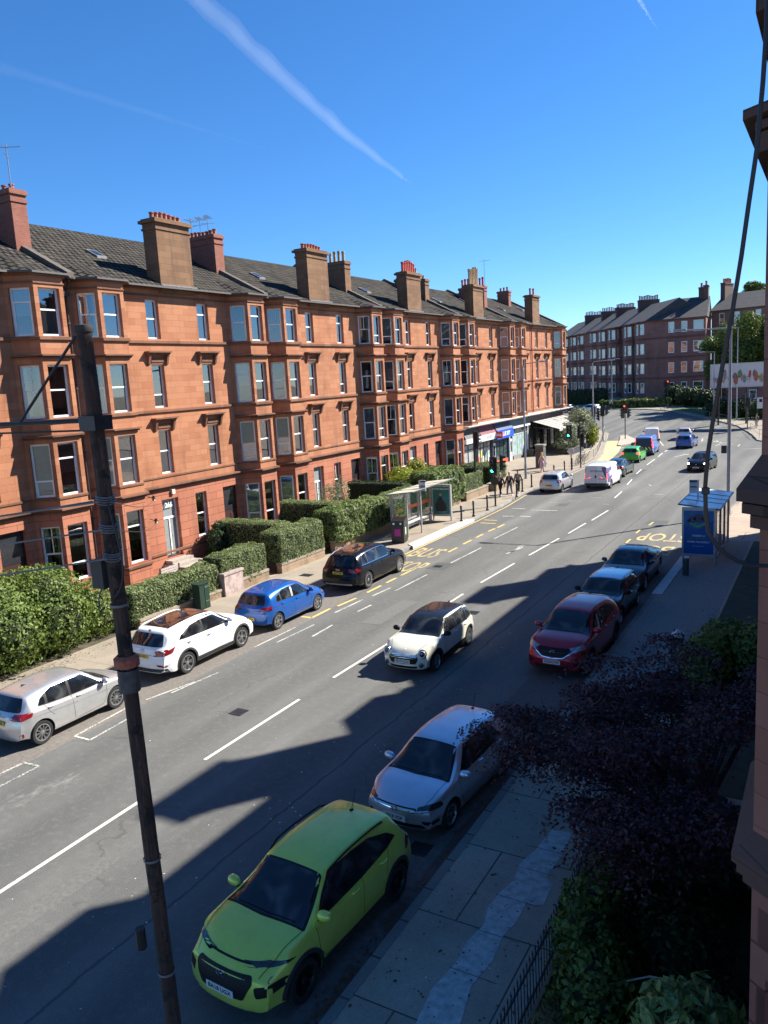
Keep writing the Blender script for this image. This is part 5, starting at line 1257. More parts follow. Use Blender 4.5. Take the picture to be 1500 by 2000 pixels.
# service wires from the pole
def wire(label, pts, r=.009, mat=None, name='overhead_wire', group=None):
    mb = MB(); mb.tube(pts, r, 6); return tag(mb.build(name, mat or M_wire), label, 'wire', group)
O = Vector((-5.66, 4.9, .12))
def sag(a, b, s=.15, n=14):
    a, b = Vector(a), Vector(b); return [a.lerp(b, i / n) + Vector((0, 0, -s * 4 * (i / n) * (1 - i / n))) for i in range(n + 1)]
for z, dz, lab in ((7.95, -.55, 'topmost of three pale wires from the telegraph pole to the left edge'), (7.69, -.62, 'middle one of three pale wires from the telegraph pole to the left edge'), (7.42, -.75, 'lowest of three pale wires from the telegraph pole to the left edge')):
    p = O + pz(z); wire(lab, sag(p + Vector((.05, -.11, 0)), p + Vector((-6.5, -1.5, dz * 1.1)), .05), .009, group='wires from the telegraph pole')
p = O + pz(7.97); wire('second strand beside the topmost wire, left of the telegraph pole', sag(p + Vector((-.05, -.11, -.02)), p + Vector((-6.5, -1.9, -.42)), .12), .007, group='wires from the telegraph pole')
# wires back to insulators on a house front
M_ins = plain('black_insulator', (.015, .013, .012), .3)
for z, (ty, tz), lab in ((7.95, (26.6, 4.1), 'upper dark insulator on the stone by the numbered door'), (7.69, (26.6, 3.0), 'lower dark insulator on the stone by the numbered door')):
    p = O + pz(z); e = Vector((-28.2, ty, tz)); m_ = p.lerp(e, .04)
    wire('thin dark wire from the telegraph pole to the ' + lab.split(' ')[0] + ' insulator by the numbered door', sag(p + Vector((.1, -.05, 0)), e, .2, 20), .006, M_cab, group='wires across the road')
    mb = MB(); mb.lathe([(.03, -.12), (.09, -.1), (.05, -.03), (.1, 0), (.05, .04), (.08, .09), (.03, .12)], 10, 0, Matrix.Translation(e)); mb.cyl(e, e + Vector((-.5, .1, .05)), .02, n=6)
    tag(mb.build('insulator', M_ins), lab, 'insulator', 'insulators by the numbered door')
# black cable hanging down in front of the right hand bay
CP = [(-0.169, 2.2, 9.888), (-0.172, 2.2, 9.757), (-0.177, 2.2, 9.647), (-0.187, 2.2, 9.5), (-0.203, 2.2, 9.373), (-0.217, 2.2, 9.255), (-0.236, 2.2, 9.121), (-0.256, 2.2, 8.995), (-0.276, 2.2, 8.865), (-0.29, 2.2, 8.759), (-0.295, 2.2, 8.677), (-0.293, 2.2, 8.608), (-0.285, 2.2, 8.553), (-0.265, 2.2, 8.519), (-0.242, 2.2, 8.497), (-0.214, 2.2, 8.479), (-0.179, 2.2, 8.47), (-0.138, 2.2, 8.472), (-0.05, 2.2, 8.49), (.2, 2.15, 8.6), (.45, 2.1, 8.7)]
CP = [(-.16, 2.2, 10.4), (-.13, 2.2, 11.5), (.0, 2.2, 13.9)][::-1] + CP
mb = MB(); mb.tube(CP, .0056, 8)
T = mb.build('hanging_cable', M_cab); tag(T, 'loose black cable hanging in a loop down the right side, close to the camera', 'cable')
mb = MB(); mb.lathe([(.006, -.01), (.0105, -.008), (.0105, .008), (.006, .01)], 10, 0, Matrix.Translation((-.294, 2.2, 8.665))); mb.build('cable_clip', M_cab, T)
# lamp posts
def lamp_post(label, x, y, z0, h, arm, ang, r=.10, group='street lamps', name='street_lamp'):
    T = thing(name, label, 'street lamp', (x, y, z0), ang, group)
    mb = MB(); mb.lathe([(r * 1.35, 0), (r * 1.35, 1.1), (r, 1.25), (r * .9, h * .55), (r * .62, h)], 12); mb.build('post', M_galv, T)
    mb = MB(); mb.tube([(0, 0, h - .05), (.15, 0, h + .12), (arm, 0, h + .22)], r * .42, 8); mb.build('lamp_arm', M_galv, T)
    mb = MB(); mb.add([(arm - .1, -.13, h + .17), (arm + .62, -.10, h + .20), (arm + .62, .10, h + .20), (arm - .1, .13, h + .17), (arm - .1, -.1, h + .30), (arm + .6, -.06, h + .28), (arm + .6, .06, h + .28), (arm - .1, .1, h + .30)],
                      [(3, 2, 1, 0), (4, 5, 6, 7), (0, 1, 5, 4), (1, 2, 6, 5), (2, 3, 7, 6), (3, 0, 4, 7)]); hd = mb.build('lamp_head', plain('lamp_head_grey', (.42, .43, .44), .45), T)
    mb = MB(); mb.box(arm, arm + .55, -.07, .07, h + .155, h + .172); mb.build('diffuser', plain('lamp_diffuser', (.6, .6, .58), .3), hd)
    return T
lamp_post('slim grey lamp post standing by the hedge end in front of the shops', -22.75, 63.3, .12, 9.5, 1.6, .0, .085)
lamp_post('grey lamp post beside the traffic lights past the restaurant, its arm over the road', -25.3, 94.5, .12, 9.6, 1.9, .1, .09)
L1 = lamp_post('tall grey lamp post behind the blue roofed bus shelter, its base in shade', -5.35, 49.4, .12, 10.6, -3.0, 0.0, .105)
mb = MB(); mb.box(-.42, -.12, -.05, .05, 3.6, 4.05); mb.build('lamp_post_sign', M_iron, L1)
lamp_post('thin grey lamp post in front of the left end of the advertising hoarding', -14.45, 115, .6, 9.6, -1.9, 0, .08)
lamp_post('thin grey lamp post against the dark corner tenement beyond the junction', -36.6, 150, 1.6, 8.8, .8, 0, .08)
lamp_post('thin grey lamp post above the hoarding, reaching left from the far side', -12.2, 121, .8, 12.6, -3.0, 0, .08)

# bollards
def bollard(label, x, y, z0=.12, src=[]):
    if not src:
        T = thing('bollard', label, 'bollard', (x, y, z0), 0, 'black bollards along the far kerb')
        mb = MB(); mb.lathe([(.095, 0), (.095, .12), (.062, .16), (.055, .78), (.075, .80), (.075, .84), (.055, .87), (.066, .90), (.066, 1.0), (.02, 1.05)], 12); mb.build('post', M_iron, T)
        src.append(T); return T
    return dup(src[0], (x, y, z0), None, label)
BL = [(-19.95, 43.7, 'black bollard at the end of the pale bus boarding kerb'), (-19.95, 45.6, 'second black bollard from the bus shelter advert'), (-19.95, 47.9, 'black bollard just before the green traffic light pole'),
      (-20.0, 53.6, 'lone black bollard past the three pedestrians'), (-20.5, 56.2, 'black bollard behind the tail of the silver hatchback'), (-20.6, 58.6, 'black bollard half hidden by the side of the silver hatchback'),
      (-20.7, 64.6, 'black bollard showing just over the roof of the silver hatchback'), (-20.7, 67.6, 'black bollard left of the white van, farther from it'), (-20.7, 69.9, 'black bollard left of the white van, nearest to it')]
for x, y, l in BL: bollard(l, x, y)

# traffic lights
G_on = plain('green_signal', (.05, .9, .5), .4, var=0, emis=(.05, 1, .55), es=2.6)
R_on = plain('red_signal', (.9, .05, .04), .4, var=0, emis=(1, .05, .03), es=2.2)
L_off = plain('dark_signal_lens', (.035, .03, .03), .25, var=0)
def signal_head(T, x, y, z, ang, on, s=1.0, board=True):
    M = Matrix.Translation((x, y, z)) @ Matrix.Rotation(ang, 4, 'Z')
    mb = MB()
    if board: mb.box(-.02, .02, -.26 * s, .26 * s, -.62 * s, .62 * s, 0, M)
    mb.box(.02, .2 * s, -.15 * s, .15 * s, -.5 * s, .5 * s, 0, M)
    for k in (-1, 0, 1):
        H = M @ Matrix.Translation((.2 * s, 0, k * .31 * s)) @ Matrix.Rotation(R(90), 4, 'Y')
        v = []; f = []
        for i in range(9):
            a = R(-100 + 200 * i / 8); v += [H @ Vector((-.12 * s * math.cos(a), .12 * s * math.sin(a), 0)), H @ Vector((-.12 * s * math.cos(a), .12 * s * math.sin(a), .2 * s))]
        for i in range(8): f.append((2 * i, 2 * i + 2, 2 * i + 3, 2 * i + 1))
        mb.add(v, f, 0, True); mb.add(v, [tuple(reversed(q)) for q in f], 0, True)
    h = mb.build('signal_head', M_iron, T)
    for k, nm in ((1, 'red'), (0, 'amber'), (-1, 'green')):
        mb = MB(); mb.lathe([(.105 * s, 0), (.09 * s, .02), (.02, .03)], 12, 0, M @ Matrix.Translation((.201 * s, 0, k * .31 * s)) @ Matrix.Rotation(R(90), 4, 'Y'))
        mb.build('lens', (R_on if nm == 'red' else G_on) if on == nm else L_off, h)
def traffic_light(label, x, y, z0, heads, ph=3.6, r=.06, extra=None):
    T = thing('traffic_light', label, 'traffic light', (x, y, z0), 0, 'traffic lights')
    mb = MB(); mb.lathe([(r * 1.3, 0), (r * 1.3, .1), (r, .12), (r, ph)], 10); mb.build('pole', M_iron, T)
    for hx, hy, hz, ang, on in heads:
        signal_head(T, hx, hy, hz, ang, on)
        mb = MB(); mb.cyl((0, 0, hz), (hx, hy, hz), .025, n=6); mb.build('bracket', M_iron, T)
    if extra: extra(T)
    return T
def disc(T):
    mb = MB(); mb.cyl((.02, -.07, 1.75), (.02, -.10, 1.75), .30, n=24); mb.build('round_sign', M_iron, T)
traffic_light('traffic light showing green on the near left kerb beside the three pedestrians', -20.05, 49.6, .12, [(-.02, -.16, 2.78, R(-90), 'green'), (.38, .1, 3.0, R(20), None)], 3.4, extra=disc)
traffic_light('traffic light showing green beside the parked bicycles and the white van', -20.3, 71.3, .12, [(-1.0, -.15, 3.3, R(-90), 'green'), (-.1, -.1, 3.3, R(-10), None), (.1, .1, 2.5, R(60), None)], 3.9)
traffic_light('tall dark traffic light pole in front of the blue shop sign', -23.2, 53.6, .12, [(.1, .1, 4.2, R(60), None)], 4.9, .08)
traffic_light('traffic light showing red on the small island beyond the blue van', -22.9, 100.4, .12, [(0, -.15, 3.8, R(-90), 'red'), (-.3, .1, 3.2, R(150), None), (.3, .1, 3.2, R(30), None)], 4.1)
traffic_light('dark traffic light beside the tall silvery olive bush, left of a pair', -26.4, 99.2, .12, [(-.1, -.15, 3.6, R(-90), None), (.3, .1, 3.5, R(20), None)], 4.1)
traffic_light('dark traffic light with two heads, right of a pair past the restaurant', -24.9, 97.4, .12, [(0, -.15, 3.7, R(-90), None), (-.45, 0, 3.1, R(200), None), (.35, .1, 3.8, R(30), None)], 4.2)
traffic_light('traffic light showing red at the far corner before the long hedge', -25.4, 143.0, 1.45, [(.1, -.15, 4.4, R(-90), 'red'), (-.4, -.1, 4.3, R(-90), None)], 4.8)
traffic_light('cluster of dark signal heads at the far right corner beside the waiting person', -9.75, 109.5, .42, [(0, -.15, 3.3, R(-90), None), (.4, .1, 3.9, R(20), None), (-.3, 0, 3.8, R(180), None)], 4.4)
traffic_light('dark traffic light under the hoarding, behind the railing', -12.9, 117.0, .63, [(0, -.15, 4.0, R(-90), None), (.3, .1, 3.5, R(20), None)], 4.6)

# guard rail with curved top rails beside the buff surfacing
def guard_rail(label, path, z0, h, mat, sp=.35, group=None, cat='railing', name='guard_rail', bars=True):
    T = thing(name, label, cat, (path[0][0], path[0][1], z0), 0, group)
    o = Vector((path[0][0], path[0][1], 0)); P = [Vector((x, y, 0)) - o for x, y in path]
    Q = []
    for i in range(len(P) - 1):
        k = max(1, int((P[i + 1] - P[i]).length / sp))
        for j in range(k): Q.append(P[i].lerp(P[i + 1], j / k))
    Q.append(P[-1])
    for z in ((h, .12) if bars else (h, h * .5)):
        mb = MB(); mb.tube([q + Vector((0, 0, z + zg(q.y + o.y) - zg(o.y))) for q in Q], .028, 6); mb.build('rail', mat, T)
    base = None
    for i, q in enumerate(Q):
        post = i % 5 == 0
        if not bars and not post: continue
        mb = MB(); mb.cyl((0, 0, 0 if post else .12), (0, 0, h), .028 if post else .009, n=5)
        mb.build('post' if post else 'railing_bar', mat, T, (q.x, q.y, zg(q.y + o.y) - zg(o.y)))
    return T
M_pale = plain('pale_galvanised_rail', (.50, .50, .46), .4, .4)
guard_rail('curved pale pedestrian guard rail along the kerb by the buff surfacing', [(-20.55, 73.5), (-21.0, 79), (-22.0, 84), (-23.4, 90.4), (-25.2, 98.4), (-26.9, 106)], .12, 1.05, M_pale, .9)
guard_rail('long dark guard rail round the far corner beyond the junction', [(-26.5, 142.5), (-20.4, 131.5), (-16, 123), (-12, 115)], 1.35, 1.1, plain('dark_grey_rail', (.10, .11, .11), .5), 2.0)
guard_rail('pale two bar barrier at the far right corner beside the waiting person', [(-9.2, 107.5), (-7.6, 99.5), (-5.5, 96), (-2, 95)], .3, 1.0, M_pale, 1.6, bars=False)
# bicycles against the guard rail
def bicycle(label, x, y, ang, col):
    T = thing('bicycle', label, 'bicycle', (x, y, .12), ang, 'bicycles chained to the guard rail')
    for wx in (-.52, .52):
        mb = MB(); N = 20
        mb.tube([(wx + .33 * math.cos(6.283 * i / N), 0, .34 + .33 * math.sin(6.283 * i / N)) for i in range(N + 1)], .018, 6)
        for i in range(8):
            a = 3.1416 * i / 8; mb.cyl((wx + .31 * math.cos(a), 0, .34 + .31 * math.sin(a)), (wx - .31 * math.cos(a), 0, .34 - .31 * math.sin(a)), .003, n=3)
        mb.build('wheel', M_rubber(), T)
    mb = MB()
    for a, b in (((-.52, .34), (-.15, .80)), ((-.52, .34), (-.02, .32)), ((-.02, .32), (-.17, .86)), ((-.02, .32), (.36, .78)), ((-.15, .80), (.34, .84)), ((.33, .9), (.52, .34))): mb.cyl((a[0], 0, a[1]), (b[0], 0, b[1]), .017, n=6)
    mb.build('frame', col, T)
    mb = MB(); mb.tube([(.28, -.28, .98), (.36, -.1, .96), (.33, 0, .93), (.36, .1, .96), (.28, .28, .98)], .014, 6); mb.build('handlebar', M_iron, T)
    mb = MB(); mb.add([(-.3, -.07, .9), (-.3, .07, .9), (-.05, .02, .92), (-.05, -.02, .92), (-.3, -.06, .86), (-.3, .06, .86), (-.05, .015, .89), (-.05, -.015, .89)], [(3, 2, 1, 0), (4, 5, 6, 7), (0, 1, 5, 4), (1, 2, 6, 5), (2, 3, 7, 6), (3, 0, 4, 7)]); mb.build('saddle', M_black(), T)
    return T
bicycle('bicycle against the guard rail, nearest the white van', -20.9, 73.2, 1.3, M_iron)
bicycle('bicycle against the guard rail, behind another bicycle', -21.3, 75.0, 1.4, M_galv)
bicycle('bicycle against the guard rail, farthest of the three from the white van', -21.6, 76.4, 1.1, plain('bike_blue', (.05, .08, .15), .4))
# kiosk cabinet on the shop pavement
T = thing('street_cabinet', 'grey telephone cabinet on the wide pavement behind the woman in pink', 'street cabinet', (-24.0, 71.0, .12))
mb = MB(); mb.box(-.38, .38, -.38, .38, 0, 2.05); mb.build('body', plain('cabinet_grey', (.10, .10, .09), .6, var=.3, vscale=4), T)
mb = MB(); mb.box(-.44, .44, -.44, .44, 2.05, 2.2); mb.build('roof', plain('cabinet_top', (.22, .23, .2), .6), T)
mb = MB(); mb.box(-.3, .3, -.395, -.381, .3, 1.8); mb.build('panel', plain('cabinet_panel', (.05, .05, .05), .3), T)
T = thing('round_sign', 'small round grey sign on a dark post beside the bicycles', 'sign', (-20.5, 69.0, .12))
mb = MB(); mb.cyl((0, 0, 0), (0, 0, 1.7), .05, n=8); mb.build('post', M_iron, T)
mb = MB(); mb.cyl((0, -.06, 1.75), (0, -.1, 1.75), .30, n=20); mb.build('disc', plain('sign_grey', (.5, .5, .5), .4), T)

# litter bins
def bin_(label, x, y, ang, sticker=True):
    T = thing('litter_bin', label, 'litter bin', (x, y, .12), ang)
    mb = MB(); mb.prism([(-.36, -.33), (.36, -.33), (.40, .33), (-.40, .33)], .04, .95); mb.box(-.30, .30, -.28, .28, 0, .05)
    mb.build('body', plain('bin_black', (.012, .014, .014), .35), T)
    mb = MB(); mb.box(-.40, .40, -.36, .36, .95, 1.0); mb.add([(-.38, -.34, 1.0), (.38, -.34, 1.0), (.38, .34, 1.0), (-.38, .34, 1.0), (-.38, -.30, 1.24), (.38, -.30, 1.24), (.36, .2, 1.36), (-.36, .2, 1.36), (-.38, .34, 1.3), (.38, .34, 1.3)],
         [(0, 1, 5, 4), (4, 5, 6, 7), (7, 6, 9, 8), (8, 9, 2, 3), (1, 2, 9, 6, 5), (3, 0, 4, 7, 8)]); mb.build('hood', plain('bin_black', (.012, .014, .014), .35), T)
    if sticker:
        mb = MB(); mb.box(-.17, .17, -.336, -.331, .40, .80); mb.build('sticker', plain('magenta_sticker', (.42, .02, .30), .5, var=.1), T)
        mb = MB(); mb.box(.381, .386, -.1, .14, .45, .85); mb.build('sticker', plain('pale_green_sticker', (.45, .6, .4), .5), T)
    for s in (-.2, .2):
        mb = MB(); mb.cyl((s, -.345, 1.10), (s, -.355, 1.10), .06, n=12); mb.build('ash_plate', M_metal, T)
bin_('black litter bin with a magenta sticker at the near end of the far bus shelter', -20.85, 37.3, .25)
T = thing('small_bin', 'small dark post bin with a pale pitched top on the shaded pavement', 'bin', (-3.95, 23.9, .12))
mb = MB(); mb.box(-.15, .15, -.18, .18, 0, .82); mb.build('body', plain('dark_grey_bin', (.035, .038, .042), .6), T)
mb = MB(); mb.add([(-.18, -.21, .82), (.18, -.21, .82), (.18, .21, .82), (-.18, .21, .82), (0, -.21, .96), (0, .21, .96)], [(0, 1, 4), (2, 3, 5), (1, 2, 5, 4), (3, 0, 4, 5), (3, 2, 1, 0)]); mb.build('lid', plain('pale_lid', (.50, .53, .56), .5), T)

# bus shelters
M_alu = plain('shelter_aluminium', (.42, .43, .43), .4, .5, var=.08)
M_clear = M_glass('shelter_glass', (.86, .90, .89), .8)
def shelter(name_label, x, y, ang, L, roofmat, adv_at, adv_builder, flag=None, bar=None, wings=True, depth=1.3, h=2.45, seat=True):
    T = thing('bus_shelter', name_label, 'bus shelter', (x, y, .12), ang, 'bus shelters')
    # local: back panel along x=-depth/2, street side +x, length along y from 0 to L
    for yy in (0, L / 3, 2 * L / 3, L):
        mb = MB(); mb.box(-depth / 2 - .05, -depth / 2 + .05, yy - .05, yy + .05, 0, h); mb.build('post', M_alu, T)
    for k in range(3):
        a, b = L * k / 3 + .06, L * (k + 1) / 3 - .06
        mb = MB(); mb.box(-depth / 2 - .006, -depth / 2 + .006, a, b, .25, h - .25); mb.build('glass_panel', M_clear, T)
        mb = MB(); mb.box(-depth / 2 - .02, -depth / 2 + .02, a, b, .18, .25); mb.box(-depth / 2 - .02, -depth / 2 + .02, a, b, h - .25, h - .2); mb.build('rail', M_alu, T)
    if bar is not None:
        for k in range(3):
            a, b = L * k / 3 + .08, L * (k + 1) / 3 - .08
            mb = MB(); mb.box(-depth / 2 + .007, -depth / 2 + .010, a, b, 1.25, 1.45); mb.build('safety_stripe', bar, T)
    mb = MB(); mb.add([(-depth / 2 - .2, -.25, h + .02), (depth / 2 + .25, -.25, h + .22), (depth / 2 + .25, L + .25, h + .22), (-depth / 2 - .2, L + .25, h + .02)], [(0, 1, 2, 3), (3, 2, 1, 0)][:1])
    mb.add([(-depth / 2 - .2, -.25, h - .01), (depth / 2 + .25, -.25, h + .19), (depth / 2 + .25, L + .25, h + .19), (-depth / 2 - .2, L + .25, h - .01)], [(3, 2, 1, 0)])
    ro = mb.build('roof', roofmat, T)
    mb = MB()
    mb.tube([(-depth / 2 - .2, -.25, h), (depth / 2 + .25, -.25, h + .2), (depth / 2 + .25, L + .25, h + .2), (-depth / 2 - .2, L + .25, h), (-depth / 2 - .2, -.25, h)], .035, 6)
    for k in range(1, 4): mb.cyl((-depth / 2 - .2, L * k / 4, h + .02), (depth / 2 + .25, L * k / 4, h + .22), .022, n=6)
    mb.build('roof_frame', plain('roof_bar', (.10, .13, .15), .5), ro)
    if seat:
        mb = MB(); mb.box(-depth / 2 + .1, -depth / 2 + .38, .4, L - .4, .50, .55); s_ = mb.build('seat', plain('shelter_seat', (.5, .5, .52), .4), T)
        mb = MB(); mb.box(-depth / 2 + .2, -depth / 2 + .28, .6, .68, 0, .5); mb.box(-depth / 2 + .2, -depth / 2 + .28, L - .7, L - .62, 0, .5); mb.build('leg', M_alu, s_)
    adv_builder(T, adv_at, depth, L, h)
    if flag:
        fx, fy, fh = flag
        mb = MB(); mb.box(fx - .04, fx + .04, fy - .04, fy + .04, 0, fh); mb.build('flag_pole', M_alu, T)
        mb = MB(); mb.box(fx - .02 - .45 * 0, fx + .38, fy - .03, fy + .03, fh - .62, fh); fl = mb.build('stop_flag', plain('flag_pale', (.45, .50, .52), .5), T)
        mb = MB(); mb.box(fx - .021, fx + .381, fy - .034, fy + .034, fh - .12, fh - .02); mb.box(fx + .05, fx + .34, fy - .034, fy + .034, fh - .36, fh - .30); mb.build('flag_band', plain('flag_dark', (.03, .04, .08), .5), fl)
    return T
def adv_panel(T, cx, y, w, h0, h1, face, mirror=1):
    mb = MB(); mb.box(cx - w / 2 - .09, cx + w / 2 + .09, y - .11, y + .11, h0 - .12, h1 + .12); f = mb.build('advert_case', M_alu, T)
    mb = MB(); mb.box(cx - w / 2 - .08, cx - w / 2, y - .05, y + .05, 0, h0); mb.box(cx + w / 2, cx + w / 2 + .08, y - .05, y + .05, 0, h0); mb.build('leg', M_alu, f)
    return f
def adv_left(T, at, depth, L, h):
    f = adv_panel(T, .12, L + .1, 1.12, .42, 2.18, None)
    y = L + .1 - .113
    mb = MB(); mb.quad((-.44, y, .44), (.68, y, .44), (.68, y, 2.16), (-.44, y, 2.16)); p = mb.build('poster', plain('teal_poster', (.016, .15, .16), .3, var=.35, vscale=1.5), f)
    F = lambda x, z: frame((x, y - .004, z), (1, 0, 0), (0, 0, 1))
    w_ = plain('poster_white', (.7, .75, .75), .5, var=0)
    writing('lettering', 'POWER BALLADS', .145, w_, p, F(.12, 2.02), .001, .003)
    writing('lettering', 'LIVE ON STAGE', .06, w_, p, F(.12, .56), .001)
    # a dark seated figure shape, generic
    mb = MB(); mb.add([(-.25, y - .003, .62), (-.30, y - .003, 1.0), (-.12, y - .003, 1.35), (.0, y - .003, 1.55), (.16, y - .003, 1.58), (.26, y - .003, 1.32), (.45, y - .003, 1.05), (.5, y - .003, .66), (.1, y - .003, .58)], [tuple(range(9))]); mb.build('printed_figure', plain('poster_dark', (.02, .02, .025), .5, var=.6, vscale=9), p)
    mb = MB(); mb.cyl((.09, y - .002, 1.66), (.09, y - .006, 1.66), .10, n=16); mb.build('printed_face', plain('poster_skin', (.40, .22, .16), .5), p)
    # timetable panel at the near end
    mb = MB(); mb.box(-.60, -.58, 1.55, 1.95, 1.0, 2.0) ; mb.build('timetable', plain('timetable_white', (.7, .7, .7), .5, var=.3, vscale=30), T)
    mb = MB(); mb.box(-.55, .35, .0 - .006, .0 + .006, .3, h - .25); mb.build('end_panel', M_clear, T)
    mb = MB(); mb.box(-.58, -.52, -.02, .02, .2, h); mb.box(.33, .39, -.03, .03, 0, h); mb.box(-.55, .35, -.02, .02, .24, .3); mb.build('end_frame', M_alu, T)
    mb = MB(); mb.box(-.5, .3, -.012, -.008, 1.0, 1.2); mb.build('safety_stripe', plain('orange_stripe', (.75, .16, .04), .5), T)
shelter('glass bus shelter on the sunny far pavement with a teal poster at its far end', -21.35, 38.6, .02, 5.2, plain('pale_ribbed_roof', (.50, .46, .36), .5, var=.12), 'far', adv_left, flag=(.55, 1.4, 3.1), bar=plain('orange_stripe', (.75, .16, .04), .5))
def adv_right(T, at, depth, L, h):
    y = L + .55                      # this panel faces the camera at the near end; the shelter is turned round
    f = adv_panel(T, -.02, y, 1.22, .50, 2.45, None)
    yy = y + .113
    mb = MB(); mb.quad((.60, yy, .50), (-.64, yy, .50), (-.64, yy, 2.45), (.60, yy, 2.45)); p = mb.build('poster', plain('blue_poster', (.008, .085, .33), .3, var=.08), f)
    F = lambda x, z: frame((x, yy + .004, z), (-1, 0, 0), (0, 0, 1))
    w_ = plain('poster_pale', (.6, .72, .8), .5, var=0)
    writing('lettering', 'THERE\'S A', .12, w_, p, F(-.02, 1.32), .001, .003); writing('lettering', 'BETTER OFFER', .12, plain('poster_green_text', (.02, .25, .12), .5), p, F(-.02, 1.18), .001, .003)
    writing('lettering', 'WHERE YOU EXPECT', .10, w_, p, F(-.02, 1.04), .001, .003); writing('lettering', 'terms apply in store', .06, w_, p, F(-.02, .86), .001)
    mb = MB(); a = yy + .003; mb.add([(.60, a, 2.42), (.60, a, 1.80), (.0, a, 1.62), (-.64, a, 2.05), (-.64, a, 2.42)], [(0, 1, 2, 3, 4)][:1]); mb.build('printed_sky', plain('poster_midblue', (.02, .14, .34), .5, var=.3, vscale=3), p)
    mb = MB(); a = yy + .006; mb.add([(.35, a, 1.86), (.0, a, 1.68), (-.45, a, 1.92), (-.42, a, 1.99), (.0, a, 1.78), (.32, a, 1.93)], [(0, 1, 2, 3, 4, 5)]); mb.build('printed_swoosh', plain('poster_green', (.08, .4, .06), .5), p)
    for (cx, cz, r_) in ((.25, 2.05, .16), (-.02, 2.12, .20), (-.3, 2.08, .15), (.4, 1.98, .08)):
        mb = MB(); mb.cyl((cx, a - .001, cz), (cx, a + .002, cz), r_, n=9); mb.build('printed_groceries', plain('poster_grocery', (.06, .06, .10), .5, var=.8, vscale=18), p)
M_blue = plain('blue_tinted_roof', (.80, .88, .90), .25, var=.06, spec=.8)
shelter('bus shelter with a pale blue roof and blue advert at the near right kerb', -5.15, 41.6, math.pi, 4.6, M_blue, 'near', adv_right, flag=(.35, 2.9, 3.5), wings=True)
T = thing('guard_post', 'short dark post beside the blue bus shelter advert', 'bollard', (-5.35, 34.4, .12))
mb = MB(); mb.lathe([(.13, 0), (.13, .68), (.11, .72)], 12); mb.build('post', plain('dark_green_grey', (.05, .075, .07), .6), T)

# advertising hoarding
T = thing('billboard', 'long white advertising hoarding with blurred figures beyond the junction', 'billboard', (-15.0, 116, 5.6), R(-4))
mb = MB(); mb.box(0, 9.6, 0, .25, 0, 3.0); mb.build('panel', plain('hoarding_white', (.50, .52, .52), .5, var=.04), T)
mb = MB(); mb.box(-.08, 9.7, -.06, .3, -.12, 0); mb.box(-.08, 9.7, -.06, .3, 3.0, 3.1); mb.box(-.08, .0, -.06, .3, 0, 3.0); mb.build('frame', plain('hoarding_frame', (.40, .42, .42), .5), T)
rd = random.Random(9)
pc = [(.10, .12, .16), (.32, .10, .06), (.12, .20, .10), (.30, .24, .12), (.2, .2, .24), (.40, .38, .34), (.35, .05, .05)]
for i in range(27):
    mb = MB(); x_ = .5 + i * .345 + rd.uniform(-.1, .1); z_ = rd.uniform(.4, 1.2); s_ = rd.uniform(.3, .75)
    k = rd.randint(5, 8); mb.add([(x_ + s_ * rd.uniform(.35, .7) * math.cos(6.283 * j / k), -.012 - .001 * i, z_ + s_ + s_ * rd.uniform(.9, 1.9) * math.sin(6.283 * j / k) * .8) for j in range(k)], [tuple(range(k))])
    mb.build('printed_shape', plain('hoarding_ink_%s' % 'abcdefg'[i % 7], pc[i % 7], .6, var=.5, vscale=5), T)
for x_ in (1, 4.5, 8.5):
    mb = MB(); mb.box(x_ - .1, x_ + .1, .1, .3, -5.2, 0); mb.build('leg', M_iron, T)
# small white sign and box by the far right corner
T = thing('sign_board', 'pale framed notice board beside the waiting person at the far right', 'sign', (-8.3, 112, .5))
mb = MB(); mb.box(-.6, .6, -.05, .05, 2.3, 3.7); mb.build('board', plain('notice_white', (.55, .58, .58), .5), T)
mb = MB(); mb.box(-.35, .0, -.06, -.051, 3.1, 3.5); mb.build('notice', M_black(), T)
for s in (-.5, .5):
    mb = MB(); mb.cyl((s, 0, 0), (s, 0, 2.3), .04, n=6); mb.build('leg', M_iron, T)

# ---------------------------------------------------------------- contrails, thin cloud: real bodies of mist high above
def contrail(label, pts, radii, dens):
    P = [Vector(p) for p in pts]; mb = MB(); Q = []; Rr = []
    n = 36
    for i in range(n + 1):
        t = i / n * (len(P) - 1); k = min(int(t), len(P) - 2); u = t - k
        Q.append(P[k].lerp(P[k + 1], u) + Vector((noise.noise((i * .6, 0, 0)), noise.noise((0, i * .6, 0)), 0)) * radii[0] * .5)
        Rr.append((radii[k] * (1 - u) + radii[k + 1] * u) * (1 + .25 * noise.noise((0, 5, i * .8))))
    mb.tube(Q, 1, 18, 0, Rr)
    m, nt, b = newmat('ice_mist'); nt.nodes.remove(b)
    v = nd(nt, 'ShaderNodeVolumePrincipled'); v.inputs['Color'].default_value = (1, 1, 1, 1); v.inputs['Density'].default_value = dens; v.inputs['Anisotropy'].default_value = .3
    lk(nt, v.outputs[0], nt.nodes['Material Output'].inputs['Volume'])
    o = mb.build('contrail', m)
    mb = MB(); mb.tube(Q, 1, 16, 0, [r * .55 * (1 + .5 * noise.noise((3, i * 1.7, 0))) for i, r in enumerate(Rr)]); mb.build('dense_core', m, o)
    return tag(o, label, 'contrail', None, 'stuff')
contrail('broad white vapour trail crossing the sky from the top edge', [(-4180, 4350, 3000), (-4386, 5176, 3000), (-4850, 6900, 3000), (-5300, 8700, 3000), (-5721, 10836, 3000), (-5850, 11500, 3000)], [92, 88, 84, 74, 40, 4], .00022)
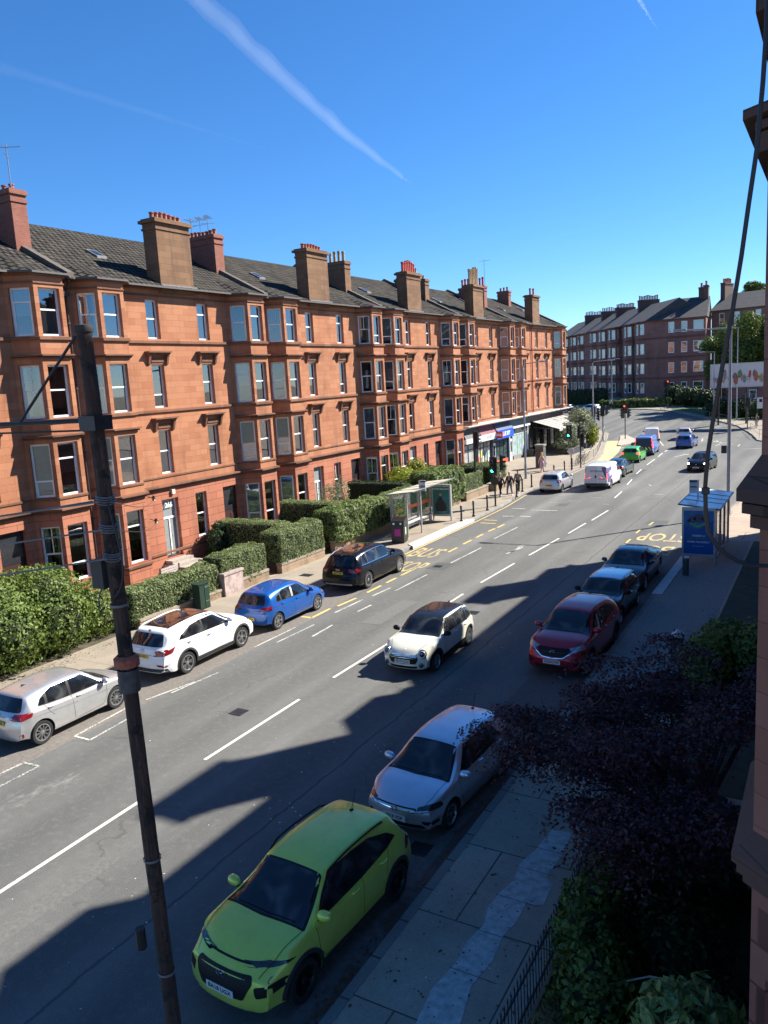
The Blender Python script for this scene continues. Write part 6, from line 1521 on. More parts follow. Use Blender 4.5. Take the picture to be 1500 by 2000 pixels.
contrail('faint thin vapour trail low on the left of the sky', [(-6700, 4700, 3000), (-6669, 5012, 3000), (-6540, 6700, 3000), (-6406, 8547, 3000)], [50, 50, 38, 8], .00014)
contrail('short thin vapour trail at the top right of the sky', [(-1535, 7000, 3000), (-1531, 7334, 3000), (-1519, 7990, 3000)], [20, 18, 3], .0011)
# ---------------------------------------------------------------- vehicles
def pchip(pts):
    xs = [p[0] for p in pts]; ys = [p[1] for p in pts]; n = len(xs)
    h = [xs[i + 1] - xs[i] for i in range(n - 1)]; dl = [(ys[i + 1] - ys[i]) / h[i] for i in range(n - 1)]
    m = [dl[0]] + [0 if dl[i - 1] * dl[i] <= 0 else 2 * dl[i - 1] * dl[i] / (dl[i - 1] + dl[i]) for i in range(1, n - 1)] + [dl[-1]]
    def f(x):
        x = min(max(x, xs[0]), xs[-1]); i = 0
        while i < n - 2 and x > xs[i + 1]: i += 1
        t = (x - xs[i]) / h[i]
        return ys[i] * (2 * t ** 3 - 3 * t * t + 1) + h[i] * m[i] * (t ** 3 - 2 * t * t + t) + ys[i + 1] * (3 * t * t - 2 * t ** 3) + h[i] * m[i + 1] * (t ** 3 - t * t)
    return f
def sstep(t): t = min(1, max(0, t)); return t * t * (3 - 2 * t)
def cat_pts(P, sub):
    o = []; n = len(P)
    for i in range(n - 1):
        a = P[max(0, i - 1)]; b = P[i]; c = P[i + 1]; d = P[min(n - 1, i + 2)]
        for k in range(sub[i]):
            t = k / sub[i]
            o.append(tuple(.5 * (2 * b[j] + (c[j] - a[j]) * t + (2 * a[j] - 5 * b[j] + 4 * c[j] - d[j]) * t * t + (-a[j] + 3 * b[j] - 3 * c[j] + d[j]) * t ** 3) for j in (0, 1)))
    o.append(P[-1]); return o
PLATE_W = plain('white_plate', (.62, .62, .60), .4, var=0); PLATE_Y = plain('yellow_plate', (.62, .42, .02), .4, var=0)
M_dk = plain('dark_trim', (.010, .010, .011), .55, var=0, spec=.25); M_clad = plain('cladding_grey', (.030, .031, .033), .6, var=.1)
M_chrome = plain('chrome_trim', (.75, .76, .78), .12, 1.0, var=0)
M_tail = plain('tail_lamp_red', (.22, .008, .012), .12, var=0, coat=1); M_tailon = plain('tail_lamp_lit', (.8, .03, .04), .3, var=0, emis=(1, .05, .06), es=1.6)
M_head = plain('headlamp_clear', (.30, .32, .34), .08, .4, var=.5, vscale=60, coat=1); M_headdk = plain('headlamp_smoked', (.03, .033, .037), .06, .2, var=.4, vscale=60, coat=1)
M_headon = plain('headlamp_lit', (.9, .9, .9), .3, var=0, emis=(1, .98, .92), es=5)
M_rim = plain('alloy_rim', (.48, .49, .50), .3, .85, var=.05); M_rimdk = plain('dark_alloy', (.06, .06, .065), .35, .7, var=.05); M_gap = plain('panel_gap', (.006, .006, .006), .8, var=0)
M_skid = plain('silver_skid', (.35, .36, .37), .4, .5, var=.05)
WHEELS = {}
def wheel_meshes(r, wd, spokes, rim, two=False, sw=.06):
    k = (r, wd, spokes, rim.name, two, sw)
    if k in WHEELS: return WHEELS[k]
    Y = Matrix.Rotation(R(-90), 4, 'X')    # lathe axis z -> +y (outward)
    t = MB(); h = wd / 2; rr = r * .70
    t.lathe([(rr, -h), (r - .02, -h), (r, -h + .03), (r, h - .035), (r - .018, h - .006), (rr + .03, h), (rr + .002, h - .012), (rr - .012, h - .05)], 36, 0, Y, True, False)
    q = MB()
    q.lathe([(rr - .012, h - .06), (rr + .002, h - .010), (rr - .022, h - .008), (rr - .035, h - .05), (rr - .04, -h + .04)], 32, 0, Y, True, False)
    for i in range(spokes):
        for s in ((-1, 1) if two else (0,)):
            a = 6.2832 * i / spokes; w0 = sw * (.55 if two else .8); w1 = sw * (.5 if two else .95)
            ro, ri = rr - .015, r * .13
            c, s_ = math.cos(a), math.sin(a); off0 = s * sw * .35; off1 = s * sw * 1.15
            def P(rad, o, y): return (rad * c - o * s_, y, rad * s_ + o * c)
            q.add([P(ri, off0 - w0 / 2, h - .03), P(ri, off0 + w0 / 2, h - .03), P(ro, off1 + w1 / 2, h - .022), P(ro, off1 - w1 / 2, h - .022),
                   P(ri, off0 - w0 / 2, h - .075), P(ri, off0 + w0 / 2, h - .075), P(ro, off1 + w1 / 2, h - .06), P(ro, off1 - w1 / 2, h - .06)],
                  [(0, 1, 2, 3), (0, 3, 7, 4), (1, 5, 6, 2), (3, 2, 6, 7)], 0)
            q.add([P(ri, off0 - w0 / 2, h - .03), P(ri, off0 + w0 / 2, h - .03), P(ro, off1 + w1 / 2, h - .022), P(ro, off1 - w1 / 2, h - .022)], [(3, 2, 1, 0)], 0)
    q.lathe([(r * .17, h - .07), (r * .17, h - .028), (r * .10, h - .02), (.01, h - .018)], 16, 0, Y, True, False)
    b = MB(); b.lathe([(rr - .02, h - .13), (.02, h - .125)], 24, 0, Y, False, True)
    T_ = t.build('wheel', M_rubber()); Q_ = q.build('rim', rim); B_ = b.build('brake_disc', plain('brake_shadow', (.02, .02, .02), .6, .3, var=.1))
    WHEELS[k] = (T_.data, Q_.data, B_.data)
    for o in (T_, Q_, B_): bpy.data.objects.remove(o)
    return WHEELS[k]
def clip_grid(poly, cell=.045):
    for _ in range(2):
        n = len(poly); q = []
        for i in range(n):
            a, b = poly[i], poly[(i + 1) % n]
            L = math.dist(a, b); k = min(.25, .022 / max(L, .01)) if _ == 0 else .25
            if _ == 1 and L > .06: k = min(.25, .010 / L)
            q += [(a[0] + (b[0] - a[0]) * k, a[1] + (b[1] - a[1]) * k), (b[0] + (a[0] - b[0]) * k, b[1] + (a[1] - b[1]) * k)]
        poly = q
    x0 = min(p[0] for p in poly); x1 = max(p[0] for p in poly); y0 = min(p[1] for p in poly); y1 = max(p[1] for p in poly)
    area = sum(poly[i][0] * poly[(i + 1) % len(poly)][1] - poly[(i + 1) % len(poly)][0] * poly[i][1] for i in range(len(poly)))
    if area < 0: poly = poly[::-1]
    bm = bmesh.new(); nx = max(1, int((x1 - x0) / cell)); ny = max(1, int((y1 - y0) / cell))
    g = [[bm.verts.new((x0 + (x1 - x0) * i / nx, y0 + (y1 - y0) * j / ny, 0)) for j in range(ny + 1)] for i in range(nx + 1)]
    for i in range(nx):
        for j in range(ny): bm.faces.new((g[i][j], g[i + 1][j], g[i + 1][j + 1], g[i][j + 1]))
    n = len(poly)
    for i in range(n):
        a, b = poly[i], poly[(i + 1) % n]
        if math.dist(a, b) < 1e-5: continue
        nrm = Vector((b[1] - a[1], -(b[0] - a[0]), 0)).normalized()
        bmesh.ops.bisect_plane(bm, geom=bm.verts[:] + bm.edges[:] + bm.faces[:], plane_co=(a[0], a[1], 0), plane_no=nrm, clear_outer=True)
    bmesh.ops.remove_doubles(bm, verts=bm.verts[:], dist=.0008)
    V = [(v.co.x, v.co.y) for v in bm.verts]; bm.verts.index_update(); F = [tuple(v.index for v in f.verts) for f in bm.faces]
    bm.free(); return V, F
def hull(P):
    P = sorted(set(P)); o = []
    for it in (P, P[::-1]):
        h = []
        for p in it:
            while len(h) > 1 and (h[-1][0] - h[-2][0]) * (p[1] - h[-2][1]) - (h[-1][1] - h[-2][1]) * (p[0] - h[-2][0]) <= 0: h.pop()
            h.append(p)
        o += h[:-1]
    return o
def grow(P, d):
    cx = sum(p[0] for p in P) / len(P); cz = sum(p[1] for p in P) / len(P)
    return [(p[0] + (d if p[0] > cx else -d), p[1] + (d if p[1] > cz else -d * .6)) for p in P]
class Car:
    def __init__(s, sp):
        s.sp = sp; L, W, H = sp['L'], sp['W'], sp['H']
        s.L, s.W, s.H = L, W, H; s.xr = -(sp['wb'] / 2 + (L - sp['wb'] - sp['fo'])); s.cx = s.xr  # local x of the rear end
        top = pchip(sp['top']); belt = pchip(sp['belt']); plan = pchip(sp.get('plan', [(0, W / 2 * .90), (.35, W / 2 * .975), (1.0, W / 2), (L - 1.2, W / 2), (L - .5, W / 2 * .97), (L, W / 2 * .86)]))
        wt = sp.get('wt', W / 2 * .70); zb0 = sp.get('zb', .20); seam = sp.get('waist', .0)
        xs = [0, .02, .06, .12, .19, .27]; x = .35
        while x < L - .34: xs.append(x); x += .055
        xs += [L - .30, L - .22, L - .15, L - .09, L - .045, L - .015, L]
        sub = [1, 1, 2, 4, 5, 3, 3, 5, 3, 4, 4]
        rows = []
        for x in xs:
            w = plan(x); tz = top(x); bz = min(belt(x), tz - .015); d = tz - bz; g = sstep((d - .06) / .30)
            zb = zb0 + .10 * sstep((.5 - x) / .5) + .05 * sstep((x - (L - .5)) / .5)
            wtl = wt
            def mix(a, b): return a * (1 - g) + b * g
            zm = zb + (bz - zb) * .52
            P = [(0, zb), (w * .82, zb), (w * .955, zb + .045), (w * .985, zb + .20), (w * 1.0, zm), (w * .992, bz - .10), (w * .955, bz),
                 (mix(w * .89, w * .955 * .48 + (wtl + .03) * .52), bz + d * mix(.45, .48)), (mix(w * .80, wtl + .02), mix(bz + d * .68, tz - .10)), (mix(w * .66, wtl - .09), mix(bz + d * .84, tz - .028)), (mix(w * .36, wtl * .5), mix(bz + d * .96, tz - .006)), (0, tz)]
            rows.append(cat_pts(P, sub))
        nt = len(rows[0]); V = []; idx = {}
        ff = pchip(sp.get('front', [(.15, .10), (.35, .0), (.55, .0), (.75, .06), (1.0, .16)])); rf = pchip(sp.get('rear', [(.15, .12), (.35, .0), (.6, .0), (.85, .05), (1.1, .08)]))
        fr, rr = sp.get('fround', .26), sp.get('rround', .16)
        def deform(x, y, z):
            wf = sstep((x - (L - .75)) / .75); wr_ = sstep((.6 - x) / .6); a = min(1, abs(y) / (W / 2))
            x2 = x - wf * (ff(z) + fr * a ** 2.6) + wr_ * (rf(z) + rr * a ** 3.0)
            return (x2 + s.xr, y, z)
        F = []
        for i, x in enumerate(xs):
            for sgn in (1, -1):
                for k, (y, z) in enumerate(rows[i]):
                    if k in (0, nt - 1):
                        if sgn == 1: idx[(i, k, 1)] = idx[(i, k, -1)] = len(V); V.append(deform(x, 0, z))
                    else: idx[(i, k, sgn)] = len(V); V.append(deform(x, y * sgn, z))
        for i in range(len(xs) - 1):
            for k in range(nt - 1):
                F.append((idx[i, k, 1], idx[i, k + 1, 1], idx[i + 1, k + 1, 1], idx[i + 1, k, 1])); F.append((idx[i, k, -1], idx[i + 1, k, -1], idx[i + 1, k + 1, -1], idx[i, k + 1, -1]))
        nc = 12
        for i, flip in ((0, False), (len(xs) - 1, True)):
            x = xs[i]; G = []
            for k in range(nt):
                y, z = rows[i][k]
                if k in (0, nt - 1): G.append([idx[i, k, 1]] * (nc + 1)); continue
                r_ = []
                for c in range(nc + 1):
                    u = -1 + 2 * c / nc
                    if c == 0: r_.append(idx[i, k, -1])
                    elif c == nc: r_.append(idx[i, k, 1])
                    else: r_.append(len(V)); V.append(deform(x, y * u, z))
                G.append(r_)
            for k in range(nt - 1):
                for c in range(nc):
                    q = [G[k][c], G[k][c + 1], G[k + 1][c + 1], G[k + 1][c]]
                    q = [v for j, v in enumerate(q) if v not in q[:j]]
                    if len(q) > 2: F.append(tuple(q[::-1] if not flip else q))
        s.V, s.F = V, F
        bm = bmesh.new(); bv = [bm.verts.new(v) for v in V]
        for f in F:
            try: bm.faces.new([bv[i] for i in f])
            except ValueError: pass
        bmesh.ops.recalc_face_normals(bm, faces=bm.faces[:])
        me = bpy.data.meshes.new('body'); bm.to_mesh(me); s.bvh = BVHTree.FromBMesh(bm); bm.free()
        me.polygons.foreach_set('use_smooth', [True] * len(me.polygons)); s.me = me
        s.xf = sp['wb'] / 2; s.xb = -sp['wb'] / 2
    def cut(s):
        sp = s.sp; ra = sp.get('arch', sp['wr'] + .055)
        mb = MB()
        for x in (s.xf, s.xb):
            for sg in (-1, 1):
                y0 = s.W / 2 - .34; mb.cyl((x, sg * y0, sp['wr'] + .01), (x, sg * (s.W / 2 + .2), sp['wr'] + .01), ra, n=40, sm=True)
        co = mb.build('cutter', M_black()); s.me.materials.append(sp['paint']); s.me.materials.append(M_black())
        bo = link('tmpbody', s.me); md = bo.modifiers.new('b', 'BOOLEAN'); md.operation = 'DIFFERENCE'; md.object = co; md.solver = 'EXACT'; md.material_mode = 'TRANSFER'
        dg = bpy.context.evaluated_depsgraph_get(); me = bpy.data.meshes.new_from_object(bo.evaluated_get(dg))
        bpy.data.objects.remove(bo); bpy.data.objects.remove(co)
        me.set_sharp_from_angle(angle=R(38)); me.name = 'body'; return me
    def hit(s, o, d):
        r = s.bvh.ray_cast(Vector(o), Vector(d))
        if r[0] is None:
            r = s.bvh.find_nearest(Vector(o) + Vector(d) * (Vector(o).length - .8))
        return r[0], r[1]
    def place(s, p, axis, off):
        u, v = p
        if axis == 'L': o, d = (u, 3, v), (0, -1, 0)
        elif axis == 'Rr': o, d = (u, -3, v), (0, 1, 0)
        elif axis == 'F': o, d = (6, u, v), (-1, 0, 0)
        elif axis == 'B': o, d = (-6, u, v), (1, 0, 0)
        else: o, d = (u, v, 4), (0, 0, -1)
        r = s.bvh.ray_cast(Vector(o), Vector(d))
        if r[0] is None:
            od = Vector(o); dd = Vector(d); q = od + dd * (abs(od.x) + abs(od.y) + 0 if axis != 'T' else 3)
            q = od + dd * (6 - s.L / 2 if axis in 'FB' else (3 - s.W / 2 if axis != 'T' else 3)); r = s.bvh.find_nearest(q)
        n = r[1]
        if n.dot(Vector(d)) > 0: n = -n
        return r[0] + n * off
    def patch(s, name, poly, axis, mat, parent, off=.004, cell=.05):
        V, F = clip_grid(poly, cell)
        if not F: return None
        mb = MB(); P = [s.place(p, axis, off) for p in V]
        flip = axis in ('L', 'B')
        mb.add(P, [f[::-1] if flip else f for f in F], 0, True); o = mb.build(name, mat, parent, sharp=60)
        return o
    def line(s, pts, axis, w, off=.003, mb=None, n=10):
        Q = []
        for i in range(len(pts) - 1):
            for j in range(n): Q.append((pts[i][0] + (pts[i + 1][0] - pts[i][0]) * j / n, pts[i][1] + (pts[i + 1][1] - pts[i][1]) * j / n))
        Q.append(pts[-1]); A = []
        for i, q in enumerate(Q):
            a = Q[max(0, i - 1)]; b = Q[min(len(Q) - 1, i + 1)]; d = Vector((b[0] - a[0], b[1] - a[1])).normalized() * w / 2
            A.append((s.place((q[0] - d.y, q[1] + d.x), axis, off), s.place((q[0] + d.y, q[1] - d.x), axis, off)))
        v = [p for ab in A for p in ab]; mb.add(v, [(2 * i, 2 * i + 1, 2 * i + 3, 2 * i + 2) for i in range(len(A) - 1)], 0, True)
        mb.add(v, [(2 * i + 2, 2 * i + 3, 2 * i + 1, 2 * i) for i in range(len(A) - 1)], 0, True)
def scale_pts(P, sx, sz): return [(x * sx, z * sz) for x, z in P]
HT = [(0, .90), (.05, 1.00), (.30, 1.30), (.44, 1.41), (1.1, 1.49), (1.75, 1.51), (2.3, 1.46), (2.75, 1.24), (3.12, 1.02), (3.5, .96), (3.82, .88), (4.02, .78), (4.1, .66)]
HB = [(0, .88), (.4, .98), (1.4, .95), (2.9, .90), (3.5, .85), (3.9, .74), (4.1, .62)]
def make_car(sp, label, loc, ang, name='parked_car', group='cars parked along the kerb', cat='car'):
    c = Car(sp); T = thing(name, label, cat, loc, ang, group); L, W, H = c.L, c.W, c.H; X = lambda x: x + c.xr
    body = link('body', c.cut(), T)
    g = sp['glass']
    wp = [q for poly in sp['side'] for q in poly]
    hx = lambda P: hull(P)
    for ax, sg in (('L', 1), ('Rr', -1)):
        if len(sp['side']) > 1: c.patch('window_surround', [(X(x), z) for x, z in grow(hull(wp), .028)], ax, M_dk, T, .002)
        for poly in sp['side']: c.patch('side_window', [(X(x), z + (.02 if z > sum(p[1] for p in poly) / len(poly) else 0)) for x, z in poly], ax, sp.get('gmat', M_carglass()), T)
        gp = MB()
        for ln in sp.get('lines', []): c.line([(X(x), z) for x, z in ln], ax, .009, .002, gp)
        if gp.v: gp.build('panel_gap', M_gap, T)
        if sp.get('chromeline'):
            q = MB(); c.line([(X(x), z) for x, z in sp['chromeline']], ax, .018, .006, q); q.build('window_trim', sp.get('chmat', M_chrome), T)
        for hx, hz in sp.get('handles', []):
            p = c.place((X(hx), hz), ax, .0); q = MB(); q.tube([p + Vector((-.09, 0, 0)), p + Vector((-.06, sg * .03, 0)), p + Vector((.06, sg * .03, .005)), p + Vector((.09, 0, .005))], .014, 6); q.build('door_handle', sp.get('hmat', sp['paint']), T)
        if sp.get('clad'):
            ra = sp.get('arch', sp['wr'] + .055)
            for xw in (c.xf, c.xb):
                q = MB(); V = []; K = 22
                for i in range(K + 1):
                    a = R(-22 + (224) * i / K)
                    for rr in (ra - .002, ra + .035, ra + .07):
                        z = sp['wr'] + .01 + rr * math.sin(a); V.append(c.place((xw + rr * math.cos(a), max(z, .2)), ax, .012 if rr < ra + .06 else .003))
                Fq = [(3 * i + j, 3 * i + j + 1, 3 * i + j + 4, 3 * i + j + 3) for i in range(K) for j in (0, 1)]
                q.add(V, Fq, 0, True); q.add(V, [f[::-1] for f in Fq], 0, True); q.build('arch_trim', sp.get('cladmat', M_clad), T)
            q = c.patch('sill_trim', [(c.xb + ra + .02, .22), (c.xf - ra - .02, .22), (c.xf - ra - .04, .40), (c.xb + ra + .04, .42)], ax, sp.get('cladmat', M_clad), T, .008)
        # wheels
        tm, qm, bm_ = wheel_meshes(sp['wr'], sp.get('tw', .21), sp.get('spokes', 5), sp.get('rim', M_rim), sp.get('twin', False), sp.get('sw', .07))
        for xw in (c.xf, c.xb):
            w = link('wheel', tm, T, (xw, sg * (W / 2 - sp.get('tw', .21) / 2 - .025), sp['wr']), (0, 0, 0 if sg > 0 else math.pi)); link('rim', qm, w); link('brake_disc', bm_, w)
        # door mirror
        mx, mz = sp['mirror']; q = MB()
        M = Matrix.Translation((X(mx), sg * (c.place((X(mx), mz - .06), 'L', 0).y + .12), mz)) @ Matrix.Rotation(sg * R(8), 4, 'Z') @ Matrix.Diagonal((.085, .125, .085, 1))
        q.lathe([(.05, -1), (.55, -.85), (.92, -.45), (1, 0), (.95, .5), (.6, .85), (.05, 1)], 14, 0, M @ Matrix.Rotation(R(90), 4, 'X'))
        mi = q.build('door_mirror', sp.get('mmat', sp['paint']), T)
        q = MB(); y_ = c.place((X(mx), mz - .08), 'L', -.02).y; q.cyl((X(mx), sg * y_, mz - .09), (X(mx), sg * (y_ + .10), mz - .04), .025, n=6); q.build('mirror_arm', M_dk, mi)
        for poly in sp.get('headlights', []): c.patch('headlight', [(sg * y, z) for y, z in poly], 'F', sp.get('headmat', M_head), T, .005, .04)
        for poly in sp.get('foglights', []): c.patch('fog_light', [(sg * y, z) for y, z in poly], 'F', M_dk, T, .004, .04)
        for poly in sp.get('taillights', []): c.patch('tail_light', [(sg * y, z) for y, z in poly], 'B', sp.get('tailmat', M_tail), T, .005, .04)
        for poly in sp.get('tailside', []): c.patch('tail_light', [(X(x), z) for x, z in poly], ax, sp.get('tailmat', M_tail), T, .005, .04)
        for poly in sp.get('headside', []): c.patch('headlight', [(X(x), z) for x, z in poly], ax, sp.get('headmat', M_head), T, .005, .04)
        if sp.get('rails'):
            x0, x1, yr = sp['rails']; q = MB()
            P_ = [c.place((X(x0 + (x1 - x0) * i / 8), sg * yr), 'T', .05 if 0 < i < 8 else .005) for i in range(9)]; q.tube(P_, .018, 6); q.build('roof_rail', sp.get('railmat', M_dk), T)
    ws = g['front']; c.patch('windscreen_surround', [(X(ws[0] - .03), -ws[2] - .045), (X(ws[1] + .03), -ws[3] - .05), (X(ws[1] + .09), 0), (X(ws[1] + .03), ws[3] + .05), (X(ws[0] - .03), ws[2] + .045)], 'T', M_dk, T, .002, .06); c.patch('windscreen', [(X(ws[0]), -ws[2]), (X(ws[1]), -ws[3]), (X(ws[1] + .05), 0), (X(ws[1]), ws[3]), (X(ws[0]), ws[2])], 'T', M_carglass(), T, .005, .06)
    if 'wiper' not in sp:
        q = MB(); c.line([(X(ws[1] - .02), -.55), (X(ws[1] - .0), .0)], 'T', .018, .014, q); c.line([(X(ws[1] + .01), .02), (X(ws[1] - .03), .58)], 'T', .018, .014, q); q.build('wiper', M_dk, T)
    if g.get('rear'): c.patch('rear_window', g['rear'], 'B', M_carglass(), T, .006, .06)
    if g.get('rear_top'): a = g['rear_top']; c.patch('rear_window', [(X(a[0]), -a[2]), (X(a[1]), -a[3]), (X(a[1]), a[3]), (X(a[0]), a[2])], 'T', M_carglass(), T, .006, .06)
    for nm, ax, poly, mt, off in sp.get('patches', []):
        if ax == 'T' or ax in ('L', 'Rr'): poly = [(X(x), z) for x, z in poly]
        c.patch(nm, poly, ax, mt, T, off, .05)
    for nm, ax, pts, w, mt in sp.get('strips', []):
        q = MB(); pts = [(X(x), z) for x, z in pts] if ax in ('T', 'L', 'Rr') else pts; c.line(pts, ax, w, .008, q); q.build(nm, mt, T)
    # number plate
    if sp.get('plate'):
        txt, end, z, my = sp['plate']; e = 'F' if end == 'front' else 'B'
        p = c.place((my, z), e, .0); sg = 1 if e == 'F' else -1; x_ = max(p.x * sg, c.place((my + .2, z), e, 0).x * sg) * sg + sg * .014
        q = MB(); q.box(x_ - .006, x_ + .006, my - .26, my + .26, z - .058, z + .058); pl = q.build('number_plate', PLATE_W if e == 'F' else PLATE_Y, T)
        writing('lettering', txt, .095, M_gap, pl, frame((x_ + sg * .007, my, z), (0, sg, 0), (0, 0, 1)), .0012, .002, 1.0)
    if sp.get('badge'):
        kind, end, z = sp['badge']; e = 'F' if end == 'front' else 'B'; sg = 1 if e == 'F' else -1; p = c.place((0, z), e, .0); x_ = p.x + sg * .012
        Fm = frame((x_, 0, z), (0, sg, 0), (0, 0, 1)); q = MB(); a_, b_ = {'oval': (.085, .052), 'round': (.062, .062), 'wing': (.078, .06), 'small': (.04, .04), 'rings': (.035, .035)}[kind]
        offs = [0] if kind != 'rings' else [-.075, -.025, .025, .075]
        for o_ in offs: q.tube([Fm @ Vector((o_ + a_ * math.cos(6.283 * i / 24), b_ * math.sin(6.283 * i / 24), .004)) for i in range(25)], .0065, 5)
        if kind == 'oval': q.tube([Fm @ Vector(v) for v in ((-.045, -.036, .004), (-.025, .034, .004))], .008, 5); q.tube([Fm @ Vector(v) for v in ((.025, -.034, .004), (.045, .036, .004))], .008, 5); q.tube([Fm @ Vector(v) for v in ((-.035, -.006, .004), (0, 0.0, .004), (.035, .006, .004))], .007, 5)
        if kind == 'round':
            q.tube([Fm @ Vector(v) for v in ((-.022, .05, .004), (0, .012, .004), (.022, .05, .004))], .006, 5); q.tube([Fm @ Vector(v) for v in ((-.048, .028, .004), (-.022, -.045, .004), (0, .0, .004), (.022, -.045, .004), (.048, .028, .004))], .006, 5)
        if kind == 'wing': q.tube([Fm @ Vector(v) for v in ((-.072, .02, .004), (-.03, .012, .004), (0, -.018, .004), (.03, .012, .004), (.072, .02, .004))], .0075, 5)
        q.build('badge', M_chrome, T)
    if sp.get('aerial'):
        ax_, tp = sp['aerial']; p = c.place((X(ax_), 0), 'T', -.01); q = MB()
        if tp == 'mast': q.cyl(p, p + Vector((-.16, 0, .34)), .006, n=6); q.cyl(p - Vector((.03, 0, 0)), p + Vector((.03, 0, .02)), .03, n=8)
        else: q.add([p + Vector(v) for v in ((-.09, -.02, 0), (.07, -.02, 0), (.07, .02, 0), (-.09, .02, 0), (-.09, 0, .065))], [(0, 1, 4), (1, 2, 4), (2, 3, 4), (3, 0, 4)])
        q.build('roof_aerial', M_dk, T)
    if sp.get('extra'): sp['extra'](c, T, X)
    return T
def base_spec(**k):
    d = dict(L=4.1, W=1.76, H=1.5, wb=2.55, fo=.80, wr=.315, top=HT, belt=HB, glass=dict(front=(2.42, 3.10, .50, .70), rear=[(-.52, 1.33), (.52, 1.33), (.62, 1.03), (-.62, 1.03)]),
             side=[[(2.72, .97), (1.72, 1.0), (1.76, 1.36), (2.22, 1.36)], [(1.64, 1.0), (.84, 1.04), (.92, 1.27), (1.2, 1.36), (1.68, 1.37)]],
             lines=[[(2.86, .95), (2.84, .55), (2.70, .34), (1.85, .30)], [(1.70, 1.38), (1.70, .96), (1.74, .32)], [(.86, 1.03), (.98, .8), (1.1, .68)]], handles=[(1.93, .90), (1.02, .93)], mirror=(2.78, 1.02),
             headlights=[[(.50, .74), (.80, .80), (.84, .68), (.52, .60)]], taillights=[[(.58, 1.0), (.86, .98), (.88, .80), (.60, .82)]], aerial=(.9, 'fin'),
             patches=[('lower_grille', 'F', [(-.55, .36), (.55, .36), (.60, .26), (-.60, .26)], M_dk, .004), ('grille', 'F', [(-.42, .66), (.42, .66), (.36, .54), (-.36, .54)], M_dk, .004)])
    d.update(k); return d
UP, DN = math.pi / 2, -math.pi / 2
def sc_(P, L0, L1, H0, H1): return [(x * L1 / L0, z * H1 / H0) for x, z in P]
# 1 lime green crossover, nearest
KT = [(0, .98), (.05, 1.06), (.28, 1.34), (.42, 1.44), (1.0, 1.525), (1.7, 1.55), (2.25, 1.50), (2.7, 1.30), (3.12, 1.07), (3.5, 1.02), (3.82, .96), (4.05, .86), (4.165, .74)]
KB = [(0, .95), (.45, 1.06), (1.4, 1.02), (2.9, .965), (3.5, .93), (3.9, .84), (4.165, .68)]
K = base_spec(L=4.165, W=1.80, H=1.55, wb=2.60, fo=.86, wr=.335, arch=.39, top=KT, belt=KB, paint=paint('lime_green_paint', (.62, .70, .12), .3, .34), clad=True, wt=.60, zb=.22,
    glass=dict(front=(2.42, 3.13, .53, .74), rear=[(-.5, 1.36), (.5, 1.36), (.62, 1.08), (-.62, 1.08)]),
    side=[[(2.86, 1.02), (1.74, 1.06), (1.78, 1.40), (2.25, 1.40)], [(1.66, 1.06), (.95, 1.12), (1.02, 1.26), (1.25, 1.38), (1.70, 1.41)], [(.86, 1.14), (.62, 1.18), (.8, 1.26), (.92, 1.27)]],
    lines=[[(2.96, .98), (2.94, .62), (2.80, .42), (1.80, .38)], [(1.72, 1.40), (1.72, 1.0), (1.78, .40)], [(.90, 1.12), (1.02, .90), (1.06, .72)]], handles=[(1.95, .96), (1.12, .99)], mirror=(2.82, 1.10),
    headlights=[[(.58, .89), (.70, .90), (.86, .885), (.88, .85), (.62, .845)]], headmat=M_headdk, headside=[[(3.72, .91), (4.02, .86), (4.04, .83), (3.76, .86)]],
    foglights=[[(.56, .66), (.86, .70), (.89, .58), (.60, .50)]], rails=(.7, 2.25, .60), aerial=(.75, 'mast'), plate=('BA18 UGX', 'front', .50, 0), badge=('oval', 'front', .72), spokes=5, twin=True, rim=plain('dark_alloy', (.06, .06, .065), .35, .7),
    patches=[('grille', 'F', [(-.50, .78), (.50, .78), (.54, .70), (.40, .44), (-.40, .44), (-.54, .70)], M_dk, .006), ('skid_plate', 'F', [(-.55, .30), (.55, .30), (.46, .24), (-.46, .24)], M_skid, .008), ('grille_slot', 'F', [(-.42, .875), (.42, .875), (.42, .858), (-.42, .858)], M_dk, .004)],
    strips=[('bonnet_gap', 'T', [(3.16, .76), (3.7, .70), (3.98, .60)], .008, M_gap), ('bonnet_gap', 'T', [(3.16, -.76), (3.7, -.70), (3.98, -.60)], .008, M_gap)], handles_=0, wiper_=0)
make_car(K, 'lime green crossover with a black grille, parked nearest the camera', (-7.33, 9.45, 0), DN - R(3))
def fog_lamps(c, T, X):
    for sg in (-1, 1):
        for (y, z) in ((.70, .62), (.78, .60)):
            p = c.place((sg * y, z), 'F', .01); q = MB(); q.lathe([(.035, 0), (.03, .012), (.005, .016)], 12, 0, Matrix.Translation(p) @ Matrix.Rotation(R(90), 4, 'Y')); q.build('headlight', M_head, T)
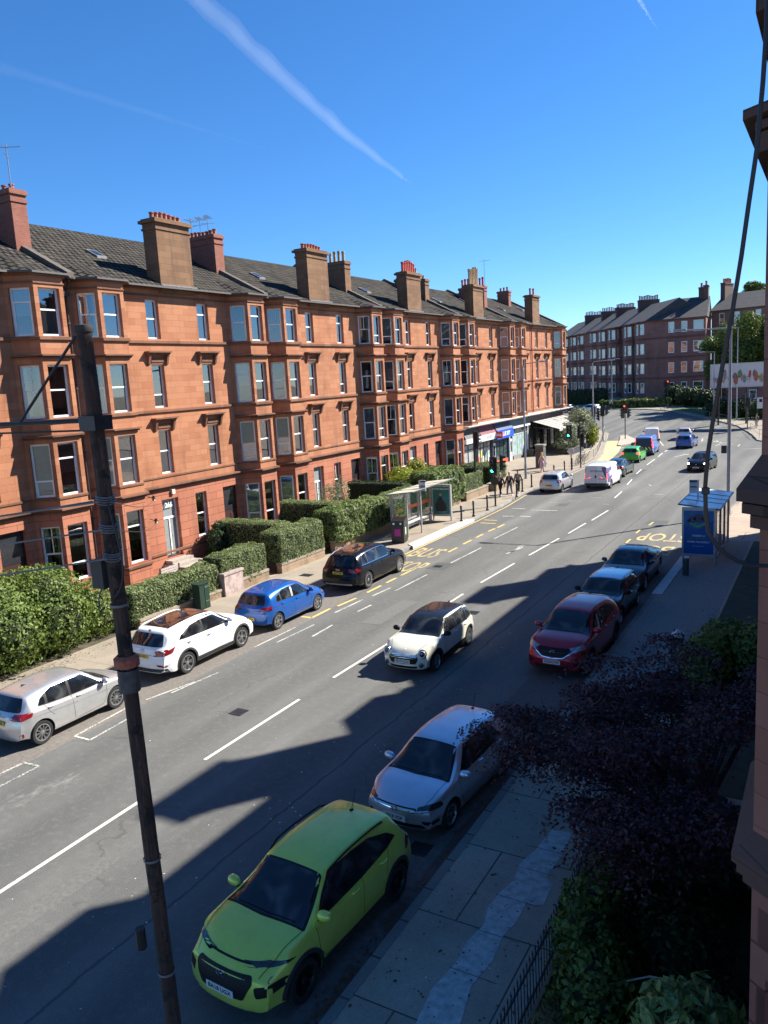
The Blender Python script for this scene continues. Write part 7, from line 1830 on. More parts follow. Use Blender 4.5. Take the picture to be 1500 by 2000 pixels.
# 2 silver blue hatchback
PT = sc_(HT, 4.1, 4.05, 1.51, 1.44)
P = base_spec(L=4.05, W=1.75, H=1.44, wb=2.55, fo=.82, wr=.30, top=PT, belt=sc_(HB, 4.1, 4.05, 1.51, 1.46), paint=paint('silver_blue_paint', (.62, .63, .68), .75, .33), plate=('SB18 YDP', 'front', .46, 0), badge=('round', 'front', .63),
    headlights=[[(.46, .70), (.80, .76), (.84, .66), (.48, .60)]], headmat=M_headdk, aerial=(.6, 'mast'), mirror=(2.76, .97), wt=.58,
    side=[[(2.72, .93), (1.72, .96), (1.76, 1.29), (2.20, 1.29)], [(1.64, .96), (.90, 1.00), (.98, 1.20), (1.25, 1.29), (1.68, 1.30)]],
    patches=[('grille', 'F', [(-.46, .68), (.46, .68), (.46, .60), (-.46, .60)], M_dk, .005), ('lower_grille', 'F', [(-.58, .38), (.58, .38), (.66, .30), (-.66, .30)], M_dk, .005), ('fog_surround', 'F', [(.56, .46), (.80, .44), (.80, .36), (.62, .38)], M_dk, .005), ('fog_surround', 'F', [(-.56, .46), (-.80, .44), (-.80, .36), (-.62, .38)], M_dk, .005)],
    strips=[('chrome_strip', 'F', [(-.80, .655), (-.3, .625), (0, .62), (.3, .625), (.80, .655)], .014, M_chrome), ('chrome_strip', 'F', [(-.70, .285), (0, .27), (.70, .285)], .02, M_chrome), ('bonnet_gap', 'T', [(3.10, .70), (3.6, .66), (3.9, .56)], .007, M_gap), ('bonnet_gap', 'T', [(3.10, -.70), (3.6, -.66), (3.9, -.56)], .007, M_gap)])
make_car(P, 'silver blue hatchback parked behind the lime green car, under the purple tree branch', (-7.22, 14.45, 0), DN - R(4))
# 3 dark red crossover
ZT = sc_(KT, 4.165, 4.54, 1.55, 1.67); ZB = sc_(KB, 4.165, 4.54, 1.55, 1.62)
def S_(pl, a=4.165, b=4.54, c=1.55, d=1.65): return [(x * b / a, z * d / c) for x, z in pl]
Z = dict(K); Z.update(L=4.54, W=1.84, H=1.67, wb=2.70, fo=.92, wr=.35, arch=.405, top=ZT, belt=ZB, paint=paint('deep_red_paint', (.42, .014, .03), .4, .28), glass=dict(front=(2.64, 3.40, .55, .77), rear=[(-.5, 1.46), (.5, 1.46), (.62, 1.16), (-.62, 1.16)]),
    side=[S_(p) for p in K['side']], lines=[S_(p) for p in K['lines']], handles=[(2.12, 1.02), (1.22, 1.06)], mirror=(3.08, 1.16), rails=None, aerial=(.8, 'fin'), plate=('KD64 JYW', 'front', .52, 0), badge=('wing', 'front', .80),
    headlights=[[(.50, .90), (.72, .95), (.88, .99), (.90, .86), (.60, .80)]], headmat=M_head, headside=[[(4.02, .96), (4.30, .90), (4.32, .82), (4.06, .86)]], foglights=[[(.60, .52), (.80, .54), (.82, .44), (.62, .42)]],
    patches=[('grille', 'F', [(-.50, .90), (.50, .90), (.48, .80), (.30, .66), (-.30, .66), (-.48, .80)], M_dk, .006), ('lower_grille', 'F', [(-.55, .42), (.55, .42), (.50, .30), (-.50, .30)], M_dk, .006)],
    strips=[('chrome_strip', 'F', [(-.62, .84), (-.48, .76), (-.32, .655), (0, .63), (.32, .655), (.48, .76), (.62, .84)], .022, M_chrome), ('bonnet_gap', 'T', [(3.42, .78), (3.98, .70), (4.3, .56)], .008, M_gap), ('bonnet_gap', 'T', [(3.42, -.78), (3.98, -.70), (4.3, -.56)], .008, M_gap)])
make_car(Z, 'deep red crossover with a chrome edged grille, parked just beyond the maple', (-7.0, 23.75, 0), DN - R(2))
# 4/6 small retro hatchbacks
NT = [(0, .90), (.04, .98), (.16, 1.20), (.30, 1.34), (.8, 1.40), (1.6, 1.425), (2.1, 1.39), (2.45, 1.20), (2.76, .99), (3.2, .96), (3.6, .90), (3.88, .80), (3.98, .68)]
NB = [(0, .88), (.5, .93), (1.6, .92), (2.8, .90), (3.4, .88), (3.8, .78), (3.98, .64)]
def mini_lamps(c, T, X):
    for sg in (-1, 1):
        p = c.place((sg * .60, .70), 'F', .0); n = Vector((1, sg * .35, .16)).normalized(); M = Matrix.Translation(p - n * .01) @ n.to_track_quat('Z', 'Y').to_matrix().to_4x4()
        q = MB(); q.lathe([(.145, 0), (.145, .05), (.130, .058), (.118, .05)], 24, 0, M, True, False); h = q.build('headlight', M_chrome, T)
        q = MB(); q.lathe([(.119, .045), (.10, .062), (.05, .07), (.004, .072)], 24, 0, M, True, False); q.build('lens', M_headdk, h)
        q = MB(); q.tube([M @ Vector((.098 * math.cos(6.283 * i / 20), .098 * math.sin(6.283 * i / 20), .064)) for i in range(21)], .012, 5); q.build('light_ring', plain('lamp_ring', (.7, .72, .75), .3, var=0), h)
        p = c.place((sg * .58, .36), 'F', .0); M = Matrix.Translation(p) @ n.to_track_quat('Z', 'Y').to_matrix().to_4x4()
        q = MB(); q.lathe([(.075, -.01), (.075, .02), (.06, .02), (.055, .005), (.004, .01)], 16, 0, M, True, False); q.build('fog_light', M_rimdk, T)
N = base_spec(L=3.98, W=1.73, H=1.425, wb=2.57, fo=.76, wr=.305, arch=.35, top=NT, belt=NB, wt=.64, clad=True, cladmat=M_dk, zb=.17, fround=.34, paint=paint('cream_paint', (.68, .66, .55), .0, .28), mmat=M_dk,
    glass=dict(front=(2.12, 2.80, .60, .68), rear=[(-.5, 1.28), (.5, 1.28), (.56, 1.0), (-.56, 1.0)]),
    side=[[(2.56, .97), (1.62, .97), (1.62, 1.29), (2.14, 1.29)], [(1.56, .97), (.82, .97), (.74, 1.28), (1.56, 1.29)], [(.74, .98), (.36, 1.0), (.42, 1.24), (.66, 1.28)]],
    lines=[[(2.64, .94), (2.62, .5), (2.5, .32), (1.6, .32)], [(1.59, 1.3), (1.59, .32)], [(.80, .96), (.94, .66)]], handles=[(1.80, .86), (.98, .86)], hmat=M_chrome, mirror=(2.56, 1.02), headlights=[], taillights=[[(.55, .86), (.78, .84), (.78, .62), (.56, .62)]],
    chromeline=[(2.62, .945), (1.6, .935), (.4, .955)], plate=('SK19 OCC', 'front', .475, 0), badge=('small', 'front', .80), aerial=(.42, 'fin'), spokes=5, twin=True, sw=.05,
    patches=[('grille', 'F', [(-.46, .64), (.46, .64), (.50, .54), (.42, .40), (-.42, .40), (-.50, .54)], M_dk, .006), ('lower_grille', 'F', [(-.48, .33), (.48, .33), (.44, .25), (-.44, .25)], M_dk, .005),
             ('roof_panel', 'T', [(2.16, -.57), (2.2, 0), (2.16, .57), (.22, .58), (.14, 0), (.22, -.58)], paint('black_roof_paint', (.010, .011, .014), .0, .2), .004), ('roof_edge', 'L', [(2.16, 1.30), (.42, 1.275), (.34, 1.335), (.8, 1.40), (2.0, 1.40)], paint('black_roof_paint', (.010, .011, .014)), .003), ('roof_edge', 'Rr', [(2.16, 1.30), (.42, 1.275), (.34, 1.335), (.8, 1.40), (2.0, 1.40)], paint('black_roof_paint', (.010, .011, .014)), .003)],
    strips=[('chrome_strip', 'F', [(-.44, .66), (0, .675), (.44, .66)], .018, M_chrome), ('chrome_strip', 'F', [(-.44, .615), (0, .63), (.44, .615)], .012, M_chrome), ('chrome_strip', 'F', [(-.45, .57), (0, .585), (.45, .57)], .012, M_chrome), ('chrome_strip', 'F', [(-.42, .372), (0, .365), (.42, .372)], .02, M_chrome), ('bonnet_gap', 'T', [(2.84, .66), (3.4, .62), (3.74, .46)], .007, M_gap), ('bonnet_gap', 'T', [(2.84, -.66), (3.4, -.62), (3.74, -.46)], .007, M_gap)], extra=mini_lamps)
make_car(N, 'cream small hatchback with a black roof driving towards the camera in mid road', (-11.38, 22.1, 0), DN + R(1), name='moving_car', group='cars driving on the road')
N2 = dict(N); N2.update(paint=paint('dark_green_grey_paint', (.035, .05, .05), .5, .25), plate=None, badge=None, chmat=M_chrome,
    patches=[p for p in N['patches'] if 'roof' not in p[0]] + [('roof_panel', 'T', [(2.16, -.57), (2.2, 0), (2.16, .57), (.22, .58), (.14, 0), (.22, -.58)], paint('silver_roof_paint', (.45, .48, .52), .7, .25), .004)])
make_car(N2, 'dark small hatchback with a silver roof, parked behind the red car', (-7.2, 28.5, 0), DN - R(1))
# 5 dark saloon with sloping roof
ST = [(0, .98), (.06, 1.03), (.5, 1.10), (1.0, 1.25), (1.7, 1.40), (2.3, 1.44), (2.8, 1.40), (3.2, 1.20), (3.6, .98), (4.0, .90), (4.4, .78), (4.6, .66), (4.69, .54)]
SB = [(0, .92), (.8, .97), (2.0, .93), (3.5, .86), (4.1, .78), (4.69, .52)]
S5 = base_spec(L=4.69, W=1.85, H=1.44, wb=2.87, fo=.84, wr=.34, top=ST, belt=SB, wt=.58, paint=paint('graphite_paint', (.06, .065, .072), .6, .24), glass=dict(front=(2.72, 3.58, .52, .72), rear=None, rear_top=(.55, 1.55, .55, .56)),
    side=[[(3.1, .95), (2.06, .98), (2.10, 1.30), (2.62, 1.30)], [(1.98, .98), (1.10, 1.02), (1.35, 1.18), (1.75, 1.30), (2.02, 1.31)]], lines=[[(3.28, .9), (3.25, .5), (3.1, .32), (2.1, .3)], [(2.02, 1.3), (2.04, .32)], [(1.08, 1.0), (1.2, .75)]], handles=[(2.25, .86), (1.35, .90)], mirror=(3.06, 1.0), aerial=(9, 'none'),
    headlights=[[(.52, .70), (.84, .76), (.86, .69), (.56, .64)]], headmat=M_headdk, patches=[('lower_grille', 'F', [(-.5, .34), (.5, .34), (.55, .26), (-.55, .26)], M_dk, .004)], taillights=[[(.45, .92), (.86, .92), (.86, .84), (.45, .82)]])
S5['aerial'] = None
make_car(S5, 'dark grey sloping roofed saloon parked last in the shaded row, next to the bus stop', (-7.4, 33.4, 0), DN)
# 7 silver hatchback left edge
F7 = base_spec(L=4.04, W=1.735, H=1.48, wb=2.49, fo=.85, wr=.325, arch=.37, top=sc_(HT, 4.1, 4.04, 1.51, 1.48), paint=paint('bright_silver_paint', (.62, .62, .62), .7, .3), plate=('SD21 ZFX', 'rear', .74, 0), spokes=10, sw=.045, rim=M_rim,
    taillights=[[(.50, .98), (.84, .99), (.88, .86), (.52, .84)]], tailside=[[(.06, .93), (.50, .97), (.44, .86), (.08, .82)]], chromeline=None, badge=('small', 'rear', .92),
    glass=dict(front=(2.40, 3.06, .52, .70), rear=[(-.56, 1.33), (.56, 1.33), (.66, 1.02), (-.66, 1.02)]),
    side=[[(2.74, .97), (1.72, 1.00), (1.76, 1.34), (2.20, 1.34)], [(1.64, 1.0), (.98, 1.04), (1.02, 1.28), (1.22, 1.34), (1.68, 1.35)], [(.90, 1.05), (.70, 1.07), (.82, 1.19), (.93, 1.22)]],
    patches=[('rear_reflector', 'Rr', [(.08, .46), (.18, .50), (.20, .38), (.12, .36)], M_tail, .004), ('lower_bumper', 'B', [(-.6, .34), (.6, .34), (.56, .24), (-.56, .24)], M_clad, .004)],
    strips=[('crease_line', 'Rr', [(.5, .84), (1.6, .76), (3.0, .70)], .008, plain('crease_shadow', (.3, .3, .3), .4))])
make_car(F7, 'silver hatchback with ten spoke wheels, parked at the left edge of the frame', (-18.83, 13.5, 0), UP)
# 8 white large crossover
def X8(pl): return [(x * 4.70 / 4.165, z * 1.66 / 1.55) for x, z in pl]
A8 = base_spec(L=4.70, W=1.88, H=1.68, wb=2.70, fo=.92, wr=.36, arch=.42, top=[(0, 1.04), (.06, 1.12), (.36, 1.42), (.50, 1.54), (1.2, 1.64), (2.0, 1.68), (2.6, 1.63), (3.1, 1.38), (3.5, 1.14), (3.9, 1.08), (4.3, 1.0), (4.58, .88), (4.70, .76)],
    belt=[(0, 1.0), (.6, 1.16), (1.4, 1.12), (3.3, 1.04), (3.9, 1.0), (4.4, .90), (4.70, .70)], wt=.66, clad=True, zb=.22, paint=paint('pure_white_paint', (.80, .80, .80), .0, .25), plate=('SJ16 OLT', 'rear', .82, 0), badge=('oval', 'rear', .99), spokes=5, twin=True, sw=.09,
    glass=dict(front=(2.76, 3.46, .58, .78), rear=[(-.60, 1.46), (.60, 1.46), (.72, 1.12), (-.72, 1.12)]), side=[[(3.22, 1.12), (1.98, 1.16), (2.02, 1.50), (2.58, 1.50)], [(1.90, 1.16), (1.22, 1.18), (1.05, 1.24), (1.5, 1.46), (1.94, 1.51)], [(1.12, 1.19), (.82, 1.21), (1.0, 1.32)]],
    lines=[[(3.3, 1.08), (3.28, .66), (3.1, .42), (2.0, .40)], [(1.95, 1.5), (1.95, 1.1), (2.0, .42)], [(1.02, 1.18), (1.16, .95), (1.2, .80)]], handles=[(2.14, 1.00), (1.22, 1.04)], hmat=M_chrome, mirror=(3.18, 1.20), headlights=[[(.54, .92), (.82, .97), (.88, .88), (.56, .80)]],
    taillights=[[(.50, 1.02), (.86, 1.05), (.90, .88), (.56, .86)]], tailside=[[(.05, .93), (.60, 1.09), (.46, .90), (.06, .84)]], rails=(.6, 2.6, .66), railmat=M_skid, aerial=(.50, 'fin'),
    patches=[('glass_roof', 'T', [(.72, -.54), (.72, .54), (2.64, .56), (2.72, 0), (2.64, -.56)], plain('panoramic_glass', (.02, .012, .011), .04, var=0, coat=1), .004), ('lower_bumper', 'B', [(-.86, .46), (.86, .46), (.86, .28), (-.86, .28)], M_clad, .008), ('skid_plate', 'B', [(-.5, .36), (.5, .36), (.44, .26), (-.44, .26)], M_skid, .012),
             ('rear_reflector', 'B', [(.58, .60), (.88, .56), (.86, .50), (.62, .54)], M_tail, .01), ('rear_reflector', 'B', [(-.58, .60), (-.88, .56), (-.86, .50), (-.62, .54)], M_tail, .01)])
make_car(A8, 'white crossover with a dark glass roof, parked behind the telegraph pole', (-18.9, 19.05, 0), UP)
# 9 bright blue hatchback
B9 = base_spec(L=4.09, W=1.76, H=1.50, wb=2.60, fo=.80, wr=.32, arch=.365, paint=paint('strong_blue_paint', (.010, .085, .34), .2, .25), plate=('SH22 VVA', 'rear', .52, -.0), spokes=6, sw=.10, tailside=[[(.04, .92), (.40, .95), (.36, .84), (.06, .82)]], taillights=[[(.52, .97), (.85, .96), (.88, .84), (.52, .86)]],
    badge=None, side=[[(2.74, .98), (1.72, 1.01), (1.76, 1.36), (2.24, 1.36)], [(1.64, 1.01), (1.04, 1.04), (1.06, 1.30), (1.26, 1.36), (1.68, 1.37)], [(.96, 1.05), (.72, 1.06), (.80, 1.20), (.97, 1.26)]],
    patches=[('lower_bumper', 'B', [(-.66, .38), (.66, .38), (.62, .26), (-.62, .26)], M_clad, .004), ('door_pillar', 'Rr', [(1.62, 1.02), (1.74, 1.02), (1.80, 1.36), (1.70, 1.37)], M_skid, .005), ('sill_trim', 'Rr', [(1.1, .24), (2.9, .24), (2.9, .30), (1.1, .30)], M_skid, .006)])
T = make_car(B9, 'bright blue hatchback parked between the white crossover and the black car', (-18.82, 23.8, 0), UP)
# 10 large black estate crossover
Q10 = dict(A8); 
def q_(pl): return [(x * 5.05 / 4.70, z * 1.02) for x, z in pl]
Q10.update(L=5.05, W=1.95, H=1.72, wb=2.99, fo=.98, wr=.375, arch=.43, top=q_([(0, 1.02), (.06, 1.12), (.34, 1.42), (.46, 1.53), (1.2, 1.64), (2.0, 1.67), (2.7, 1.61), (3.15, 1.36), (3.5, 1.13), (3.9, 1.08), (4.3, 1.0), (4.58, .88), (4.70, .74)]), belt=q_([(0, .98), (.6, 1.06), (1.4, 1.06), (3.3, 1.02), (3.9, .98), (4.4, .88), (4.70, .68)]), clad=False,
    paint=paint('gloss_black_paint', (.004, .005, .008), .0, .2), plate=('SA17 FYB', 'rear', .86, 0), badge=('rings', 'rear', 1.0), spokes=10, twin=False, sw=.05, hmat=paint('gloss_black_paint', (.008, .009, .013)),
    glass=dict(front=(2.90, 3.72, .60, .80), rear=[(-.60, 1.50), (.60, 1.50), (.72, 1.14), (-.72, 1.14)]), side=[[(3.44, 1.12), (2.16, 1.14), (2.20, 1.52), (2.86, 1.52)], [(2.06, 1.14), (1.22, 1.14), (1.28, 1.52), (2.12, 1.53)], [(1.12, 1.14), (.66, 1.15), (.90, 1.46), (1.18, 1.51)]],
    lines=[[(3.56, 1.06), (3.52, .6), (3.3, .38), (2.2, .36)], [(2.12, 1.5), (2.12, .38)], [(1.16, 1.12), (1.32, .86)]], handles=[(2.34, .98), (1.40, 1.0)], mirror=(3.40, 1.20), chromeline=[(3.52, 1.09), (2.1, 1.11), (.62, 1.12)], rails=(.7, 2.9, .70), railmat=M_chrome, aerial=(.50, 'fin'),
    taillights=[[(.50, 1.04), (.88, 1.05), (.92, .90), (.54, .90)]], tailside=[[(.05, .96), (.46, 1.02), (.40, .90), (.06, .88)]],
    patches=[('glass_roof', 'T', [(.9, -.54), (.9, .54), (2.74, .56), (2.8, 0), (2.74, -.56)], plain('panoramic_glass', (.02, .012, .011), .04, var=0, coat=1), .004), ('lower_bumper', 'B', [(-.7, .40), (.7, .40), (.66, .28), (-.66, .28)], M_skid, .006), ('sill_trim', 'Rr', [(1.4, .26), (3.5, .26), (3.5, .31), (1.4, .31)], M_skid, .006)])
make_car(Q10, 'large black estate crossover with silver wheels, parked before the painted bus stop', (-18.68, 30.2, 0), UP + R(1))
# 11 silver hatchback further on
I11 = base_spec(L=4.04, W=1.73, H=1.48, wb=2.57, fo=.82, wr=.31, paint=paint('pale_silver_paint', (.58, .60, .62), .5, .3), plate=('SF15 XKL', 'rear', .60, 0), taillights=[[(.56, .98), (.84, .98), (.86, .78), (.60, .80)]], handles=[(1.93, .90), (1.02, .93)])
make_car(I11, 'silver hatchback parked by the row of bollards, left of the white van', (-18.5, 58.3, 0), UP + R(1))
# 12 vans
VT = [(0, 1.80), (.05, 1.84), (.5, 1.88), (1.5, 1.90), (2.8, 1.90), (3.3, 1.84), (3.75, 1.55), (4.15, 1.18), (4.5, 1.06), (4.8, .92), (4.95, .70)]
VB = [(0, 1.05), (1.0, 1.08), (3.0, 1.06), (4.2, 1.0), (4.6, .86), (4.95, .62)]
def van_spec(pm, L=4.95, H=1.0, **k):
    f = L / 4.95; sx = lambda pl: [(x * f, z * H) for x, z in pl]
    d = dict(L=L, W=1.90 * (.96 if L < 4.8 else 1), H=1.9 * H, wb=3.0 * f, fo=.92 * f, wr=.33, top=sx(VT), belt=sx(VB), wt=.76 * (.96 if L < 4.8 else 1), zb=.24, paint=pm, rround=.05, rear=[(.15, .06), (.35, .0), (.6, .0), (1.0, .02), (1.9, .10)],
             glass=dict(front=(3.36 * f, 4.14 * f, .66, .78), rear=None), side=[sx([(4.0, 1.14), (3.05, 1.12), (3.08, 1.62), (3.55, 1.62)])], lines=[sx([(4.1, 1.1), (4.05, .6), (3.0, .36)]), sx([(3.0, 1.7), (3.0, .36)]), sx([(1.8, 1.7), (1.8, .36)])], handles=[(3.15 * f, 1.0)], hmat=M_dk, mirror=(3.92 * f, 1.25 * H), mmat=M_dk,
             headlights=[[(.5, .84), (.84, .92), (.88, .72), (.56, .66)]], taillights=[[(.80, 1.25), (.90, 1.25), (.91, .85), (.80, .85)]], tailside=[[(.02, 1.25), (.12, 1.25), (.12, .85), (.02, .85)]], tailmat=M_tailon,
             patches=[('rear_bumper', 'B', [(-.90, .52), (.90, .52), (.88, .30), (-.88, .30)], M_clad, .02), ('door_gap', 'B', [(-.006, 1.78 * H), (.006, 1.78 * H), (.006, .55), (-.006, .55)], M_gap, .004)])
    d.update(k); return d
vw = paint('van_white_paint', (.72, .72, .72), .0, .3); vp = plain('van_purple_graphic', (.14, .10, .22), .35, var=.15)
V12 = van_spec(vw)
V12['patches'] = V12['patches'] + [('van_graphic', 'B', [(-.86, 1.72), (-.42, 1.72), (-.72, .95), (-.86, .9)], vp, .006), ('van_graphic', 'B', [(.86, 1.72), (.70, 1.72), (.74, 1.3), (.86, 1.25)], vp, .006), ('door_handle', 'B', [(-.05, 1.1), (.05, 1.1), (.05, .92), (-.05, .92)], M_dk, .02), ('door_recess', 'B', [(-.72, .88), (-.22, .88), (-.22, .84), (-.72, .84)], M_dk, .006),
    ('van_graphic', 'Rr', [(.12, 1.62), (1.4, 1.66), (1.75, 1.45), (1.1, .9), (.9, .5), (.16, .6)], vp, .006), ('van_graphic', 'Rr', [(.7, 1.35), (1.3, 1.4), (1.1, 1.1), (.6, 1.0)], plain('van_pale_graphic', (.5, .62, .75), .4, var=.4, vscale=5), .009)]
vt = make_car(V12, 'white panel van with a purple graphic across its back doors', (-15.55, 61.0, 0), UP, name='delivery_van', group='vehicles waiting at the lights', cat='van')
writing('lettering', 'CITY SERVICES', .15, plain('van_grey_text', (.18, .18, .25), .5), vt, frame((-2.53, -.05, 1.42), (0, -1, 0), (0, 0, 1)), .003, .003)
# 13 dark green saloon behind the van
S13 = dict(S5); S13.update(paint=paint('dark_green_paint', (.02, .07, .06), .5, .22), tailmat=M_tailon, tailside=[[(.02, .94), (.5, .96), (.44, .86), (.04, .84)]])
make_car(S13, 'dark green saloon with lit brake lights beside the white van', (-15.95, 67.4, 0), UP, name='moving_car', group='vehicles waiting at the lights')
G14 = base_spec(paint=paint('vivid_green_paint', (.06, .42, .05), .1, .3), tailmat=M_tailon, L=3.9)
G14['top'] = sc_(HT, 4.1, 3.9, 1.51, 1.5)
make_car(G14, 'vivid green hatchback in the queue behind the blue van', (-16.85, 77.4, 0), UP, name='moving_car', group='vehicles waiting at the lights')
nv = plain('navy_van_back', (.012, .016, .06), .3, var=.1)
chv = [('chevron', 'B', [(-.78 + k * .34, .62), (-.64 + k * .34, .62), (-.44 + k * .34, .95), (-.58 + k * .34, .95)], plain('orange_chevron', (.75, .38, .12), .5, var=0), .016) for k in range(5)]
V15 = van_spec(paint('sky_blue_van_paint', (.16, .28, .62), .2, .3), 5.1, 1.05)
V15['patches'] = [V15['patches'][0], ('back_panel', 'B', [(-.88, 1.80), (.88, 1.80), (.88, .56), (-.88, .56)], nv, .006), ('light_strip', 'B', [(-.86, 1.75), (-.76, 1.78), (-.76, 1.0), (-.86, 1.0)], M_tailon, .012), ('light_strip', 'B', [(.86, 1.75), (.76, 1.78), (.76, 1.0), (.86, 1.0)], M_tailon, .012)] + chv
make_car(V15, 'blue van with a navy back and orange chevrons along its bumper', (-16.95, 84.2, 0), UP + R(3), name='delivery_van', group='vehicles waiting at the lights', cat='van')
V16 = van_spec(vw, 4.4, .97)
make_car(V16, 'plain white van at the front of the queue, farthest from the camera', (-19.0, 96.9, 0), UP + R(10), name='delivery_van', group='vehicles waiting at the lights', cat='van')
C17 = base_spec(paint=paint('mid_blue_paint', (.05, .12, .32), .3, .3), tailmat=M_tail); make_car(C17, 'blue hatchback driving away towards the junction, in front of a pale car', (-14.05, 90.6, 0), UP - R(2), name='moving_car', group='cars driving on the road')
C18 = base_spec(paint=paint('pale_pinkish_silver_paint', (.55, .50, .50), .4, .3), tailmat=M_tail); make_car(C18, 'pale silver car driving away beyond the blue hatchback', (-15.9, 100.5, 0), UP + R(8), name='moving_car', group='cars driving on the road')
C19 = base_spec(paint=paint('black_car_paint', (.014, .015, .018), .3, .22), headmat=M_headon, headlights=[[(.56, .78), (.76, .80), (.78, .68), (.58, .66)]], plate=('FN13 KHT', 'front', .42, 0), badge=('small', 'front', .66), mirror=(2.78, 1.02))
make_car(C19, 'black hatchback with lit headlights coming towards the camera', (-9.8, 71.2, 0), DN - R(6), name='moving_car', group='cars driving on the road')
C20 = base_spec(paint=paint('far_silver_paint', (.62, .63, .64), .4, .3)); make_car(C20, 'pale silver car parked in shade beyond the junction, rightmost of three', (-38.6, 142.2, 1.27), UP + R(68), group='cars parked beyond the junction')
C21 = base_spec(paint=paint('far_dark_paint', (.03, .03, .035), .4, .3)); make_car(C21, 'dark car parked in shade beyond the junction, between two others', (-44.2, 144.6, 1.34), UP + R(68), group='cars parked beyond the junction')
C22 = base_spec(paint=paint('far_grey_paint', (.25, .26, .27), .4, .3)); make_car(C22, 'grey car parked in shade beyond the junction, half hidden by the terrace corner', (-49.6, 147.0, 1.41), UP + R(68), group='cars parked beyond the junction')
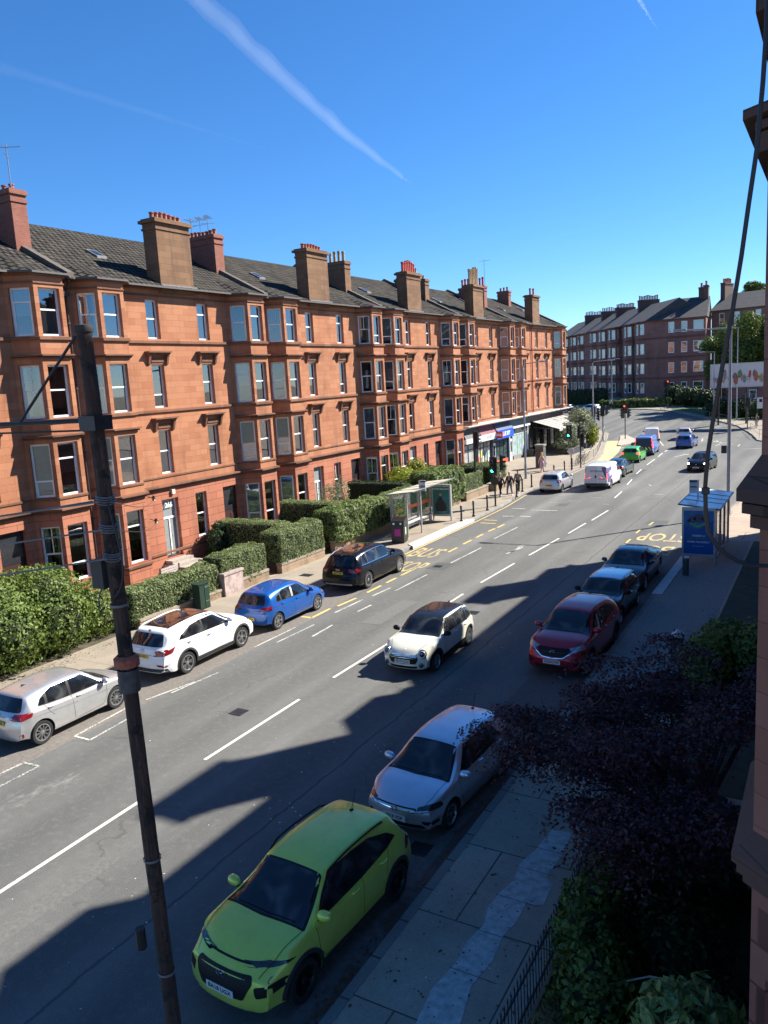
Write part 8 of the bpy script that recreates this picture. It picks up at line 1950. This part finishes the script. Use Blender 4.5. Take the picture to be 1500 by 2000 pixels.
# ---------------------------------------------------------------- people
def person(label, x, y, z0, ang, h, top, legs, skin, hair, stride=.25, armswing=.25, longhair=False, dress=False, bag=None, group='people walking'):
    T = thing('person', label, 'person', (x, y, z0), ang, group)
    k = h / 1.75
    J = {'pelvis': (0, 0, .95), 'waist': (0, 0, 1.08), 'chest': (.01, 0, 1.30), 'neck': (.0, 0, 1.47), 'head0': (.02, 0, 1.56), 'head': (.03, 0, 1.66), 'crown': (.02, 0, 1.73)}
    E = [('pelvis', 'waist'), ('waist', 'chest'), ('chest', 'neck'), ('neck', 'head0'), ('head0', 'head'), ('head', 'crown')]
    rad = {'pelvis': (.15, .11), 'waist': (.13, .095), 'chest': (.165, .11), 'neck': (.055, .055), 'head0': (.075, .085), 'head': (.082, .098), 'crown': (.05, .06)}
    for s, nm in ((1, 'l'), (-1, 'r')):
        st = stride * s; sw = -armswing * s
        J['hip' + nm] = (0, .09 * s, .90); J['knee' + nm] = (st * .55 + .05, .10 * s, .50); J['ank' + nm] = (st, .10 * s, .09); J['toe' + nm] = (st + .17, .12 * s, .035)
        J['sho' + nm] = (0, .175 * s, 1.40); J['elb' + nm] = (sw * .4 - .02, .23 * s, 1.13); J['wri' + nm] = (sw + .06, .24 * s, .88); J['hand' + nm] = (sw + .09, .24 * s, .79)
        E += [('pelvis', 'hip' + nm), ('hip' + nm, 'knee' + nm), ('knee' + nm, 'ank' + nm), ('ank' + nm, 'toe' + nm), ('chest', 'sho' + nm), ('sho' + nm, 'elb' + nm), ('elb' + nm, 'wri' + nm), ('wri' + nm, 'hand' + nm)]
        rad.update({'hip' + nm: (.10, .095), 'knee' + nm: (.062, .062), 'ank' + nm: (.043, .043), 'toe' + nm: (.042, .03), 'sho' + nm: (.062, .062), 'elb' + nm: (.046, .046), 'wri' + nm: (.032, .032), 'hand' + nm: (.042, .022)})
    def skin_mesh(names, edges, grow=0.0, root=None, sub=2):
        ns = list(names); me = bpy.data.meshes.new('t'); me.from_pydata([Vector(J[n]) * k for n in ns], [(ns.index(a), ns.index(b)) for a, b in edges], [])
        o = link('t', me); o.modifiers.new('s', 'SKIN'); 
        for i, n in enumerate(ns):
            d = me.skin_vertices[0].data[i]; d.radius = ((rad[n][0] + grow) * k, (rad[n][1] + grow) * k); d.use_root = (n == (root or ns[0]))
        m = o.modifiers.new('u', 'SUBSURF'); m.levels = sub; m.render_levels = sub
        dg = bpy.context.evaluated_depsgraph_get(); r = bpy.data.meshes.new_from_object(o.evaluated_get(dg)); bpy.data.objects.remove(o)
        r.polygons.foreach_set('use_smooth', [True] * len(r.polygons)); return r
    body = skin_mesh(list(J), E, 0, 'pelvis'); body.materials.append(skin); link('body', body, T)
    tn = ['waist', 'pelvis', 'chest', 'shol', 'elbl', 'wril', 'shor', 'elbr', 'wrir']; te = [('pelvis', 'waist'), ('waist', 'chest'), ('chest', 'shol'), ('shol', 'elbl'), ('elbl', 'wril'), ('chest', 'shor'), ('shor', 'elbr'), ('elbr', 'wrir')]
    m = skin_mesh(tn, te, .018); m.materials.append(top); link('jacket' if not dress else 'cardigan', m, T)
    if dress:
        q = MB(); q.lathe([(.13, 1.12), (.16, .95), (.20, .7), (.25, .42), (.24, .40)], 18, 0, Matrix.Diagonal((k * .85, k, k, 1)), True, False); q.build('dress', legs, T)
    else:
        ln = ['pelvis', 'hipl', 'kneel', 'ankl', 'hipr', 'kneer', 'ankr']; le = [('pelvis', 'hipl'), ('hipl', 'kneel'), ('kneel', 'ankl'), ('pelvis', 'hipr'), ('hipr', 'kneer'), ('kneer', 'ankr')]
        m = skin_mesh(ln, le, .014); m.materials.append(legs); link('trousers', m, T)
    q = MB(); c = Vector(J['head']) * k
    q.lathe([(.02, -.95), (.75, -.75) if longhair else (.6, -.25), (1, .1), (.85, .7), (.05, 1.05)], 14, 0, Matrix.Translation(c + Vector((-.018, 0, .02)) * k) @ Matrix.Diagonal((.098 * k, .092 * k, (.15 if longhair else .112) * k, 1)))
    if longhair: q.lathe([(.09, 0), (.10, -.15), (.085, -.32), (.02, -.38)], 12, 0, Matrix.Translation(c + Vector((-.06, 0, -.02)) * k) @ Matrix.Diagonal((.55, 1, 1, 1)))
    q.build('hair', hair, T)
    for s in (1, -1):   # eyes, shoes
        e = MB(); e.lathe([(.002, -.012), (.010, 0), (.002, .012)], 8, 0, Matrix.Translation(c + Vector((.088, .032 * s, .012)) * k)); e.build('eye', M_black(), T)
        a = Vector(J['ank' + ('l' if s > 0 else 'r')]) * k; e = MB(); e.tube([a + Vector((-.06, 0, -.05)) * k, a + Vector((0, 0, -.045)) * k, a + Vector((.12, .01 * s, -.055)) * k, a + Vector((.20, .015 * s, -.06)) * k], .05, 8, 0, [.035 * k, .05 * k, .045 * k, .025 * k]); e.build('shoe', plain('shoe_pale', (.5, .5, .5), .6), T)
    e = MB(); e.add([c + Vector(v) * k for v in ((.085, -.012, -.02), (.085, .012, -.02), (.115, 0, -.018), (.088, 0, .02))], [(0, 1, 2), (1, 3, 2), (3, 0, 2)]); e.build('nose', skin, T)
    for s in (1, -1):
        hd = Vector(J['hand' + ('l' if s > 0 else 'r')]) * k; f_ = MB()
        for i, (dx, l_) in enumerate(((-.03, .055), (-.012, .07), (.006, .075), (.024, .062))):
            f_.tube([hd + Vector((dx, 0, -.01)) * k, hd + Vector((dx + .006, -.006 * s, -.01 - l_ * .6)) * k, hd + Vector((dx + .012, -.018 * s, -.01 - l_)) * k], .008, 5, 0, [.009 * k, .008 * k, .006 * k])
        f_.tube([hd + Vector((.03, 0, .03)) * k, hd + Vector((.055, -.01 * s, .0)) * k, hd + Vector((.06, -.018 * s, -.03)) * k], .009, 5); f_.build('fingers', skin, T)
    if bag:
        e = MB(); e.box(-.24 * k, -.11 * k, -.14 * k, .14 * k, 1.02 * k, 1.42 * k); e.build('strap_pack', bag, T)
    return T
SK = plain('skin', (.50, .28, .20), .6, var=.05); HD = plain('dark_hair', (.03, .02, .015), .6, var=.2); HB_ = plain('blonde_hair', (.62, .42, .18), .6, var=.2); HG = plain('light_hair', (.45, .38, .30), .6, var=.2)
J_dk = plain('dark_cloth', (.012, .013, .018), .85, var=.2); J_gy = plain('grey_cloth', (.16, .17, .20), .85, var=.2); J_pk = plain('dusty_pink_cloth', (.52, .38, .42), .85, var=.15); J_ye = plain('yellow_cloth', (.62, .60, .10), .8, var=.1); J_lt = plain('light_cloth', (.50, .46, .42), .85, var=.15)
person('person in a dark jacket and light trousers, leftmost of the group by the traffic light', -21.35, 53.9, .12, R(-100), 1.70, J_dk, J_dk, SK, HG)
person('person in a black top and grey trousers, middle of the traffic light group', -20.75, 54.2, .12, R(-95), 1.76, J_dk, J_gy, SK, HG, stride=-.22)
person('person in grey with a yellow scarf, rightmost of the group by the traffic light', -20.65, 55.7, .12, R(-80), 1.74, J_gy, J_dk, SK, HD, bag=J_ye)
person('blonde woman in a long dusty pink dress walking on the wide pavement', -22.75, 67.6, .12, R(60), 1.72, J_pk, J_pk, SK, HB_, longhair=True, dress=True)
person('person in dark clothes with a bag waiting at the far right corner', -8.75, 110.0, .45, R(-120), 1.78, J_dk, J_lt, SK, HD, stride=.05, armswing=.05, bag=J_lt)
person('distant person in a pale top standing before the long hedge beyond the junction', -36.2, 147.6, 1.6, R(-90), 1.72, J_lt, J_dk, SK, HD, stride=.1)
